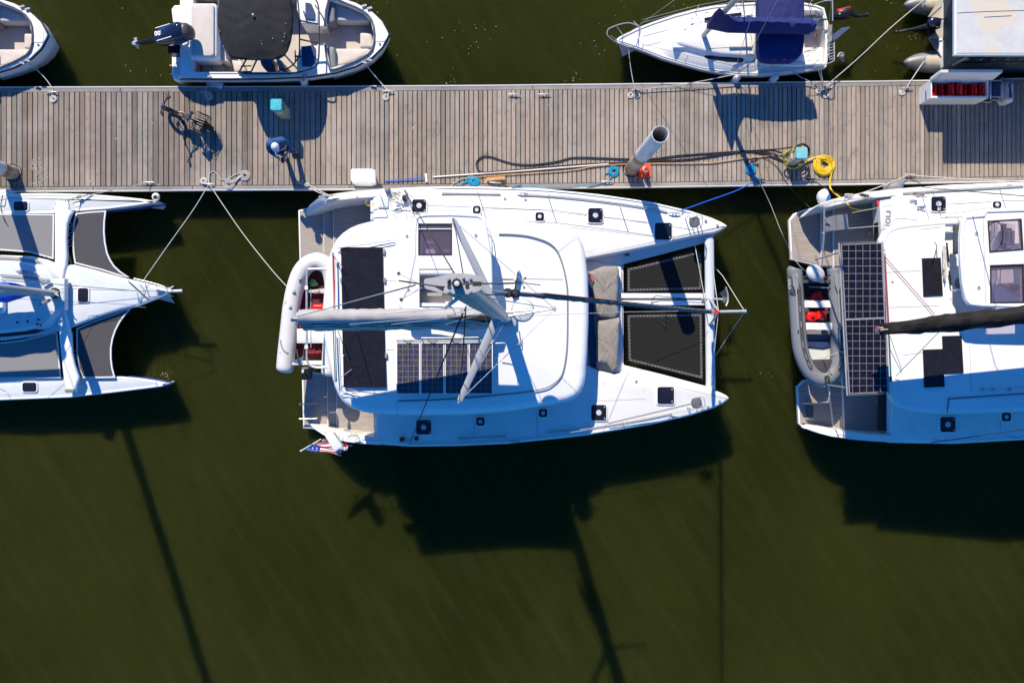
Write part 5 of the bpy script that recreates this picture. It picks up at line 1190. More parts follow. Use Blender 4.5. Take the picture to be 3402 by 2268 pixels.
fc = thing('fuel_tank', 'red portable fuel tank lying in the middle of the hanging white dinghy', 'fuel tank', P(1055, 1024, 1.4))
M().slab(rp(xy(box4(1035, 1010, 1074, 1040), 1.7), .06), 1.66, .26, .06, 4).build('body', K['red plastic'], fc); M().lathe(P(1042, 1034, 1.68), [(.04, -.03), (.04, .03)], 12).build('cap', K['rubber'], fc)
fc = thing('fuel_tank', 'second red fuel tank in the hanging dinghy, half hidden under the grey boom end', 'fuel tank', P(1004, 1080, 1.4))
M().slab(rp(xy(box4(991, 1070, 1040, 1092), 1.66), .05), 1.62, .22, .05, 4).build('body', K['red plastic'], fc); M().lathe(P(1010, 1080, 1.63), [(.03, -.03), (.03, .03)], 12).build('cap', K['rubber'], fc)
M().slab(xy([(985, 1037), (1018, 1040), (1016, 1050), (981, 1052)], 1.9), 1.92, .03).build('seat_board', K['interior white'], t, smooth=False)
# mooring lines of the middle catamaran
G = 'mooring lines'
rope([P(695, 612, .74), P(800, 766, 1.0), P(902, 895, 1.3), P(968, 968, 1.6)], .011, 'rope white', label='long white line from the lower left cleat across the water to the hanging dinghy', group=G, cat='mooring line', sub=6)
rope([P(1008, 612, .74), P(1022, 620, .9), P(1060, 640, 1.3), P(1092, 652, 1.62)], .013, 'rope white', label='upper white stern line of the middle catamaran near the person', group=G, cat='mooring line')
rope([P(1012, 608, .74), P(1030, 617, .9), P(1080, 643, 1.4), P(1100, 650, 1.62)], .013, 'rope white', label='doubled white stern line beside the one near the person', group=G, cat='mooring line')
tangle(1010, 608, .72, 10, 8, 14, .012, 'rope grey', 'grey rope hitched on the cleat at the foot of the persons shadow')
rope([P(2521, 598, .74), P(2560, 680, .6), P(2600, 780, .9), P(2645, 868, 1.6), P(2680, 905, 1.6)], .010, 'rope grey', label='dark thin line from the blue rope cleat to the grey dinghy', group=G, cat='mooring line', sub=6)
for q in ([(1652, 612), (1668, 614), (1680, 619), (1692, 625)], [(1706, 627), (1716, 620), (1732, 616)]):
    line3([P(x, y, 1.2) for x, y in q], .028, 'rubber', 'chafe_guard', cat, sub=3)
# ================================================================ right catamaran
rc_ = thing('catamaran', 'white catamaran cut by the right edge, with a black boom cover and framed solar panels', 'catamaran', P(3200, 1030, 0))
EX = 4250
def ext(pts, dx=0): return pts
RoutP = [(2666, 717), (2690, 695), (2720, 680), (2767, 662), (2876, 638), (2985, 626), (3166, 613), (3401, 604), (3700, 600), (3950, 618), (4200, 690), (4260, 720)]
RoutS = [(2673, 1424), (2695, 1432), (2760, 1450), (2840, 1461), (2985, 1471), (3166, 1474), (3401, 1461), (3700, 1440), (3950, 1400), (4200, 1330), (4260, 1300)]
lo = [(2926, 632)] + [p for p in RoutP if p[0] > 2960] + [(4200, 760), (3900, 860), (2926, 900)]
M().slab(xy(lo, 1.16), 1.16, 0, .03, levels=shrink_levels()).build('hull', K['gelcoat'], rc_)
lo2 = [p for p in RoutS if p[0] > 2960][::-1] + [(2950, 1470), (2950, 1180), (3900, 1190), (4200, 1250)]
M().slab(xy(lo2, 1.16), 1.16, 0, .03, levels=shrink_levels()).build('hull', K['gelcoat'], rc_)
dk = [(2985, 626), (3166, 613), (3401, 604), (3700, 600), (3950, 618), (4200, 690), (4240, 725), (3900, 850), (2960, 880), (2960, 640)]
M().slab(xy(dk, ZK), ZK, 0, .07, levels=[(-.015, 1.15)]).build('deck', K['nonskid'], rc_)
dk = [(4240, 1290), (3950, 1400), (3700, 1440), (3401, 1461), (3166, 1474), (2985, 1471), (2960, 1470), (2960, 1180), (3900, 1190), (4240, 1260)]
M().slab(xy(dk, ZK), ZK, 0, .07, levels=[(-.015, 1.15)]).build('deck', K['nonskid'], rc_)
M().slab(xy([(2850, 860), (3950, 860), (3950, 1230), (2850, 1230)], 1.1), 1.12, .4).build('bridge_deck', K['gelcoat'], rc_)
cabR = [(2990, 790), (3700, 760), (3900, 880), (3930, 1030), (3900, 1200), (3700, 1310), (2990, 1320)]
M().slab(xy(cabR, 2.0), 2.9, 1.6, .05).build('cabin', K['gelcoat'], rc_)
ROOF2 = [(2925, 812), (2930, 790), (2941, 770), (2958, 755), (2982, 746), (3021, 740), (3085, 734), (3148, 729), (3300, 722), (3450, 716), (3700, 714), (3850, 740), (3910, 800), (3950, 1030), (3930, 1230), (3870, 1300), (3700, 1345), (3401, 1364), (3250, 1370), (3148, 1371), (3080, 1369), (3021, 1361), (2990, 1350), (2972, 1333), (2960, 1308), (2950, 1254), (2940, 1100), (2931, 950)]
ZR2 = 3.25
def hole_roof():
    M().slabh(xy(ROOF2, ZR2), [xy([(3142, 730), (3310, 724), (3310, 1062), (3189, 1050), (3165, 1010), (3150, 930), (3140, 800)], ZR2)], ZR2 - .02, .25).build('roof', K['gelcoat'], rc_, ang=30)
hole_roof()
wq = ccw(xy(ROOF2, ZR2)); m = M(); m.tube([Vector((p.x, p.y, ZR2 - .1)) for p in inset(wq, .07)], .10, 10, True); m.build('roof_edge', K['gelcoat'], rc_, ang=80)
def r2(px, py): return ZR2 - .016
for q in ([(2945, 905), (3060, 898)], [(2947, 1021), (3120, 1015)], [(3058, 762), (3130, 754)], [(2998, 1180), (3140, 1160)], [(3221, 1145), (3228, 1300)]):
    line3([P(x, y, r2(x, y)) for x, y in q], .0045, 'seam', 'panel_seam', rc_)
m = M(); m.tube([P(x, y, ZR2 - .01) for x, y in [(p.x, p.y) for p in cr([(3146, 1370, 0), (3150, 1345, 0), (3153, 1326, 0), (3170, 1323, 0), (3401, 1307, 0), (3600, 1295, 0)], 3)]], .014, 5, sq=(1.5, .6)); m.build('rain_gutter', K['tube grey'], rc_)
for (x0, y0, x1, y1) in ((3063, 856, 3127, 984), (3066, 1159, 3133, 1287), (3130, 1114, 3196, 1241)):
    M().slab(xy([(x0, y0 + 2), (x1 - 2, y0), (x1 + 5, y1 - 3), (x0 + 5, y1)], ZR2), ZR2 + .012, .04).build('solar_panel', K['solar flex'], rc_, smooth=False)
line3([P(3113, 856, ZR2 + .02), P(3112, 815, ZR2 + .06), P(3104, 805, ZR2 + .5)], .012, 'grey plastic', 'antenna', rc_)
# helm well and hardtop
M().slab(xy([(3138, 720), (3330, 720), (3330, 1070), (3138, 1070)], 2.2), 2.35, .1).build('helm_floor', K['cream'], rc_, smooth=False)
M().slab(xy([(3136, 728), (3165, 727), (3200, 1060), (3185, 1062), (3160, 1010)], 2.9), 2.75, .4, .03).build('helm_bench', K['nonskid'], rc_)
M().slab(rp(xy(box4(3178, 742, 3200, 842), 3.7), .06), 3.62, .12, .05).build('helm_backrest', K['tube dark grey'], rc_)
M().slab(rp(xy(box4(3176, 870, 3204, 950), 2.9), .05), 2.85, .3, .04).build('locker', K['pale grey gelcoat'], rc_)
M().slab(rp(xy([(3180, 925), (3215, 915), (3215, 960), (3178, 955)], 3.0), .08), 2.95, .1, .03).build('seat', K['tube grey'], rc_)
for q in ([P(3142, 770, 3.4), P(3200, 774, 3.7)], [P(3166, 824, 3.5), P(3200, 820, 3.7)], [P(3162, 967, 3.4), P(3205, 958, 3.7)], [P(3145, 806, 3.0), P(3152, 870, 3.0)], [P(3153, 900, 3.0), P(3160, 948, 3.0)]):
    line3(q, .022, 'steel' if q[0].z > 3.2 else 'rubber', 'support_tube', rc_)
ZH2 = 4.05
HT2 = [(3262, 1017), (3222, 1012), (3208, 995), (3198, 940), (3192, 860), (3192, 790), (3198, 735), (3206, 718), (3267, 713), (3275, 698), (3401, 694), (3620, 692), (3640, 720), (3650, 1000), (3630, 1018), (3401, 1021)]
ht2 = xy(HT2, ZH2); v1 = xy([(3282, 735), (3392, 728), (3398, 829), (3288, 837)], ZH2); v2 = xy([(3290, 882), (3400, 878), (3402, 1004), (3291, 1007)], ZH2)
M().slabh(ht2, [v1, v2], ZH2, .14).build('helm_roof', K['gelcoat'], rc_, ang=30)
m = M(); m.tube([Vector((p[0], p[1], ZH2 - .02)) for p in inset(ccw(ht2), .03)], .05, 8, True); m.build('helm_roof_edge', K['gelcoat'], rc_, ang=80)
for v in (v1, v2):
    f = M().slabh(inset(ccw(v), -.012), [inset(ccw(v), .022)], ZH2 + .012, .05).build('window_frame', K['rubber'], rc_, smooth=False)
    M().slab(inset(ccw(v), .01), ZH2 - .01, .01).build('window_pane', K['tinted acrylic'], f, smooth=False)
M().slab(xy([(3291, 883), (3400, 879), (3400, 893), (3291, 898)], ZH2 - .05), ZH2 - .04, .02).build('sun_visor', K['black canvas'], rc_, smooth=False)
line3([P(3266, 720, ZH2 + .005), P(3275, 1016, ZH2 + .005)], .005, 'seam', 'panel_seam', rc_)
for x, y in ((3243, 774), (3251, 954)):
    c = P(x, y, ZH2); f = M().lathe(c, [(.065, -.01), (.055, .014), (.02, .016)], 18).build('cable_port', K['gelcoat'], rc_); M().lathe(c, [(.035, .0), (.03, .03)], 12).build('port_plug', K['grey plastic'], f)
cn = M().slab(rp(xy([(3322, 735), (3378, 740), (3376, 832), (3322, 836)], 3.55), .05), 3.5, .3, .03).build('helm_console', K['interior white'], rc_)
M().slab(rp(xy([(3326, 742), (3362, 745), (3362, 826), (3326, 828)], 3.52), .04), 3.52, .03, .01).build('instrument_panel', K['black plastic'], cn)
for (a, b, c_, d_) in ((3328, 764, 3356, 806), (3344, 746, 3360, 758), (3344, 806, 3360, 822)): M().slab(xy(box4(a, b, c_, d_), 3.53), 3.54, .015).build('screen_cover', K['interior white'], cn, smooth=False)
text('display_lettering', 'B&G', P(3344, 784, 3.545), .12, K['black plastic'], cn, rot=-math.pi / 2)
m = M(); c = P(3302, 786, 3.75); m.tube([c + Vector((.06 * math.sin(a) * .5 + .02 * math.cos(a), .36 * math.cos(a), .36 * math.sin(a))) for a in [i * .3 for i in range(21)]], .016, 6, True)
for a in (0, 2.1, 4.2): m.tube([c, c + Vector((0.02, .34 * math.cos(a), .34 * math.sin(a)))], .008, 5)
m.build('steering_wheel', K['rubber'], rc_)
M().slab(rp(xy([(3300, 930), (3395, 915), (3395, 1000), (3300, 1003)], 3.2), .05), 3.2, .3, .03).build('cockpit_table', K['interior white'], rc_)
M().lathe(P(3364, 957, 3.25), [(.08, 0), (.07, .1), (.08, .18), (.03, .2)], 18).build('winch', K['rubber'], rc_)
line3([P(3324, 885, 3.5), P(3322, 945, 3.4), P(3370, 975, 3.3), P(3402, 990, 3.3)], .010, 'rope dark', 'halyard', rc_); line3([P(3322, 940, 3.45), P(3350, 958, 3.4), P(3390, 975, 3.4)], .009, 'rope red', 'halyard', rc_)
# boom with black cover running off to the mast beyond the frame
bb0, bb1 = P(2930, 1094, 4.7), P(3720, 1012, 4.7)
M().tube([P(2912, 1096, 4.7), bb1], .09, 12, sq=(.7, 1.2)).build('boom', K['mast paint'], rc_)
m = M(); rs = []; n = 50
for i in range(n + 1):
    k = i / n; c = bb0.lerp(bb1, k); h = .45 + .65 * min(1, k * 1.6); w0 = .03 * math.sin(k * 37) + .02 * math.sin(k * 81); ws = .55 + .45 * min(1, k * 4)
    prof = [(-.14, -.14), (-.22 * ws + w0 * .4, .02), (-.19 * ws + w0, h * .4), (-.16 * ws + w0, h * .7), (-.07, h), (.07, h), (.13 * ws + w0, h * .75), (.20 * ws + w0, h * .45), (.20 * ws, .06), (.14, -.14)]
    rs.append([c + Vector((0, y, z)) for y, z in prof])
m.rings(rs); bg2 = m.build('sail_cover', K['black sailcloth'], rc_, ang=75)
line3([P(2925, 1096, 5.0), P(3000, 1088, 5.1), P(3200, 1078, 5.3), P(3420, 1062, 5.5)], .012, 'rope white', 'cover_piping', rc_)
line3([P(3165, 1086, 5.2), P(3175, 1070, 5.3), P(3185, 1064, 5.3), P(3198, 1068, 5.3), P(3210, 1082, 5.2)], .012, 'rope white', 'reef_line', rc_, sub=5)
tangle(2925, 1094, 4.85, 14, 5, 14, .010, 'rope red', 'red and white line bundle on the end of the black covered boom')
mbR = P(3560, 1030, 2.9); mbR = Vector((bb1.x + .35, bb1.y + .02, 2.9))
M().tube([mbR, mbR + Vector((-.35, 0, 14.8))], .15, 16, sq=(.7, 1.15)).build('mast', K['mast paint'], rc_)
for s in (-1, 1): M().tube([mbR + Vector((-.1, 0, 5.7)), mbR + Vector((-.9, 1.75 * s, 5.7))], .09, 10, sq=(1, .3)).build('spreader', K['spreader'], rc_)
for q in ([P(2952, 1098, 4.7), P(2940, 850, 3.3)],): line3(q, .010, 'rope red', 'mainsheet', rc_)
line3([P(2940, 852, 3.3), P(2952, 1075, 3.35)], .02, 'rope red', 'traveller_line', rc_); line3([P(2943, 856, 3.3), P(3106, 1045, 3.3)], .009, 'rope red', 'control_line', rc_)
line3([P(2953, 1105, 3.3), P(2960, 1262, 3.3)], .018, 'rope green', 'traveller_line', rc_); line3([P(3124, 1098, 4.6), P(2975, 1250, 3.3)], .009, 'rope grey', 'preventer', rc_); line3([P(2956, 1115, 3.5), P(2996, 1228, 3.3)], .009, 'rope grey', 'preventer', rc_)
M().box(P(2958, 1258, 3.3), (.06, .12, .05)).build('block', K['rubber'], rc_, smooth=False); M().box(P(2938, 847, 3.3), (.05, .08, .05)).build('block', K['grey plastic'], rc_, smooth=False)
line3([P(3258, 1292, ZR2 + .1), P(3300, 1293, ZR2 + .1), P(3350, 1289, ZR2 + .1), P(3420, 1283, ZR2 + .1)], .013, 'steel', 'grab_rail', rc_)
for x in (3262, 3296, 3350): M().lathe(P(x, 1292, ZR2), [(.035, 0), (.03, .09)], 10).build('rail_foot', K['grey plastic'], rc_)
M().lathe(P(2966, 936, ZR2), [(.03, -.02), (.02, .0)], 10).build('deck_drain', K['grey plastic'], rc_)
# hatches
hatch(3116, 678, 56, 56, ZK, rc_); hatch(3310, 681, 36, 30, ZK, rc_, small=True); hatch(3147, 1409, 58, 58, ZK, rc_); hatch(3341, 1384, 38, 36, ZK, rc_, small=True)
M().box(P(3120, 694, ZK + .06), (.08, .08, .02)).build('sticker', K['interior white'], rc_, smooth=False)
# stern
def ringwing(W, Wi, S):
    m = M(); rs = []
    for o, i_ in zip(W, Wi):
        zt = o[2]; a, b = P(o[0], o[1], zt), P(i_[0], i_[1], zt)
        rs.append([Vector((a.x, a.y - .05 * S, .1)), a - Vector((0, 0, .06)), a + Vector((0, -.02 * S, 0)), b + Vector((0, .02 * S, 0)), b - Vector((0, 0, .05)), Vector((b.x, b.y - .02 * S, .3))])
    m.rings(rs); m.build('stern_wing', K['gelcoat'], rc_, ang=50)
stern(rc_, [(2622, 730), (2640, 708), (2660, 700), (2735, 680), (2735, 886), (2700, 880), (2628, 862)], [(2730, 678), (2772, 668), (2772, 884), (2730, 884)], [(2770, 664), (2922, 650), (2922, 900), (2770, 900)],
      [(2667, 718, .70), (2690, 698, 1.1), (2716, 681, 1.4), (2767, 661, 1.58), (2820, 649, 1.62), (2876, 637, 1.6), (2990, 626, 1.555)],
      [(2669, 719, .68), (2700, 708, 1.1), (2728, 697, 1.4), (2775, 684, 1.55), (2825, 673, 1.6), (2880, 661, 1.6), (2990, 650, 1.555)], 1)
stern(rc_, [(2648, 1285), (2672, 1262), (2755, 1262), (2770, 1420), (2700, 1424), (2672, 1422), (2654, 1408)], [(2752, 1262), (2800, 1262), (2808, 1440), (2770, 1432)], [(2796, 1190), (2952, 1190), (2952, 1445), (2806, 1440)],
      [(2675, 1424, .68), (2697, 1432, .98), (2725, 1441, 1.2), (2765, 1451, 1.38), (2840, 1461, 1.48), (2900, 1466, 1.53), (2990, 1471, 1.555)],
      [(2690, 1412, .66), (2715, 1417, .98), (2740, 1421, 1.2), (2780, 1428, 1.35), (2840, 1436, 1.48), (2900, 1442, 1.53), (2990, 1446, 1.555)], -1)
M().slab(xy(box4(2802, 880, 2948, 1230), .6), .60, .3).build('cockpit_sole', K['teak'], rc_, smooth=False)
M().slab(xy([(2912, 665), (3010, 655), (2998, 700), (2978, 745), (2955, 790), (2918, 812)], 1.3), 1.5, .5, .03).build('cockpit_step', K['pale grey gelcoat'], rc_)
M().slab(xy([(2980, 700), (3010, 655), (3050, 650), (3050, 760), (2960, 770)], 1.7), 1.68, .3, .03).build('cockpit_coaming', K['gelcoat'], rc_)
M().slab(xy(box4(2948, 1260, 2990, 1440), 1.4), 1.5, .5, .03).build('cockpit_step', K['pale grey gelcoat'], rc_)
M().slab(xy(box4(2915, 690, 2930, 812), 1.3), 1.35, .3).build('bench_edge', K['rubber'], rc_, smooth=False); M().slab(xy(box4(2928, 1300, 2942, 1430), 1.3), 1.35, .3).build('bench_edge', K['rubber'], rc_, smooth=False)
text('name_lettering', 'Flora', P(2953, 736, 1.512), .30, K['tube grey'], rc_, rot=-math.pi / 2 - .08)
gq = M(); gq.box(P(2778, 740, 1.75), (.62, .40, .04), .12); gq.build('passerelle', K['pontoon alu'], rc_, smooth=False); M().box(P(2808, 735, 1.78), (.06, .42, .06), .12).build('passerelle_end', K['dark blue moulding'], rc_, smooth=False)
for q in ([P(2738, 690, 2.0), P(2738, 770, 1.8), P(2730, 885, 1.4)], [P(2731, 775, 1.6), P(2773, 758, 1.6)], [P(2740, 725, 1.9), P(2770, 762, 1.7)]): line3(q, .022, 'steel', 'stern_rail', rc_)
for q in ([(2735, 686), (2760, 672), (2820, 664), (2900, 655)],):
    line3([P(x, y, 2.05) for x, y in q], .014, 'steel', 'pushpit', rc_, sub=3)
    for x, y in q: p = P(x, y, 2.05); line3([p, Vector((p.x, p.y, 1.4))], .012, 'steel', 'pushpit_leg', rc_)
for q in ([(2770, 1440), (2830, 1452)],):
    for dz in (2.0, 1.75): line3([P(x, y, dz) for x, y in q], .013, 'steel', 'pushpit', rc_)
tangle(2820, 650, 1.6, 16, 6, 20, .012, 'rope white', 'coiled white line on the port quarter of the right catamaran')
tangle(2872, 650, 1.75, 22, 7, 20, .009, 'rope dark', 'dark cord and fittings tangled on the port rail of the right catamaran')
tangle(3052, 648, 1.8, 28, 10, 22, .009, 'rope grey', 'tangle of grey sheets beside the aft winch of the right catamaran')
tangle(3138, 870, 3.3, 6, 60, 30, .014, 'rope white', 'long bunch of white rope along the helm bench of the right catamaran')
M().box(P(2914, 676, 1.8), (.05, .14, .1), .3).build('red_handle', K['red paint'], rc_, smooth=False)
M().lathe(P(2890, 775, .6), [(.06, 0), (.05, .01)], 16).build('deck_ring', K['steel'], rc_); M().lathe(P(2918, 1335, .6), [(.06, 0), (.05, .01)], 16).build('deck_ring', K['steel'], rc_)
m = M()
for y in (1339, 1390): m.tube([P(2664, y, .5), P(2704, y + 1, .5)], .018)
m.build('ladder_rail', K['steel'], rc_); M().box(P(2690, 1365, .46), (.20, .34, .03)).build('ladder_step', K['dark side'], rc_, smooth=False)
M().tube([P(3000, 642, ZK + .03), P(3120, 634, ZK + .03), P(3400, 618, ZK + .03)], .022, 6, sq=(1.3, .7)).build('genoa_track', K['aluminium'], rc_)
for q in ([(3293, 660), (3293, 700)], [(3323, 1366), (3323, 1430)], [(3140, 712), (3290, 690)]): line3([P(x, y, ZK + .003) for x, y in q], .0045, 'seam', 'deck_seam', rc_)
decklife([(3100, 640), (3320, 626), (3560, 622)], rc_, ZK); decklife([(3100, 1458), (3340, 1446), (3560, 1436)], rc_, ZK)
line3([P(3064, 622, 1.7), P(3120, 628, 2.6), P(3402, 651, 6.6), mbR + Vector((-.3, 0, 12))], .011, 'rope dark', 'shroud', rc_); line3([P(3092, 1470, 1.7), P(3402, 1426, 4.0), mbR + Vector((-.3, 0, 12))], .011, 'rope dark', 'shroud', rc_)
line3([P(2830, 707, 2.0), P(2990, 676, 2.0), P(3090, 654, 2.2), P(3402, 640, 2.2)], .007, 'rope white', 'lifeline', rc_)
line3([P(2806, 760, 1.7), P(2990, 745, 1.75)], .009, 'rope white', 'lifeline', rc_)
# framed solar panels on the arch
ZS = 3.6; u1, u2 = Vector((2793, 812)), Vector((2929, 806)); d1, d2 = Vector((2820, 1308)), Vector((2950, 1303))
fr_o = [tuple(u1), tuple(u2), tuple(d2), tuple(d1)]
fq = ccw(xy(fr_o, ZS)); f = M(); mid1, mid2 = u1.lerp(d1, .503), u2.lerp(d2, .503)
for qa in ([u1, u2, mid2, mid1], [mid1, mid2, d2, d1]):
    q = ccw(xy([tuple(p) for p in qa], ZS)); pn = M().slabh(q, [inset(q, .022)], ZS + .02, .05).build('solar_panel', K['grey plastic'], rc_, smooth=False)
    M().slab(inset(q, .018), ZS + .01, .02).build('solar_cells', K['solar black'], pn, smooth=False)
m = M(); m.tube([Vector((p.x, p.y, ZS - .02)) for p in inset(fq, -.035)], .02, 8, True); m.build('panel_rail', K['steel'], rc_)
for (x, y) in ((2800, 835), (2940, 830), (2825, 1290), (2955, 1285)): p = P(x, y, ZS); line3([p, Vector((p.x + .1, p.y, 1.3))], .02, 'steel', 'arch_post', rc_)
# mooring lines right catamaran
rope([P(3018, 582, .74), P(2950, 610, .95), P(2880, 636, 1.35), P(2835, 650, 1.62)], .013, 'rope white', label='white stern line of the right catamaran from the lower right dock cleat', group='mooring lines', cat='mooring line')
rope([P(3022, 581, .74), P(3100, 588, .9), P(3250, 596, 1.3), P(3420, 604, 1.6)], .012, 'rope white', label='long white spring line running right from the lower right dock cleat', group='mooring lines', cat='mooring line')
rope([P(2694, 597, .74), P(2740, 622, .9), P(2780, 642, 1.2), P(2806, 650, 1.6)], .012, 'rope dark', label='short black line from the dark cleat to the right catamaran stern', group='mooring lines', cat='mooring line')
# grey dinghy ---------------------------------------------------------------
t = thing('inflatable_dinghy', 'grey inflatable dinghy with oars and red fuel cans behind the right catamaran', 'dinghy', P(2712, 1080, 1.2), 'inflatable dinghies')
ZT = 1.5
path = [(2640, 892), (2640, 906), (2646, 1000), (2650, 1057), (2657, 1145), (2672, 1200), (2694, 1238), (2722, 1258), (2750, 1256), (2774, 1228), (2783, 1190), (2785, 1145), (2783, 1057), (2778, 990), (2774, 905), (2773, 890)]
def tubeX(path, ZT, r0, key, t, e=4):
    c_ = cr(PP(path, ZT), 6); n = len(c_); rad = [r0 * min(1, .5 + .5 * math.sqrt(min(1, min(i, n - 1 - i) / e))) for i in range(n)]
    return M().tube(c_, rad, 18).build('tube', K[key], t, ang=75), c_
tb, cl = tubeX(path, ZT, .205, 'tube grey', t)
m = M(); m.tube([P(x - (8 if x < 2712 else -0), y, ZT + .0) + Vector(((-.18 if x < 2712 else .18), 0, 0)) * 0 + Vector((0, 0, .0)) for x, y in path], .001, 4)
for side, xs_ in ((-1, [(2652, 935), (2657, 1000), (2660, 1057), (2668, 1145), (2682, 1195), (2698, 1232)]), (1, [(2793, 920), (2796, 990), (2799, 1057), (2799, 1145), (2797, 1190), (2786, 1235)])):
    M().tube(cr(PP(xs_, ZT + .20), 4), [.01] + [.055] * 19 + [.01], 8, sq=(1, .22)).build('chafe_strip', K['tube dark grey'], tb)
    for i in (1, 6, 9, 12, 15, 18):
        pts = cr(PP(xs_, ZT + .235), 4); 
        if i < len(pts) - 1:
            d_ = (pts[i + 1] - pts[i]).normalized(); M().tube([pts[i] - d_ * .09, pts[i], pts[i] + d_ * .09], [.010, .017, .010], 8).build('grab_handle', K['grey plastic'], tb)
M().slab(xy([(2622, 913), (2640, 930), (2644, 985), (2626, 968)], ZT + .2), ZT + .2, .02).build('name_patch', K['tube dark grey'], tb, smooth=False)
text('name_lettering', 'GALA', P(2623, 944, ZT + .21), .11, K['pale grey gelcoat'], tb, rot=-math.pi / 2 + .05)
for ox, s in ((2638, -1), (2778, 1)):
    a, b = P(ox + 4, 908, ZT + .28), P(ox + 14, 1095, ZT + .28)
    q = (b - a).normalized(); sd = Vector((-q.y, q.x, 0)); e = a.lerp(b, .32)
    oar = M().tube([e, b], .017, 8).build('oar', K['mast paint'], t)
    m = M(); vs = [a + sd * .075, a - sd * .075, a.lerp(b, .2) - sd * .075, e - sd * .02, e + sd * .02, a.lerp(b, .2) + sd * .075]; m.add(vs + [v - Vector((0, 0, .02)) for v in vs], [(0, 1, 2, 3, 4, 5), (11, 10, 9, 8, 7, 6)] + [(i, i + 6, (i + 1) % 6 + 6, (i + 1) % 6) for i in range(6)]); m.build('oar_blade', K['grey plastic'], oar, smooth=False)
M().slab(xy([(2665, 935), (2765, 935), (2768, 1100), (2764, 1190), (2745, 1225), (2715, 1230), (2690, 1200), (2672, 1120)], 1.2), 1.22, .05).build('floor', K['pale grey gelcoat'], t)
M().slab(xy([(2664, 935), (2765, 935), (2768, 1075), (2668, 1075)], 1.24), 1.235, .01).build('floor_mat', K['dark side'], t, smooth=False)
M().slab(rp(xy([(2663, 998), (2776, 998), (2777, 1021), (2663, 1021)], ZT + .08), .01), ZT + .08, .04).build('thwart', K['gelcoat'], t, smooth=False)
M().slab(rp(xy([(2668, 1071), (2782, 1073), (2782, 1096), (2668, 1094)], ZT + .08), .01), ZT + .08, .04).build('thwart', K['gelcoat'], t, smooth=False)
M().slab(xy([(2682, 1132), (2764, 1126), (2765, 1148), (2735, 1155), (2682, 1150)], 1.3), 1.28, .04).build('floor_strap', K['dark blue moulding'], t, smooth=False)
M().slab(xy([(2690, 1195), (2770, 1192), (2769, 1210), (2755, 1240), (2718, 1242), (2704, 1222)], 1.62), 1.6, .1, .02).build('bow_locker', K['tube dark grey'], t)
M().slab(xy(box4(2662, 930, 2766, 941), 1.5), 1.62, .4).build('transom', K['tube dark grey'], t, smooth=False)
m = M(); c = P(2709, 908, 2.0); m.ball(c, .26, 20, 12, (1, .80, .55), Quaternion((0, 0, 1), -.62)); ob_ = m.build('outboard_motor', K['tube white'], t, ang=80)
m = M(); m.tube([c + Vector((-.12, .16, .08)), c + Vector((.0, .12, .135)), c + Vector((.14, .02, .12))], .03, 8, sq=(1, .3)); m.build('cowl_stripe', K['interior white'], ob_)
m = M(); m.tube([P(2726, 925, 1.8), P(2740, 922, 1.85), P(2758, 912, 1.9)], .025); m.build('tiller', K['rubber'], ob_); M().tube([c, c - Vector((-.02, .1, 1.2))], .06).build('outboard_leg', K['aluminium'], ob_)
line3([P(2688, 952, 1.5), P(2752, 956, 1.5)], .02, 'aluminium', 'steering_bar', t)
fc = thing('fuel_tank', 'crumpled red bag like tank nearest the outboard in the grey dinghy', 'fuel tank', P(2718, 982, 1.3))
lumpy('body', rp(xy([(2697, 975), (2726, 962), (2738, 998), (2702, 1000)], 1.5), .05), 1.5, .22, 'red plastic', fc, .03, 3)
for x, y, lb in ((2700, 1052, 'rounder left red fuel can between the benches of the grey dinghy'), (2732, 1046, 'squarer right red fuel can between the benches of the grey dinghy')):
    fc = thing('fuel_tank', lb, 'fuel tank', P(x, y, 1.3)); M().slab(rp(xy(box4(x - 18, y - 18, x + 17, y + 17), 1.52), .11 if x < 2710 else .04), 1.5, .26, .07, 4, crown=.02).build('body', K['red plastic'], fc)
    M().lathe(P(x + (0 if x < 2710 else 4), y - 2, 1.52), [(.05, 0), (.05, .02), (.03, .04)], 14).build('cap', K['red plastic'] if x < 2710 else K['orange plastic'], fc)
tangle(2735, 1059, 1.55, 8, 5, 14, .012, 'rope dark', 'small wad of dark cloth and rope beside the red cans in the grey dinghy')
tangle(2748, 1265, 1.7, 8, 18, 30, .012, 'maroon' if False else 'rope dark', 'dark rope bundle draped over the bow of the grey dinghy')
m = M(); m.tube(cr([P(2740, 1248, 1.72), P(2748, 1256, 1.74), P(2746, 1268, 1.74), P(2741, 1262, 1.74), P(2745, 1275, 1.7), P(2738, 1285, 1.6)], 4), .012); tag(m.build('bow_line', K['rope white']), 'short white line looped over the bow of the grey dinghy', 'rope')
line3([P(2735, 1195, 1.62), P(2745, 1215, 1.7), P(2757, 1235, 1.75), P(2783, 1270, 1.5)], .010, 'rope dark', 'painter', t, sub=4)
line3([P(2735, 1190, 1.3), P(2760, 1180, 1.6), P(2795, 1168, 1.8), P(2806, 1172, 2.6)], .009, 'rope white', 'lift_line', t, sub=4)
M().slab(xy([(2676, 1096), (2768, 1096), (2766, 1130), (2676, 1128)], 1.24), 1.26, .03).build('floor_panel', K['tube grey'], t, smooth=False)

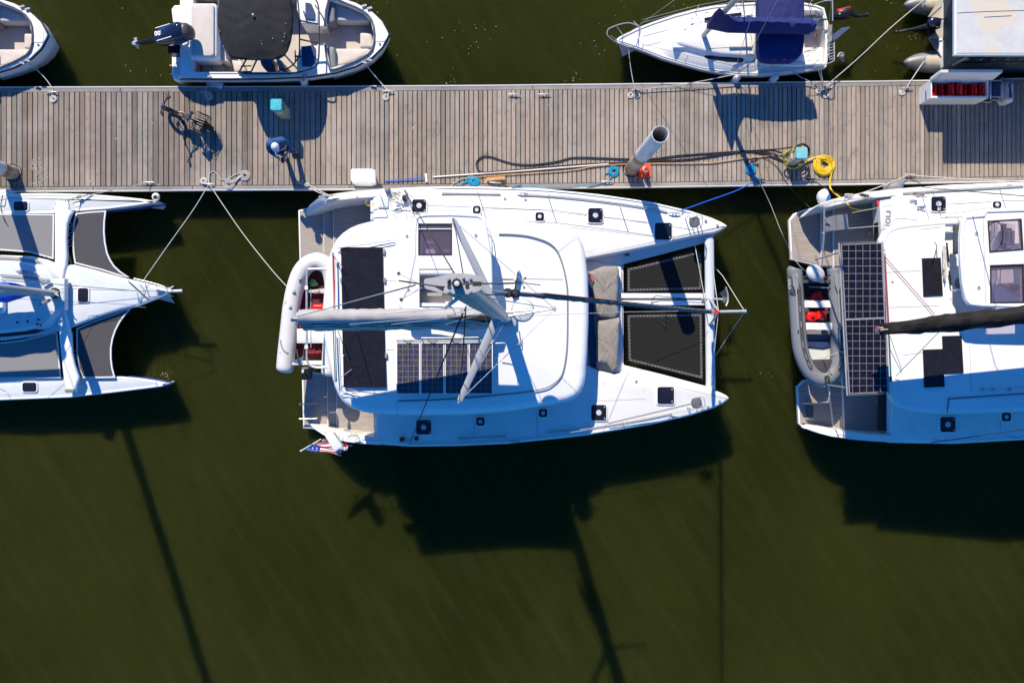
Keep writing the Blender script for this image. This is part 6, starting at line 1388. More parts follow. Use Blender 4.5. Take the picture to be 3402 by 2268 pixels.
# ================================================================ trimaran (left)
tr = thing('trimaran', 'white trimaran at the left edge with three slim hulls and grey netting between them', 'trimaran', P(180, 985, 0))
ZF = 1.0
fP = [(-330, 662), (-100, 648), (0, 645), (145, 643), (242, 645), (310, 647), (402, 655), (470, 662), (500, 667), (528, 669), (504, 674), (446, 683), (357, 694), (242, 703), (179, 709), (0, 710), (-200, 706), (-330, 690)]
fS = [(-330, 1285), (-100, 1262), (0, 1259), (206, 1254), (279, 1254), (402, 1252), (465, 1258), (516, 1266), (553, 1275), (540, 1282), (488, 1289), (373, 1303), (229, 1319), (0, 1328), (-200, 1318), (-330, 1300)]
for q in (fP, fS):
    h_ = M().slab(xy(q, ZF), ZF, 0, .05, levels=[(.0, .75), (.05, .4), (.14, -.3)]).build('float', K['pale grey gelcoat'], tr)
    wq = ccw(xy(q, ZF)); m = M(); m.tube([Vector((p.x, p.y, ZF - .03)) for p in inset(wq, .03)], .045, 6, True); m.build('float_gunwale', K['gelcoat'], tr)
    m = M(); m.tube([Vector((p.x, p.y, .45)) for p in inset(wq, .015)], .03, 6, True); m.build('float_stripe', K['boat boot blue'], tr)
mh = [(-330, 900), (-150, 858), (0, 846), (100, 850), (155, 862), (200, 880), (242, 878), (300, 892), (400, 920), (480, 938), (554, 957), (562, 968), (556, 979), (453, 1019), (400, 1030), (330, 1053), (242, 1086), (189, 1100), (100, 1118), (0, 1131), (-150, 1120), (-330, 1080)]
M().slab(xy(mh, 1.25), 1.25, 0, .10, 4, levels=[(.05, 1.0), (.25, .55), (.5, -.3)]).build('main_hull', K['pale grey gelcoat'], tr)
cb = [(-330, 890), (-100, 872), (0, 868), (80, 872), (148, 888), (185, 930), (190, 985), (185, 1040), (150, 1075), (80, 1095), (0, 1103), (-330, 1100)]
M().slab(xy(cb, 1.5), 1.5, .0, .06, 4, crown=.03, levels=[(-.1, 1.24)]).build('coachroof', K['pale grey gelcoat'], tr)
for yy, d in (((-200, 852), (0, 856)), ((-200, 1118), (0, 1115)),) and ((0, 0),): pass
for q in ([(-120, 858), (0, 856), (60, 860), (110, 866), (142, 872)], [(-120, 1116), (0, 1113), (60, 1108), (110, 1102), (150, 1096)]):
    M().tube(cr(PP(q, 1.36), 4), [.05] * 14 + [.035, .02, .006], 8, sq=(1, .6)).build('cabin_window', K['dark glass'] if q[0][1] > 1000 else K['seam'], tr)
# cross beams
def sheet(rows, z_, name, key, parent, th=.10, bev=.07): return M().slab(xy(rows, z_), z_, th, bev, 4).build(name, K[key], parent, ang=60)
bmP = [(181, 664), (222, 664), (228, 690), (240, 704), (232, 720), (223, 745), (220, 790), (222, 850), (220, 880), (214, 900), (208, 935), (180, 935), (179, 850), (179, 720)]
sheet(bmP, 1.32, 'crossbeam', 'gelcoat', tr)
bmS = [(187, 1020), (212, 1020), (228, 1080), (236, 1120), (238, 1170), (246, 1210), (262, 1252), (254, 1280), (250, 1304), (214, 1304), (206, 1230), (194, 1120)]
sheet(bmS, 1.32, 'crossbeam', 'gelcoat', tr)
M().slab(xy(box4(178, 925, 214, 1030), 1.55), 1.54, .2, .05).build('crossbeam', K['pale grey gelcoat'], tr)
for (x, y) in ((217, 667), (205, 665), (184, 675), (226, 690)): M().lathe(P(x, y, 1.32), [(.018, 0), (.014, .012)], 8).build('bolt', K['steel'], tr)
M().slab(rp(xy(box4(215, 1292, 246, 1302), 1.35), .03), 1.35, .04, .01).build('beam_bracket', K['tube grey'], tr)
# nets
def tnet(q, key, z_):
    wq = ccw(xy(q, z_)); n_1 = M().slab(wq, z_, .012).build('netting', K[key], tr, smooth=False)
    M().slabh(inset(wq, -.02), [inset(wq, .02)], z_ + .008, .03).build('net_border', K['white paint'], n_1, smooth=False); return wq, n_1
nP = [(254, 710), (300, 705), (350, 702), (346, 735), (345, 770), (348, 805), (355, 840), (365, 863), (378, 884), (400, 904), (426, 920), (400, 915), (340, 896), (250, 873), (245, 840), (243, 800), (244, 765), (247, 735)]
nS = [(256, 1092), (300, 1073), (400, 1037), (434, 1024), (414, 1045), (396, 1070), (382, 1098), (373, 1125), (368, 1155), (368, 1190), (372, 1222), (380, 1252), (330, 1253), (276, 1253), (264, 1225), (258, 1190), (256, 1140)]
for q in (nP, nS):
    wq, n1 = tnet(q, 'net grey', 1.08); lc = M()
    for i in range(0, 22):
        k = i / 22
    tag(n1)
M().slab(xy([(223, 720), (246, 712), (246, 880), (221, 876)], .8), .3, .02).build('beam_shadow_gap', K['rubber'], tr) if False else None
line3([P(229, 735, 1.1), P(244, 745, 1.1), P(229, 757, 1.1), P(243, 768, 1.1), P(228, 780, 1.1), P(243, 790, 1.1), P(227, 802, 1.1), P(243, 812, 1.1), P(226, 822, 1.1)], .008, 'rope white', 'net_lacing', tr)
line3([P(225, 835, .9), P(238, 878, .95)], .02, 'aluminium', 'net_strut', tr); line3([P(243, 1100, .95), P(236, 1150, .9)], .02, 'aluminium', 'net_strut', tr)
line3([P(258, 1160, 1.1), P(240, 1170, 1.1), P(256, 1185, 1.1), P(244, 1200, 1.1)], .008, 'rope white', 'net_lacing', tr)
for q in ([(-330, 712), (0, 712), (178, 714), (176, 858), (97, 836), (0, 829), (-330, 850)], [(-330, 1140), (0, 1140), (80, 1130), (187, 1104), (192, 1150), (200, 1253), (0, 1256), (-330, 1262)]):
    wq, n1 = tnet(q, 'net light', 1.06)
    m = M()
    for i in range(26): pass
for i in range(12):
    x = 6 + i * 13.5; M().lathe(P(x, 839 + max(0, x - 80) * .18, 1.09), [(.012, 0), (.009, .01)], 8).build('net_toggle', K['rubber'], tr)
m = M()
pz_ = []
for i in range(34): pz_.append(P(-10 + i * 6, (1134 if i % 2 else 1124) - max(0, (i * 6 - 60)) * .22, 1.28))
m.tube(pz_, .007, 4); m.build('net_lacing', K['boat boot blue'], tr)
for (a, b, n_1) in (((256, 880), (418, 926), 16), ((262, 1084), (426, 1030), 16)):
    m = M(); pz_ = []
    for i in range(n_1 * 2): k = i / (n_1 * 2); pz_.append(P(a[0] + (b[0] - a[0]) * k, a[1] + (b[1] - a[1]) * k + (4 if i % 2 else -4), 1.16))
    m.tube(pz_, .007, 4); m.build('net_lacing', K['rope dark'], tr)
hatch(71, 685, 54, 38, ZF, tr, knob=False, small=True); hatch(278, 980, 42, 54, 1.25, tr, knob=False, small=True); hatch(100, 1285, 54, 38, ZF, tr, knob=False, small=True)
f = M().lathe(P(257, 676, ZF), [(.09, 0), (.085, .012), (.07, .014)], 22).build('inspection_port', K['gelcoat'], tr)
for x, y, rot in ((262, 654, .25), (82, 902, -.1)):
    m = M(); c = P(x, y, 1.1 if y < 700 else 1.55); m.tube([c + Vector((-.25 * math.cos(rot), -.25 * math.sin(rot), 0)), c + Vector((.25 * math.cos(rot), .25 * math.sin(rot), .0))], .012); m.box(c, (.12, .07, .05), rot); m.build('cleat_bar', K['grey plastic'], tr)
# pulpit and sprit
M().tube([P(520, 960, 1.35), P(560, 968, 1.35), P(606, 966, 1.35)], .045, 10).build('bowsprit', K['aluminium'], tr)
for q in ([P(445, 925, 1.9), P(500, 938, 1.9), P(545, 952, 1.9), P(556, 966, 1.9), P(545, 980, 1.9), P(500, 999, 1.9), P(450, 1018, 1.9)],):
    line3(q, .014, 'steel', 'pulpit', tr, sub=3)
    for p in q[::2]: line3([p, Vector((p.x, p.y, 1.25))], .012, 'steel', 'pulpit_leg', tr)
line3([P(425, 932, 1.3), P(495, 996, 1.3)], .012, 'rope dark', 'furler_line', tr); line3([P(520, 950, 1.3), P(522, 985, 1.3)], .012, 'steel', 'bow_bar', tr)
line3([P(460, 938, 1.3), P(480, 962, 1.3), P(462, 998, 1.3)], .010, 'rope grey', 'bridle', tr)
M().box(P(464, 998, 1.32), (.08, .06, .04)).build('blue_block', K['rope blue'], tr, smooth=False)
for q in ([P(-300, 955, 1.7), P(0, 965, 1.65), P(250, 960, 1.6), P(540, 968, 1.35)], [P(-300, 985, 4), P(0, 990, 3.0), P(260, 1002, 1.6), P(452, 1013, 1.35)]): line3(q, .006, 'rope dark', 'jackline', tr)
# mast, boom and sail
MB = P(184, 974, 1.5)
M().tube([MB + Vector((0, 0, 0)), MB + Vector((0, .0, 6)), MB + Vector((-.1, 0, 13.2))], [.10, .10, .08], 14, sq=(1.4, .8)).build('mast', K['mast paint'], tr)
M().lathe(MB, [(.16, -.02), (.15, .05), (.1, .1)], 18).build('mast_step', K['rubber'], tr)
bm0 = MB + Vector((-.1, 0, 1.2)); bm1 = bm0 + Vector((-5.2, 0, .1))
M().tube([P(180, 974, 1.75), P(120, 972, 2.2), P(0, 969, 3.0), P(-700, 955, 3.3)], .085, 12).build('boom', K['mast paint'], tr)
m = M(); rs = []
for i in range(30):
    k = i / 29; c = P(114, 972, 2.15).lerp(P(-700, 962, 2.7), k); w0 = .02 * math.sin(k * 41) + .02 * math.sin(k * 17); g_ = min(1, .25 + k * 8)
    rs.append([c + Vector((0, y * g_ + w0, z * g_)) for y, z in ((-.22, -.1), (-.27, .06), (-.12, .20), (.10, .22), (.26, .12), (.22, -.05))])
m.rings(rs); m.build('sail_cover', K['blue canvas'], tr, ang=70)
tangle(183, 976, 1.75, 14, 8, 22, .012, 'rope white', 'white ropes bunched at the mast foot of the trimaran')
tangle(145, 1005, 1.75, 30, 12, 18, .009, 'rope grey', 'grey lines and blocks beside the mast foot of the trimaran')
for q in ([P(0, 917, 1.56), P(100, 925, 1.56), P(160, 935, 1.56)], [P(0, 912, 1.56), P(100, 920, 1.56), P(162, 930, 1.56)]): line3(q, .010, 'rope dark', 'halyard', tr)
M().box(P(152, 938, 1.6), (.24, .05, .05), .55).build('rope_clutch', K['grey plastic'], tr, smooth=False)
for (x, y) in ((55, 898), (122, 905)): pass
line3([P(53, 897, 1.6), P(123, 905, 1.6)], .011, 'steel', 'hatch_rail', tr)
m = M(); m.slab(rp(xy(box4(-60, 925, 9, 1042), 1.7), .15), 1.68, .15, .05, 4); m.build('companionway_cover', K['gelcoat'], tr)
for (x, y) in ((58, 1071), (92, 1067), (128, 1061), (124, 1077), (135, 1080)): M().lathe(P(x, y, 1.52), [(.03, 0), (.025, .03)], 10).build('deck_fitting', K['rubber'], tr)
for sgn, ff in ((1, (30, 660)), (-1, (20, 1300))): line3([P(ff[0], ff[1], ZF + .05), MB + Vector((-.05, 0, 10.5))], .008, 'rope dark', 'shroud', tr)
line3([P(452, 966, 1.3), MB + Vector((0, 0, 10.8))], .010, 'rope grey', 'forestay', tr)
rope([P(495, 607, .74), P(470, 613, .85), P(400, 627, .95), P(330, 641, 1.0), P(262, 654, 1.12), P(224, 668, 1.35)], .012, 'rope grey', label='grey bow line from the lower left cleat to the upper float of the trimaran', group='mooring lines', cat='mooring line')
rope([P(693, 614, .74), P(640, 700, .95), P(560, 812, 1.15), P(472, 938, 1.4)], .011, 'rope white', label='long white line from the lower left cleat to the trimaran bow', group='mooring lines', cat='mooring line', sub=6)
rope([P(9, 648, 1.1), P(5, 670, 1.1), P(3, 690, 1.0), P(14, 730, 1.1), P(22, 745, 1.12)], .012, 'rope dark', 'fender_line', 'dark line over the trimaran float at the left edge', cat='rope')
# ================================================================ bowriders
bw = thing('bowrider', 'white open bowrider motorboat with a black canopy and big tilted black outboard', 'motorboat', P(930, 114, 0), 'white bowriders moored above the dock')
ZG = .95
low = [(598, 259), (757, 260), (891, 258), (1025, 252), (1114, 239), (1181, 218), (1235, 189), (1268, 157), (1286, 124), (1290, 114)]
def mir(lst, c): return [(x, c - y) for x, y in lst[::-1]]
hullb = [(598, 180)] + low[:1] + low[1:] + mir(low[:-1], 228) + [(598, 48)]
hole = [(640, 243), (980, 243), (1015, 238), (1040, 227), (1056, 204), (1058, 147), (1079, 147), (1088, 190), (1096, 231), (1150, 216), (1204, 192), (1236, 165), (1244, 114), (1234, 66), (1204, 36), (1150, 12), (1092, -3), (1084, 40), (1079, 85), (1058, 85), (1056, 26), (1040, 2), (1015, -10), (980, -15), (640, -15)]
ob = ccw(xy(hullb, ZG)); hb = ccw(xy(hole, ZG))
M().slabh(ob, [hb], ZG, .05).build('deck', K['gelcoat'], bw, ang=25)
rs = []
m = M()
for (d, z) in ((.32, -.3), (.16, .1), (.05, .45), (.0, .6), (.0, .91)): rs.append([(q[0], q[1], z) for q in inset(ob, d)])
m.rings(rs, True, False); m.build('hull', K['gelcoat'], bw, ang=40)
m = M(); m.tube([Vector((q.x, q.y, .88)) for q in inset(ob, -.01)], .028, 6, True); m.build('rub_rail', K['rubber'], bw)
M().slabh(inset(hb, -.012), [inset(hb, .02)], ZG + .02, .2).build('cockpit_trim', K['gelcoat'], bw, ang=25)
wl = M(); n = len(hb); wl.add([(q.x, q.y, .30) for q in hb] + [(q.x, q.y, ZG - .03) for q in hb], [(i, (i + 1) % n, (i + 1) % n + n, i + n) for i in range(n)]); wl.build('cockpit_liner', K['cream'], bw)
M().slab(inset(hb, -.05), .34, .05).build('cockpit_floor', K['cream'], bw, smooth=False)
bq = [(1079, 88), (1092, -3), (1150, 12), (1204, 36), (1234, 66), (1244, 114), (1236, 165), (1204, 192), (1150, 216), (1096, 231), (1080, 150)]
line3([P(x, y, ZG + .03) for x, y in bq], .028, 'dark grey canvas', 'bow_coaming', bw, n=6, sub=2)
cu = lambda q, z, nm, th=.28, key='cream cushion': M().slab(rp(xy(q, z), .05), z, th, .05, 4, crown=.01).build(nm, K[key], bw)
cu([(1112, 159), (1222, 159), (1232, 166), (1202, 187), (1150, 210), (1110, 222)], .70, 'bow_cushion'); cu([(1112, 68), (1222, 70), (1230, 60), (1202, 40), (1150, 18), (1104, 4)], .70, 'bow_cushion'); cu([(1194, 106), (1236, 106), (1237, 156), (1194, 156)], .62, 'bow_seat')
cu([(1084, 150), (1112, 156), (1114, 222), (1098, 227)], .86, 'bow_backrest', .5, 'tube grey'); cu([(1084, 80), (1112, 72), (1112, 6), (1096, 0)], .86, 'bow_backrest', .5, 'tube grey')
for q in ([(1000, 152), (1057, 150), (1057, 205), (1040, 226), (1012, 238), (985, 240), (985, 200)], [(1000, 78), (1057, 80), (1057, 25), (1040, 2), (1012, -9), (985, -12), (985, 30)]):
    M().slab(xy(q, 1.02), 1.0, .65, .04).build('console', K['gelcoat'], bw, ang=40)
M().slab(xy([(1003, 156), (1040, 150), (1048, 160), (1048, 205), (1034, 222), (1003, 220)], 1.05), 1.035, .04).build('dash_panel', K['dark blue moulding'], bw, smooth=False)
M().slab(rp(xy([(1014, 8), (1034, 12), (1046, 40), (1046, 66), (1015, 62)], 1.05), .04), 1.035, .04).build('dash_panel', K['dark blue moulding'], bw, smooth=False)
M().slab(rp(xy(box4(628, 10, 721, 196), 1.12), .14), 1.1, .5, .07, 5).build('sun_pad', K['gelcoat'], bw); M().slab(rp(xy(box4(636, 14, 712, 188), 1.15), .10), 1.15, .08, .03, 4, crown=.015).build('sun_pad_cushion', K['cream cushion'], bw)
cu([(720, -14), (745, -14), (745, 180), (758, 205), (740, 206), (722, 196)], .8, 'bench_backrest', .4); M().slab(rp(xy(box4(664, 212, 736, 239), .5), .03), .45, .1, .01).build('floor_hatch', K['cream cushion'], bw)
M().lathe(P(700, 221, .46), [(.025, 0), (.02, .01)], 12).build('hatch_pull', K['rubber'], bw)
cu([(765, 196), (800, 200), (816, 236), (776, 238)], .62, 'side_seat'); cu([(860, 190), (905, 190), (905, 225), (880, 232), (866, 215)], .95, 'helm_seat', .5, 'dark blue moulding'); cu([(915, 192), (935, 200), (946, 228), (925, 230)], .95, 'helm_seat_back', .5, 'tube grey')
cu([(560, 0), (561, 0), (561, 1), (560, 1)], .4, 'platform_pad', .01) if False else None
pf = [(565, 27), (575, 14), (640, 10), (640, 262), (590, 270), (572, 262), (567, 245), (566, 183), (570, 160), (570, 70)]
M().slab(xy(pf, .55), .55, .0, .04, levels=[(.0, .4), (.1, .1), (.3, -.3)]).build('swim_platform', K['gelcoat'], bw); M().slab(rp(xy(box4(574, 205, 608, 246), .56), .03), .562, .02).build('platform_pad', K['pale grey gelcoat'], bw)
for (x, y) in ((568, 215), (568, 243)): M().tube([P(x - 8, y, .5), P(x + 6, y, .5)], .016).build('ladder_tube', K['steel'], bw)
# windshield frame
for q in ([P(985, -22, 1.3), P(991, 0, 1.35), P(996, 60, 1.35), P(997, 170, 1.35), P(990, 197, 1.3), P(975, 218, 1.25), P(950, 231, 1.1), P(927, 232, 1.05)], [P(1035, -12, 1.15), P(1050, 2, 1.2), P(1060, 30, 1.25), P(1062, 100, 1.25), P(1061, 192, 1.25), P(1053, 214, 1.2), P(1038, 229, 1.1), P(980, 243, 1.03), P(900, 246, 1.0), P(802, 245, 1.0)]):
    line3(q, .020, 'rubber', 'windshield_frame', bw, sub=4, n=6)
for a, b in (((997, 72), (1061, 84)), ((997, 134), (1061, 147))): line3([P(a[0], a[1], 1.34), P(b[0], b[1], 1.26)], .022, 'rubber', 'windshield_post', bw, n=6)
m = M(); c = P(982, 189, 1.15); m.tube([c + Vector((.04 * math.cos(a), .15 * math.sin(a), .17 * math.cos(a))) for a in [i * .3 for i in range(21)]], .012, 6, True)
for a in (0, 2.1, 4.2): m.tube([c, c + Vector((.03 * math.cos(a), .14 * math.sin(a), .15 * math.cos(a)))], .006, 4)
m.tube([c, c + Vector((.16, 0, -.04))], .03, 8); m.build('steering_wheel', K['rubber'], bw)
# canopy
cn = [(721, 59), (722, 90), (729, 125), (740, 152), (754, 178), (768, 188), (800, 193), (850, 195), (900, 193), (923, 190), (940, 180), (952, 162), (962, 132), (968, 95), (969, 59)]
cp = cn + [(x, 119 - y) for x, y in cn[1:-1][::-1]]
ZC = 1.975; pc_ = ccw(xy(cp, 2.17)); cx_ = sum(p.x for p in pc_) / len(pc_); cy_ = sum(p.y for p in pc_) / len(pc_)
dn_ = []
for i in range(len(pc_)):
    for k in range(4): dn_.append(pc_[i].lerp(pc_[(i + 1) % len(pc_)], k / 4))
rs = [[(q.x, q.y, ZC - .14) for q in dn_]]
for sc_ in (1.0, .97, .9, .8, .68, .55, .4, .25, .1, .02):
    row = []
    for q in dn_:
        x, y = cx_ + (q.x - cx_) * sc_, cy_ + (q.y - cy_) * sc_
        bowz = .05 * abs(math.cos((x - cx_) * 3.1)) ; v_ = (y - cy_)
        row.append((x, y, ZC - .03 + .12 * (1 - sc_ ** 2) * .8 - .06 * v_ * v_ * .3 + bowz * (1 - sc_ ** 4) + .006 * math.sin(v_ * 19 + math.sin(x * 5) * 2) * (1 if sc_ < .98 else 0)))
    rs.append(row)
m = M(); m.rings(rs, False, True); can = m.build('canopy', K['black canvas'], bw, ang=70)
f = M().lathe(P(851, 63, ZC + .10), [(.03, -.1), (.03, .08), (.02, .10)], 12).build('mast_light', K['interior white'], can)
for (x, y) in ((733, 105), (738, 113), (751, 163), (875, 143), (877, 155), (953, 121), (951, 131), (946, 146), (913, 137), (955, 88)): M().lathe(P(x, y, ZC + .05), [(.012, -.02), (.010, .012)], 8).build('snap', K['steel'], can)
for s in (1, -1):
    Y = (lambda y: y) if s > 0 else (lambda y: 228 - y); Y2 = (lambda y: y) if s > 0 else (lambda y: 119 - y)
    for a, b in (((832, 192), (795, 240)), ((866, 192), (836, 236))): line3([P(a[0], Y2(a[1]), ZC - .1), P(b[0], Y(b[1]), 1.0)], .022, 'rubber', 'canopy_pole', bw, n=6)
    line3([P(803, Y(224), 1.35), P(838, Y(222), 1.35)], .018, 'rubber', 'canopy_bar', bw, n=6); line3([P(775, Y2(188), ZC - .1), P(812, Y(209), 1.5)], .008, 'rubber', 'canopy_strap', bw)
    M().tube([P(790, Y(240), 1.0), P(836, Y(239), 1.0)], .022).build('canopy_foot', K['rubber'], bw)
    for (x, y) in ((1210, 208), (1012, 252), (693, 255), (1228, 200)): M().box(P(x, Y(y), ZG + .03), (.14, .05, .04), -.25 * s if x > 1100 else 0).build('deck_cleat', K['steel'], bw, smooth=False)
M().slab(rp(xy([(1246, 92), (1278, 94), (1280, 138), (1248, 140)], ZG), .04), ZG + .012, .02).build('anchor_locker', K['nonskid'], bw); M().lathe(P(1262, 147, ZG + .01), [(.03, 0), (.025, .015)], 10).build('bow_light', K['dark side'], bw)
# outboard
def cowl(c, L_, W_, H_, rot, tilt):
    rs = []; q = Matrix.Rotation(rot, 3, 'Z') @ Matrix.Rotation(tilt, 3, 'Y')
    for k, (x, w_, h0, h1) in enumerate(((-.5, .25, -.25, .05), (-.46, .55, -.5, .22), (-.32, .85, -.75, .42), (-.1, .98, -.85, .5), (.15, 1.0, -.85, .5), (.36, .9, -.8, .42), (.46, .68, -.65, .25), (.5, .4, -.4, .05))):
        row = []
        for i in range(20):
            a = 2 * math.pi * i / 20; yy = math.cos(a); zz = math.sin(a)
            yy = math.copysign(abs(yy) ** .75, yy); zz = math.copysign(abs(zz) ** .75, zz)
            row.append(c + q @ Vector((x * L_, yy * w_ * W_ / 2, (zz * h1 if zz > 0 else -zz * h0) * H_)))
        rs.append(row)
    m = M(); m.rings(rs); return m, q
oc = P(568, 119, 1.45)
m, q = cowl(oc, 1.10, .52, .42, .10, -.35); om = m.build('outboard_motor', K['black gloss'], bw, ang=60)
text('power_lettering', '200', oc + q @ Vector((-.15, .0, .222)), .16, K['reflective white'], om, rot=math.pi + .10, tilt=(0, 0), thick=.004, bold=.004)
for s in (-1, 1): M().box(oc + q @ Vector((-.03, s * .17, .19)), (.5, .016, .012), .1, (0, -.35)).build('cowl_stripe', K['reflective white'], om, smooth=False)
m, _ = cowl(oc + q @ Vector((.44, 0, -.06)), .36, .42, .34, .10, -.35); m.build('cowl_front', K['dusty brown'], om, ang=60)
m = M(); pr = P(452, 144, .85); m.tube([oc + Vector((-.15, 0, -.2)), oc.lerp(pr, .5) + Vector((0, 0, -.08)), pr], [.19, .12, .07], 12, sq=(.6, 1)); m.build('outboard_leg', K['black plastic'], om)
m = M(); m.ball(pr, .08, 14, 8, (1.6, .9, .9))
for a in (0, 2.1, 4.2): m.tube([pr, pr + Vector((-.03, .16 * math.cos(a), .16 * math.sin(a)))], [.02, .05], 6, sq=(1, .3))
m.build('propeller', K['steel'], om)
line3([P(590, 135, 1.1), P(600, 165, .9), P(585, 175, .8), P(575, 165, .85)], .02, 'rubber', 'steering_hose', om, sub=5); M().box(P(583, 165, .8), (.3, .3, .3)).build('motor_bracket', K['black plastic'], om, smooth=False)
for q_ in ([P(600, 72, 1.0), P(612, 110, 1.1), P(602, 150, 1.0)],): line3(q_, .03, 'aluminium', 'tow_bar', bw, sub=4)
bw.scale = (.993, .993, 1.18); bw.location = bw.location * .993
bw2 = copy_tree(bw); bw2.location = bw2.location + Vector(((163.5 - 1290) * 24.7 / F, -.02, 0)); bw2['label'] = 'white bowrider cut by the left edge, only its pointed open bow showing'
G = 'mooring lines'
rope([P(84, 203, .98), P(110, 222, .85), P(145, 255, .75), P(168, 285, .74), P(176, 303, .73)], .012, 'rope white', label='white bow line of the left bowrider to the top left cleat', group=G, cat='mooring line')
rope([P(693, 256, .98), P(687, 285, .78), P(682, 305, .73)], .012, 'rope white', label='short white stern line of the bowrider above the bicycle', group=G, cat='mooring line')
rope([P(1212, 211, .98), P(1235, 240, .82), P(1265, 275, .74), P(1290, 302, .73)], .013, 'rope white', label='white bow line of the bowrider with the black canopy', group=G, cat='mooring line')
rope([P(927, 230, 1.05), P(960, 250, .98), P(990, 262, .95), P(1010, 266, .9)], .011, 'rope grey', label='thin grey fender line across the side of the bowrider', group=G, cat='mooring line')
# ================================================================ sailboat
sb = thing('sailboat', 'small white sailboat with navy blue canopy and sail cover, outboard on the stern', 'sailboat', P(2400, 130, 0))
ZD2 = .85
dk = [(2046, 134), (2056, 124), (2079, 112), (2120, 92), (2173, 72), (2240, 50), (2307, 32), (2370, 20), (2441, 12), (2560, 6), (2664, 8), (2709, 16), (2738, 27), (2752, 80), (2756, 134), (2753, 180), (2745, 222), (2738, 226), (2700, 232), (2664, 238), (2600, 246), (2530, 251), (2460, 250), (2396, 243), (2330, 230), (2262, 212), (2200, 194), (2151, 174), (2084, 150), (2055, 142)]
od = ccw(xy(dk, ZD2)); ck = xy([(2512, 58), (2738, 62), (2742, 130), (2738, 205), (2512, 208)], ZD2)
M().slabh(od, [ck], ZD2, .04).build('deck', K['gelcoat'], sb, ang=25)
m = M(); rs = []
for d, z in ((.55, -.3), (.3, .05), (.08, .45), (.0, .70), (.0, .815)): rs.append([(p.x, p.y, z) for p in inset(od, d)])
m.rings(rs, True, False); m.build('hull', K['gelcoat'], sb)
m = M(); m.tube([Vector((p.x, p.y, .72)) for p in inset(od, -.005)], .022, 6, True); m.build('rub_strake', K['tube grey'], sb)
m = M(); m.tube([Vector((p.x, p.y, ZD2 + .01)) for p in inset(od, .05)], .018, 6, True); m.build('toe_rail', K['white paint'], sb)
hc = ccw(ck); n = len(hc); m = M(); m.add([(p.x, p.y, .33) for p in hc] + [(p.x, p.y, ZD2 - .02) for p in hc], [(i, (i + 1) % n, (i + 1) % n + n, i + n) for i in range(n)]); m.build('cockpit_liner', K['gelcoat'], sb, smooth=False)
M().slab(inset(hc, -.04), .36, .05).build('cockpit_floor', K['cream cushion'], sb, smooth=False)
M().slab(rp(xy([(2512, 160), (2738, 158), (2734, 206), (2512, 210)], .62), .04), .62, .3, .02).build('cockpit_seat', K['gelcoat'], sb); M().slab(rp(xy([(2512, 58), (2738, 62), (2738, 90), (2512, 90)], .62), .04), .62, .3, .02).build('cockpit_seat', K['gelcoat'], sb)
M().tube([P(2672, 46, .95), P(2733, 48, .95)], .10, 10, sq=(1, .6)).build('coaming_cushion', K['tube grey'], sb); M().tube([P(2505, 212, .9), P(2640, 216, .92), P(2735, 212, .9)], .05, 10).build('coaming', K['gelcoat'], sb)
hs = [(2242, 138), (2250, 120), (2272, 100), (2310, 84), (2352, 72), (2430, 60), (2499, 54), (2512, 60), (2516, 130), (2514, 184), (2500, 190), (2396, 182), (2340, 172), (2300, 161), (2260, 150)]
M().slab(xy(hs, 1.2), 1.18, .0, .12, 5, crown=.04, levels=[(-.34, .84), (-.12, 1.02)]).build('cabin', K['gelcoat'], sb, ang=60)
M().slab(xy([(2422, 104), (2498, 100), (2500, 156), (2424, 156)], 1.28), 1.27, .1, .02).build('companion_hatch', K['nonskid'], sb); M().slab(rp(xy([(2237, 100), (2292, 95), (2294, 158), (2236, 160)], 1.1), .04), 1.12, .08, .015).build('fore_hatch', K['gelcoat'], sb)
M().tube(cr([P(2334, 188, .99), P(2352, 190, 1.0), P(2400, 195, 1.0), P(2455, 199, 1.0), P(2470, 200, 1.0)], 4), [.008, .03, .05, .06, .07, .075, .08, .08, .085, .09, .09, .09, .09, .09, .085, .075, .05], 10, sq=(1, .7)).build('cabin_window', K['dark glass'], sb)
M().tube(cr([P(2340, 66, 1.08), P(2400, 55, 1.12), P(2462, 48, 1.1)], 5), .05, 8, sq=(1, .7)).build('cabin_window', K['dark glass'], sb)
for x, y in ((2298, 63), (2348, 42), (2278, 97), (2300, 146)): M().box(P(x, y, 1.12), (.10, .02, .02), .2).build('hinge', K['grey plastic'], sb, smooth=False)
line3([P(2350, 163, 1.32), P(2420, 158, 1.34), P(2505, 156, 1.32)], .012, 'rope grey', 'halyard', sb)
# rig
mB, mT = Vector((5.22, 8.35, 1.2)), Vector((6.0, 8.33, 9.6))
M().tube([mB, mB.lerp(mT, .5), mT], [.062, .062, .05], 12, sq=(1, 1.4)).build('mast', K['mast paint'], sb)
b0 = Vector((5.4, 8.32, 2.2)); b1 = Vector((7.9, 8.24, 2.2)); M().tube([b0, b1], .045, 10).build('boom', K['mast paint'], sb)
m = M(); rs = []; n = 44
for i in range(n + 1):
    k = i / n; c = Vector((5.13, 8.30, 2.14)).lerp(Vector((7.88, 8.22, 2.2)), k); h = .27 + .95 * max(0, 1 - k * 4.2) ** 1.0 + .12 * math.exp(-((k - .5) ** 2) * 8); wd = .06 + .13 * min(1, k * 5) if k < .97 else .12
    w0 = .022 * math.sin(k * 63) + .015 * math.sin(k * 29 + 1)
    rs.append([c + Vector((sx1, y, z)) for sx1, y, z in ((0, -wd * .8, -.14), (0, -wd * 1.1, .05 + w0), (.0, -wd * .8 + w0, h * .6), (.02 if k < .2 else 0, -.02, h + w0), (0, wd * .8 - w0, h * .65), (0, wd * 1.1, .05), (0, wd * .8, -.12))])
m.rings(rs); m.build('sail_cover', K['navy canvas'], sb, ang=65)
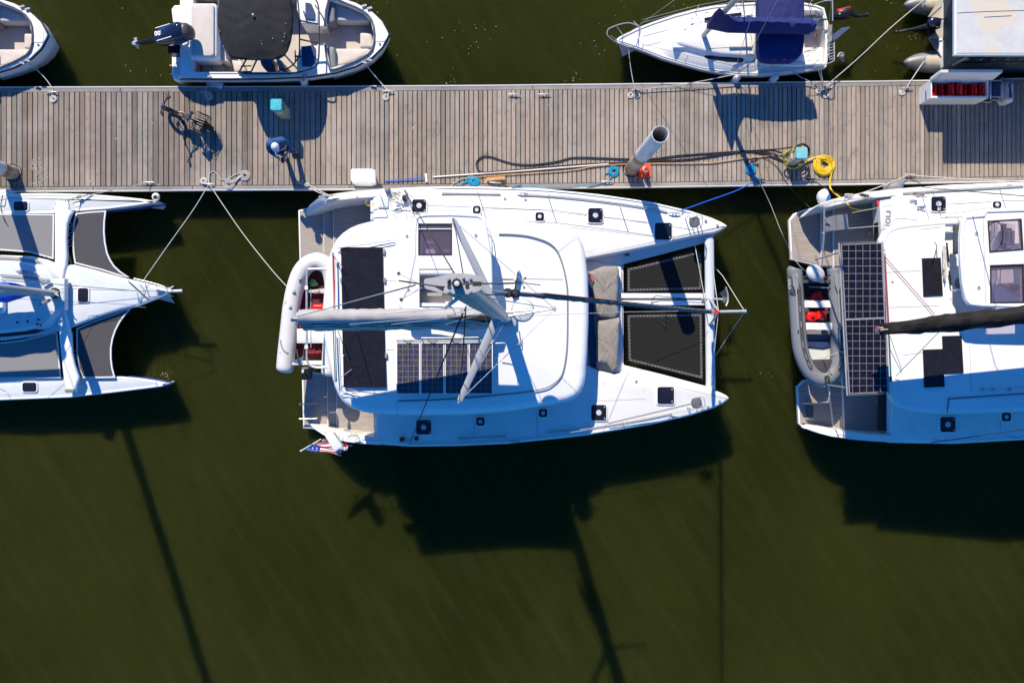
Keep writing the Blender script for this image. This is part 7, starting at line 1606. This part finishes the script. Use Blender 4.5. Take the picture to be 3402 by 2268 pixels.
ZB = 1.93; bc = [(2520, 66), (2520, 120), (2521, 165), (2525, 185), (2535, 197), (2560, 202), (2635, 202), (2655, 190), (2668, 172), (2671, 130), (2671, 66)]
bp = bc + [(x, 132 - y) for x, y in bc[1:-1][::-1]]
pb = ccw(xy(bp, ZB)); cx_ = sum(p.x for p in pb) / len(pb); cy_ = sum(p.y for p in pb) / len(pb); dn_ = []
for i in range(len(pb)):
    for k in range(5): dn_.append(pb[i].lerp(pb[(i + 1) % len(pb)], k / 5))
rs = [[(q.x, q.y, ZB - .30) for q in dn_]]
for sc_ in (1, .97, .9, .8, .65, .5, .3, .12, .02):
    rs.append([(cx_ + (q.x - cx_) * sc_, cy_ + (q.y - cy_) * sc_, ZB + .02 + .07 * (1 - sc_ ** 2) - .10 * (abs(q.y - cy_) * sc_ / 1.05) ** 4 + .005 * math.sin((q.x * sc_) * 31 + (q.y * sc_) * 13)) for q in dn_])
m = M(); m.rings(rs, False, True); m.build('canopy', K['navy canvas'], sb, ang=70)
for s in (1, -1):
    Y = (lambda y: y) if s > 0 else (lambda y: 262 - y); Y2 = (lambda y: y) if s > 0 else (lambda y: 132 - y)
    line3([P(2530, Y2(180), ZB - .1), P(2455, Y(243), .9)], .009, 'rope dark', 'canopy_strap', sb)
    line3([P(2545, Y2(200), ZB - .2), P(2570, Y(222), .95)], .012, 'steel', 'canopy_pole', sb); line3([P(2632, Y2(202), ZB - .2), P(2570, Y(224), .95)], .012, 'steel', 'canopy_pole', sb)
    line3([P(2670, Y2(175), ZB - .1), P(2710, Y(158), 1.0), P(2680, Y(190), 1.0)], .008, 'rope dark', 'canopy_strap', sb)
line3([P(2466, -10, 3.2), P(2475, 64, 1.3)], .022, 'mast paint', 'canopy_upright', sb)
# stays
for q in ([P(2060, 130, .95), mT], [P(2455, 243, .9), mB.lerp(mT, .95)], [P(2455, 20, .9), mB.lerp(mT, .95)], [P(2440, 240, .9), mB.lerp(mT, .55)], [P(2748, 128, 1.0), mT]): line3(q, .006, 'steel', 'stay', sb)
# pulpit, stanchions, pushpit
line3([P(2130, 91, 1.42), P(2085, 76, 1.45), P(2030, 92, 1.45), P(2018, 104, 1.45), P(2020, 120, 1.42), P(2050, 142, 1.25), P(2085, 156, 1.15), P(2110, 154, 1.2), P(2118, 140, 1.3), P(2127, 98, 1.4), P(2105, 72, 1.44)], .014, 'steel', 'pulpit', sb, sub=4)
for a, b in (((2050, 90), (2069, 116)), ((2105, 72), (2124, 92)), ((2030, 120), (2050, 135))): line3([P(a[0], a[1], 1.42), P(b[0], b[1], ZD2)], .012, 'steel', 'pulpit_leg', sb)
for q in ([(2105, 150), (2130, 168), (2275, 205), (2450, 243), (2700, 218)],):
    pts = PP(q, ZD2); 
    for h in (.5,): line3([p + Vector((0, 0, h)) for p in pts], .006, 'rope grey', 'lifeline', sb)
    for p in pts[1:]: line3([p, p + Vector((0, 0, .5))], .010, 'steel', 'stanchion', sb)
for q in ([(2124, 88), (2310, 40), (2445, 16), (2690, 12)],):
    pts = PP(q, ZD2)
    for h in (.5, .26): line3([p + Vector((0, 0, h)) for p in pts], .006, 'rope grey', 'lifeline', sb)
    for p in pts[1:]: line3([p, p + Vector((0, 0, .5))], .010, 'steel', 'stanchion', sb)
line3([P(2698, 18, 1.0), P(2740, 4, 1.4), P(2762, 4, 1.42), P(2766, 10, 1.42), P(2766, 70, 1.4)], .015, 'steel', 'pushpit', sb, sub=3); line3([P(2704, 224, 1.0), P(2750, 212, 1.35), P(2770, 202, 1.4), P(2772, 195, 1.4), P(2772, 140, 1.4)], .015, 'steel', 'pushpit', sb, sub=3)
for y in (150, 160, 170, 180, 190, 198): line3([P(2755, y, 1.1), P(2770, y - 4, 1.0)], .010, 'steel', 'ladder_rung', sb)
for x in (2755, 2770): line3([P(x, 146, 1.05), P(x + 2, 200, 1.05)], .014, 'steel', 'ladder_rail', sb)
tangle(2758, 110, 1.0, 10, 36, 34, .008, 'rope grey', 'loose grey lines hanging on the stern rail of the small sailboat')
line3([P(2706, 106, .8), P(2716, 120, .8), P(2712, 132, .8), P(2705, 122, .8), P(2716, 104, .8), P(2740, 98, .95)], .010, 'copper', 'sheet_line', sb, sub=5)
m = M(); v = [P(2764, 118, .9), P(2798, 92, .9), P(2824, 89, .85), P(2822, 94, .8), P(2780, 130, .75), P(2768, 136, .75)]; m.add(v + [p - Vector((0, 0, .04)) for p in v], [(0, 1, 2, 3, 4, 5), (11, 10, 9, 8, 7, 6)] + [(i, i + 6, (i + 1) % 6 + 6, (i + 1) % 6) for i in range(6)]); m.build('rudder_blade', K['tube white'], sb, smooth=False)
oc = P(2801, 44, 1.15); m, q = cowl(oc, .52, .24, .24, .22, -.15); om = m.build('outboard_motor', K['black plastic'], sb, ang=60)
M().box(oc + q @ Vector((.02, .09, .06)), (.36, .05, .06), .22).build('red_side_panel', K['red paint'], om, smooth=False); M().ball(oc + q @ Vector((-.12, -.03, .11)), .025).build('fuel_cap', K['interior white'], om)
m = M(); m.tube([oc + Vector((.2, .0, -.05)), P(2850, 55, .85), P(2876, 50, .7)], [.06, .045, .05], 8); m.ball(P(2880, 50, .7), .07, 10, 6, (.5, 1, 1)); m.build('outboard_leg', K['black plastic'], om); M().tube([P(2722, 68, 1.1), P(2750, 64, 1.1), P(2785, 66, 1.0), P(2820, 62, .95)], .022).build('tiller', K['rubber'], om)
m = M(); m.tube(cr([P(2783, 190, 1.0), P(2790, 178, 1.0), P(2800, 178, 1.0), P(2802, 190, .95), P(2794, 196, .9), P(2802, 204, .9)], 4), .03); m.ball(P(2796, 187, .95), .07); m.build('horseshoe_light', K['grey plastic'], sb)
for i in range(2): pass
rope([P(2088, 166, 1.0), P(2096, 230, .8), P(2108, 296, .73)], .010, 'rope white', label='white bow line of the small sailboat', group=G, cat='mooring line')
rope([P(2440, 248, .9), P(2300, 276, .8), P(2200, 290, .75), P(2124, 298, .73)], .011, 'rope white', label='long flat spring line of the small sailboat over the dock edge', group=G, cat='mooring line')
rope([P(2632, 238, .9), P(2670, 262, .8), P(2732, 287, .73)], .011, 'rope grey', label='slanting grey stern line left of the doubled one on the small sailboat', group=G, cat='mooring line')
rope([P(2718, 230, .9), P(2728, 262, .8), P(2738, 288, .73)], .010, 'rope grey', label='left strand of the doubled short stern line of the small sailboat', group=G, cat='mooring line')
rope([P(2727, 230, .9), P(2732, 262, .8), P(2740, 288, .73)], .010, 'rope grey', label='right strand of the doubled short stern line of the small sailboat', group=G, cat='mooring line')
rope([P(2742, 288, .73), P(2850, 195, .85), P(2960, 92, 1.0), P(3070, 0, 1.1), P(3140, -60, 1.1)], .012, 'rope white', label='long straight white line running up right across the open water', group=G, cat='mooring line', sub=4)
tangle(2740, 292, .74, 16, 9, 26, .012, 'rope grey', 'bunched grey rope on the cleat at the stern of the small sailboat')
tangle(2116, 302, .72, 8, 5, 14, .011, 'rope dark', 'dark rope hitched on the bow cleat of the small sailboat')
# ================================================================ pontoon houseboat
pb_ = thing('pontoon_houseboat', 'boxy pontoon houseboat with a cream patched white roof at the top right corner', 'houseboat', P(3400, 60, 0))
for yc, nm in ((207, 0), (16, 1)):
    z = .30; m = M(); c = P(3040, yc, z); ends = [P(3004, yc, z + .12), P(3016, yc, z + .08), P(3040, yc, z + .03), P(3075, yc, z), P(3110, yc, z), P(3900, yc, z)]
    m.tube(ends, [.03, .12, .22, .29, .31, .31], 18); pt = m.build('pontoon', K['pontoon alu'], pb_, ang=60)
    m = M(); m.tube([P(3044, yc - 2, z + .10), P(3062, yc - 2, z + .14), P(3080, yc - 2, z + .17), P(3130, yc - 2, z + .17)], [.01, .15, .19, .21], 14, sq=(1, .75)); m.build('pontoon_top', K['pontoon cream'], pt, ang=60)
    M().box(P(3074, yc - 7, z + .36), (.05, .16, .05)).build('deck_cleat', K['steel'], pt, smooth=False)
M().slab(xy([(3132, -300), (3900, -300), (3900, 222), (3132, 222)], .74), .74, .14).build('deck', K['gelcoat'], pb_, smooth=False)
M().slab(xy([(3142, -300), (3161, -300), (3161, 216), (3142, 216)], .76), .75, .02).build('deck_carpet', K['grey carpet'], pb_, smooth=False)
M().slab(xy([(3160, -300), (3172, -300), (3172, 205), (3160, 205)], .8), .83, .1).build('deck_edge', K['white paint'], pb_, smooth=False)
M().slab(xy([(3085, 56), (3123, -6), (3133, -6), (3133, 62)], .66), .66, .05).build('bow_plate', K['pontoon cream'], pb_, smooth=False); M().slab(xy([(3085, 126), (3133, 126), (3133, 195), (3116, 172)], .64), .64, .05).build('bow_plate', K['tube grey'], pb_, smooth=False); M().slab(xy([(3092, 108), (3128, 92), (3128, 125), (3088, 126)], .68), .70, .05).build('motor_plate', K['pontoon cream'], pb_, smooth=False)
M().slab(xy([(3120, 126), (3133, 126), (3133, 196), (3118, 170), (3121, 150)], .68), .69, .05).build('bow_trim', K['gelcoat'], pb_, smooth=False)
M().slab(xy([(3185, -200), (3900, -200), (3900, 197), (3185, 197)], 1.6), 2.5, 1.76).build('cabin', K['dark side'], pb_, smooth=False)
q = xy([(3171, -300), (3900, -300), (3900, 184), (3171, 184)], 2.8)
M().slab(q, 2.8, .10, .02).build('roof', K['white paint'], pb_, smooth=False); M().slab(inset(ccw(q), .05), 2.812, .02).build('roof_top', K['roof paint'], pb_, smooth=False)
line3([P(3180, 43, 2.82), P(3280, 38, 2.82), P(3420, 34, 2.82)], .006, 'seam', 'roof_seam', pb_); line3([P(3270, 57, 2.82), P(3360, 52, 2.82)], .007, 'seam', 'roof_crack', pb_)
for x in range(3200, 3420, 44): line3([P(x + 20, 196, 2.3), P(x - 12, 206, 1.0)], .018, 'tube grey', 'window_mullion', pb_)
line3([P(3160, 218, .9), P(3215, 190, 2.6)], .04, 'tube grey', 'roof_strut', pb_, n=4)
line3([P(3190, 208, 1.6), P(3402, 206, 1.6)], .02, 'rubber', 'side_rail', pb_)
oc = P(3103, 75, 1.05); m, q = cowl(oc, .36, .26, .24, -.1, .0); om = m.build('outboard_motor', K['black gloss'], pb_, ang=60)
m = M(); m.tube([oc + Vector((-.12, -.05, -.1)), P(3040, 95, .75), P(2985, 107, .6)], [.07, .035, .035], 8); m.ball(P(2980, 107, .6), .07, 10, 6, (1.2, .8, .8)); m.build('outboard_leg', K['black plastic'], om)
m = M(); m.tube([P(3115, 68, 1.1), P(3143, 62, 1.12)], .018); m.tube(cr([P(3120, 70, 1.0), P(3122, 84, 1.0), P(3112, 94, .95), P(3100, 98, .9)], 4), .02); m.build('tiller', K['rubber'], om); M().box(P(3092, 104, .8), (.16, .2, .2), .3).build('motor_bracket', K['black plastic'], om, smooth=False)
coil_ = M(); c = P(3149, 144, .78); coil_.tube([c + Vector(((.10 + .006 * i % .02) * math.cos(i * .4), .11 * math.sin(i * .4), .003 * i)) for i in range(40)], .010, 5); coil_.tube([P(3142, 134, .8), P(3152, 122, .85), P(3158, 114, .85)], .03, 6)
tag(coil_.build('rope_coil', K['rope grey']), 'thin loop of pale rope on the grey carpet of the pontoon houseboat', 'rope coil')
rope([P(3073, 200, .55), P(3045, 240, .62), P(3012, 292, .73)], .014, 'rope white', label='white line from the pontoon tip to the cleat left of the open dock box', group=G, cat='mooring line')
# pale flecks painted as sun glints, plus an algae patch
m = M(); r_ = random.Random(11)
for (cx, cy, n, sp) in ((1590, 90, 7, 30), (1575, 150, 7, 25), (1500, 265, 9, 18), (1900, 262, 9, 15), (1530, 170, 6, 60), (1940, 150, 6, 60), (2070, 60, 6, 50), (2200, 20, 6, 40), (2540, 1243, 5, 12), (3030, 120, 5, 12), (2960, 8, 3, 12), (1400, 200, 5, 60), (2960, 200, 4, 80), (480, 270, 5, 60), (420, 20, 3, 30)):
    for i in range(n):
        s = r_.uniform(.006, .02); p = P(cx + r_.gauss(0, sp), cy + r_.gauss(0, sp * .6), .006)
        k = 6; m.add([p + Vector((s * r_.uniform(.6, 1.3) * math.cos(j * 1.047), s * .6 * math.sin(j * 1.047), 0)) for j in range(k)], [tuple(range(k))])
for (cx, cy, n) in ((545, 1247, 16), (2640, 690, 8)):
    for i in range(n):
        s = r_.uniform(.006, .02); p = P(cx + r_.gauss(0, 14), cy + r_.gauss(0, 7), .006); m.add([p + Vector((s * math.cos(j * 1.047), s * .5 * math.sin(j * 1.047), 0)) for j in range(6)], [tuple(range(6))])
tag(m.build('glint_algae_flecks', K['glint_algae'], smooth=False), 'tiny pale flecks painted as sun glints on the dark water, with a patch of algae', 'glint_algae', kind='stuff')
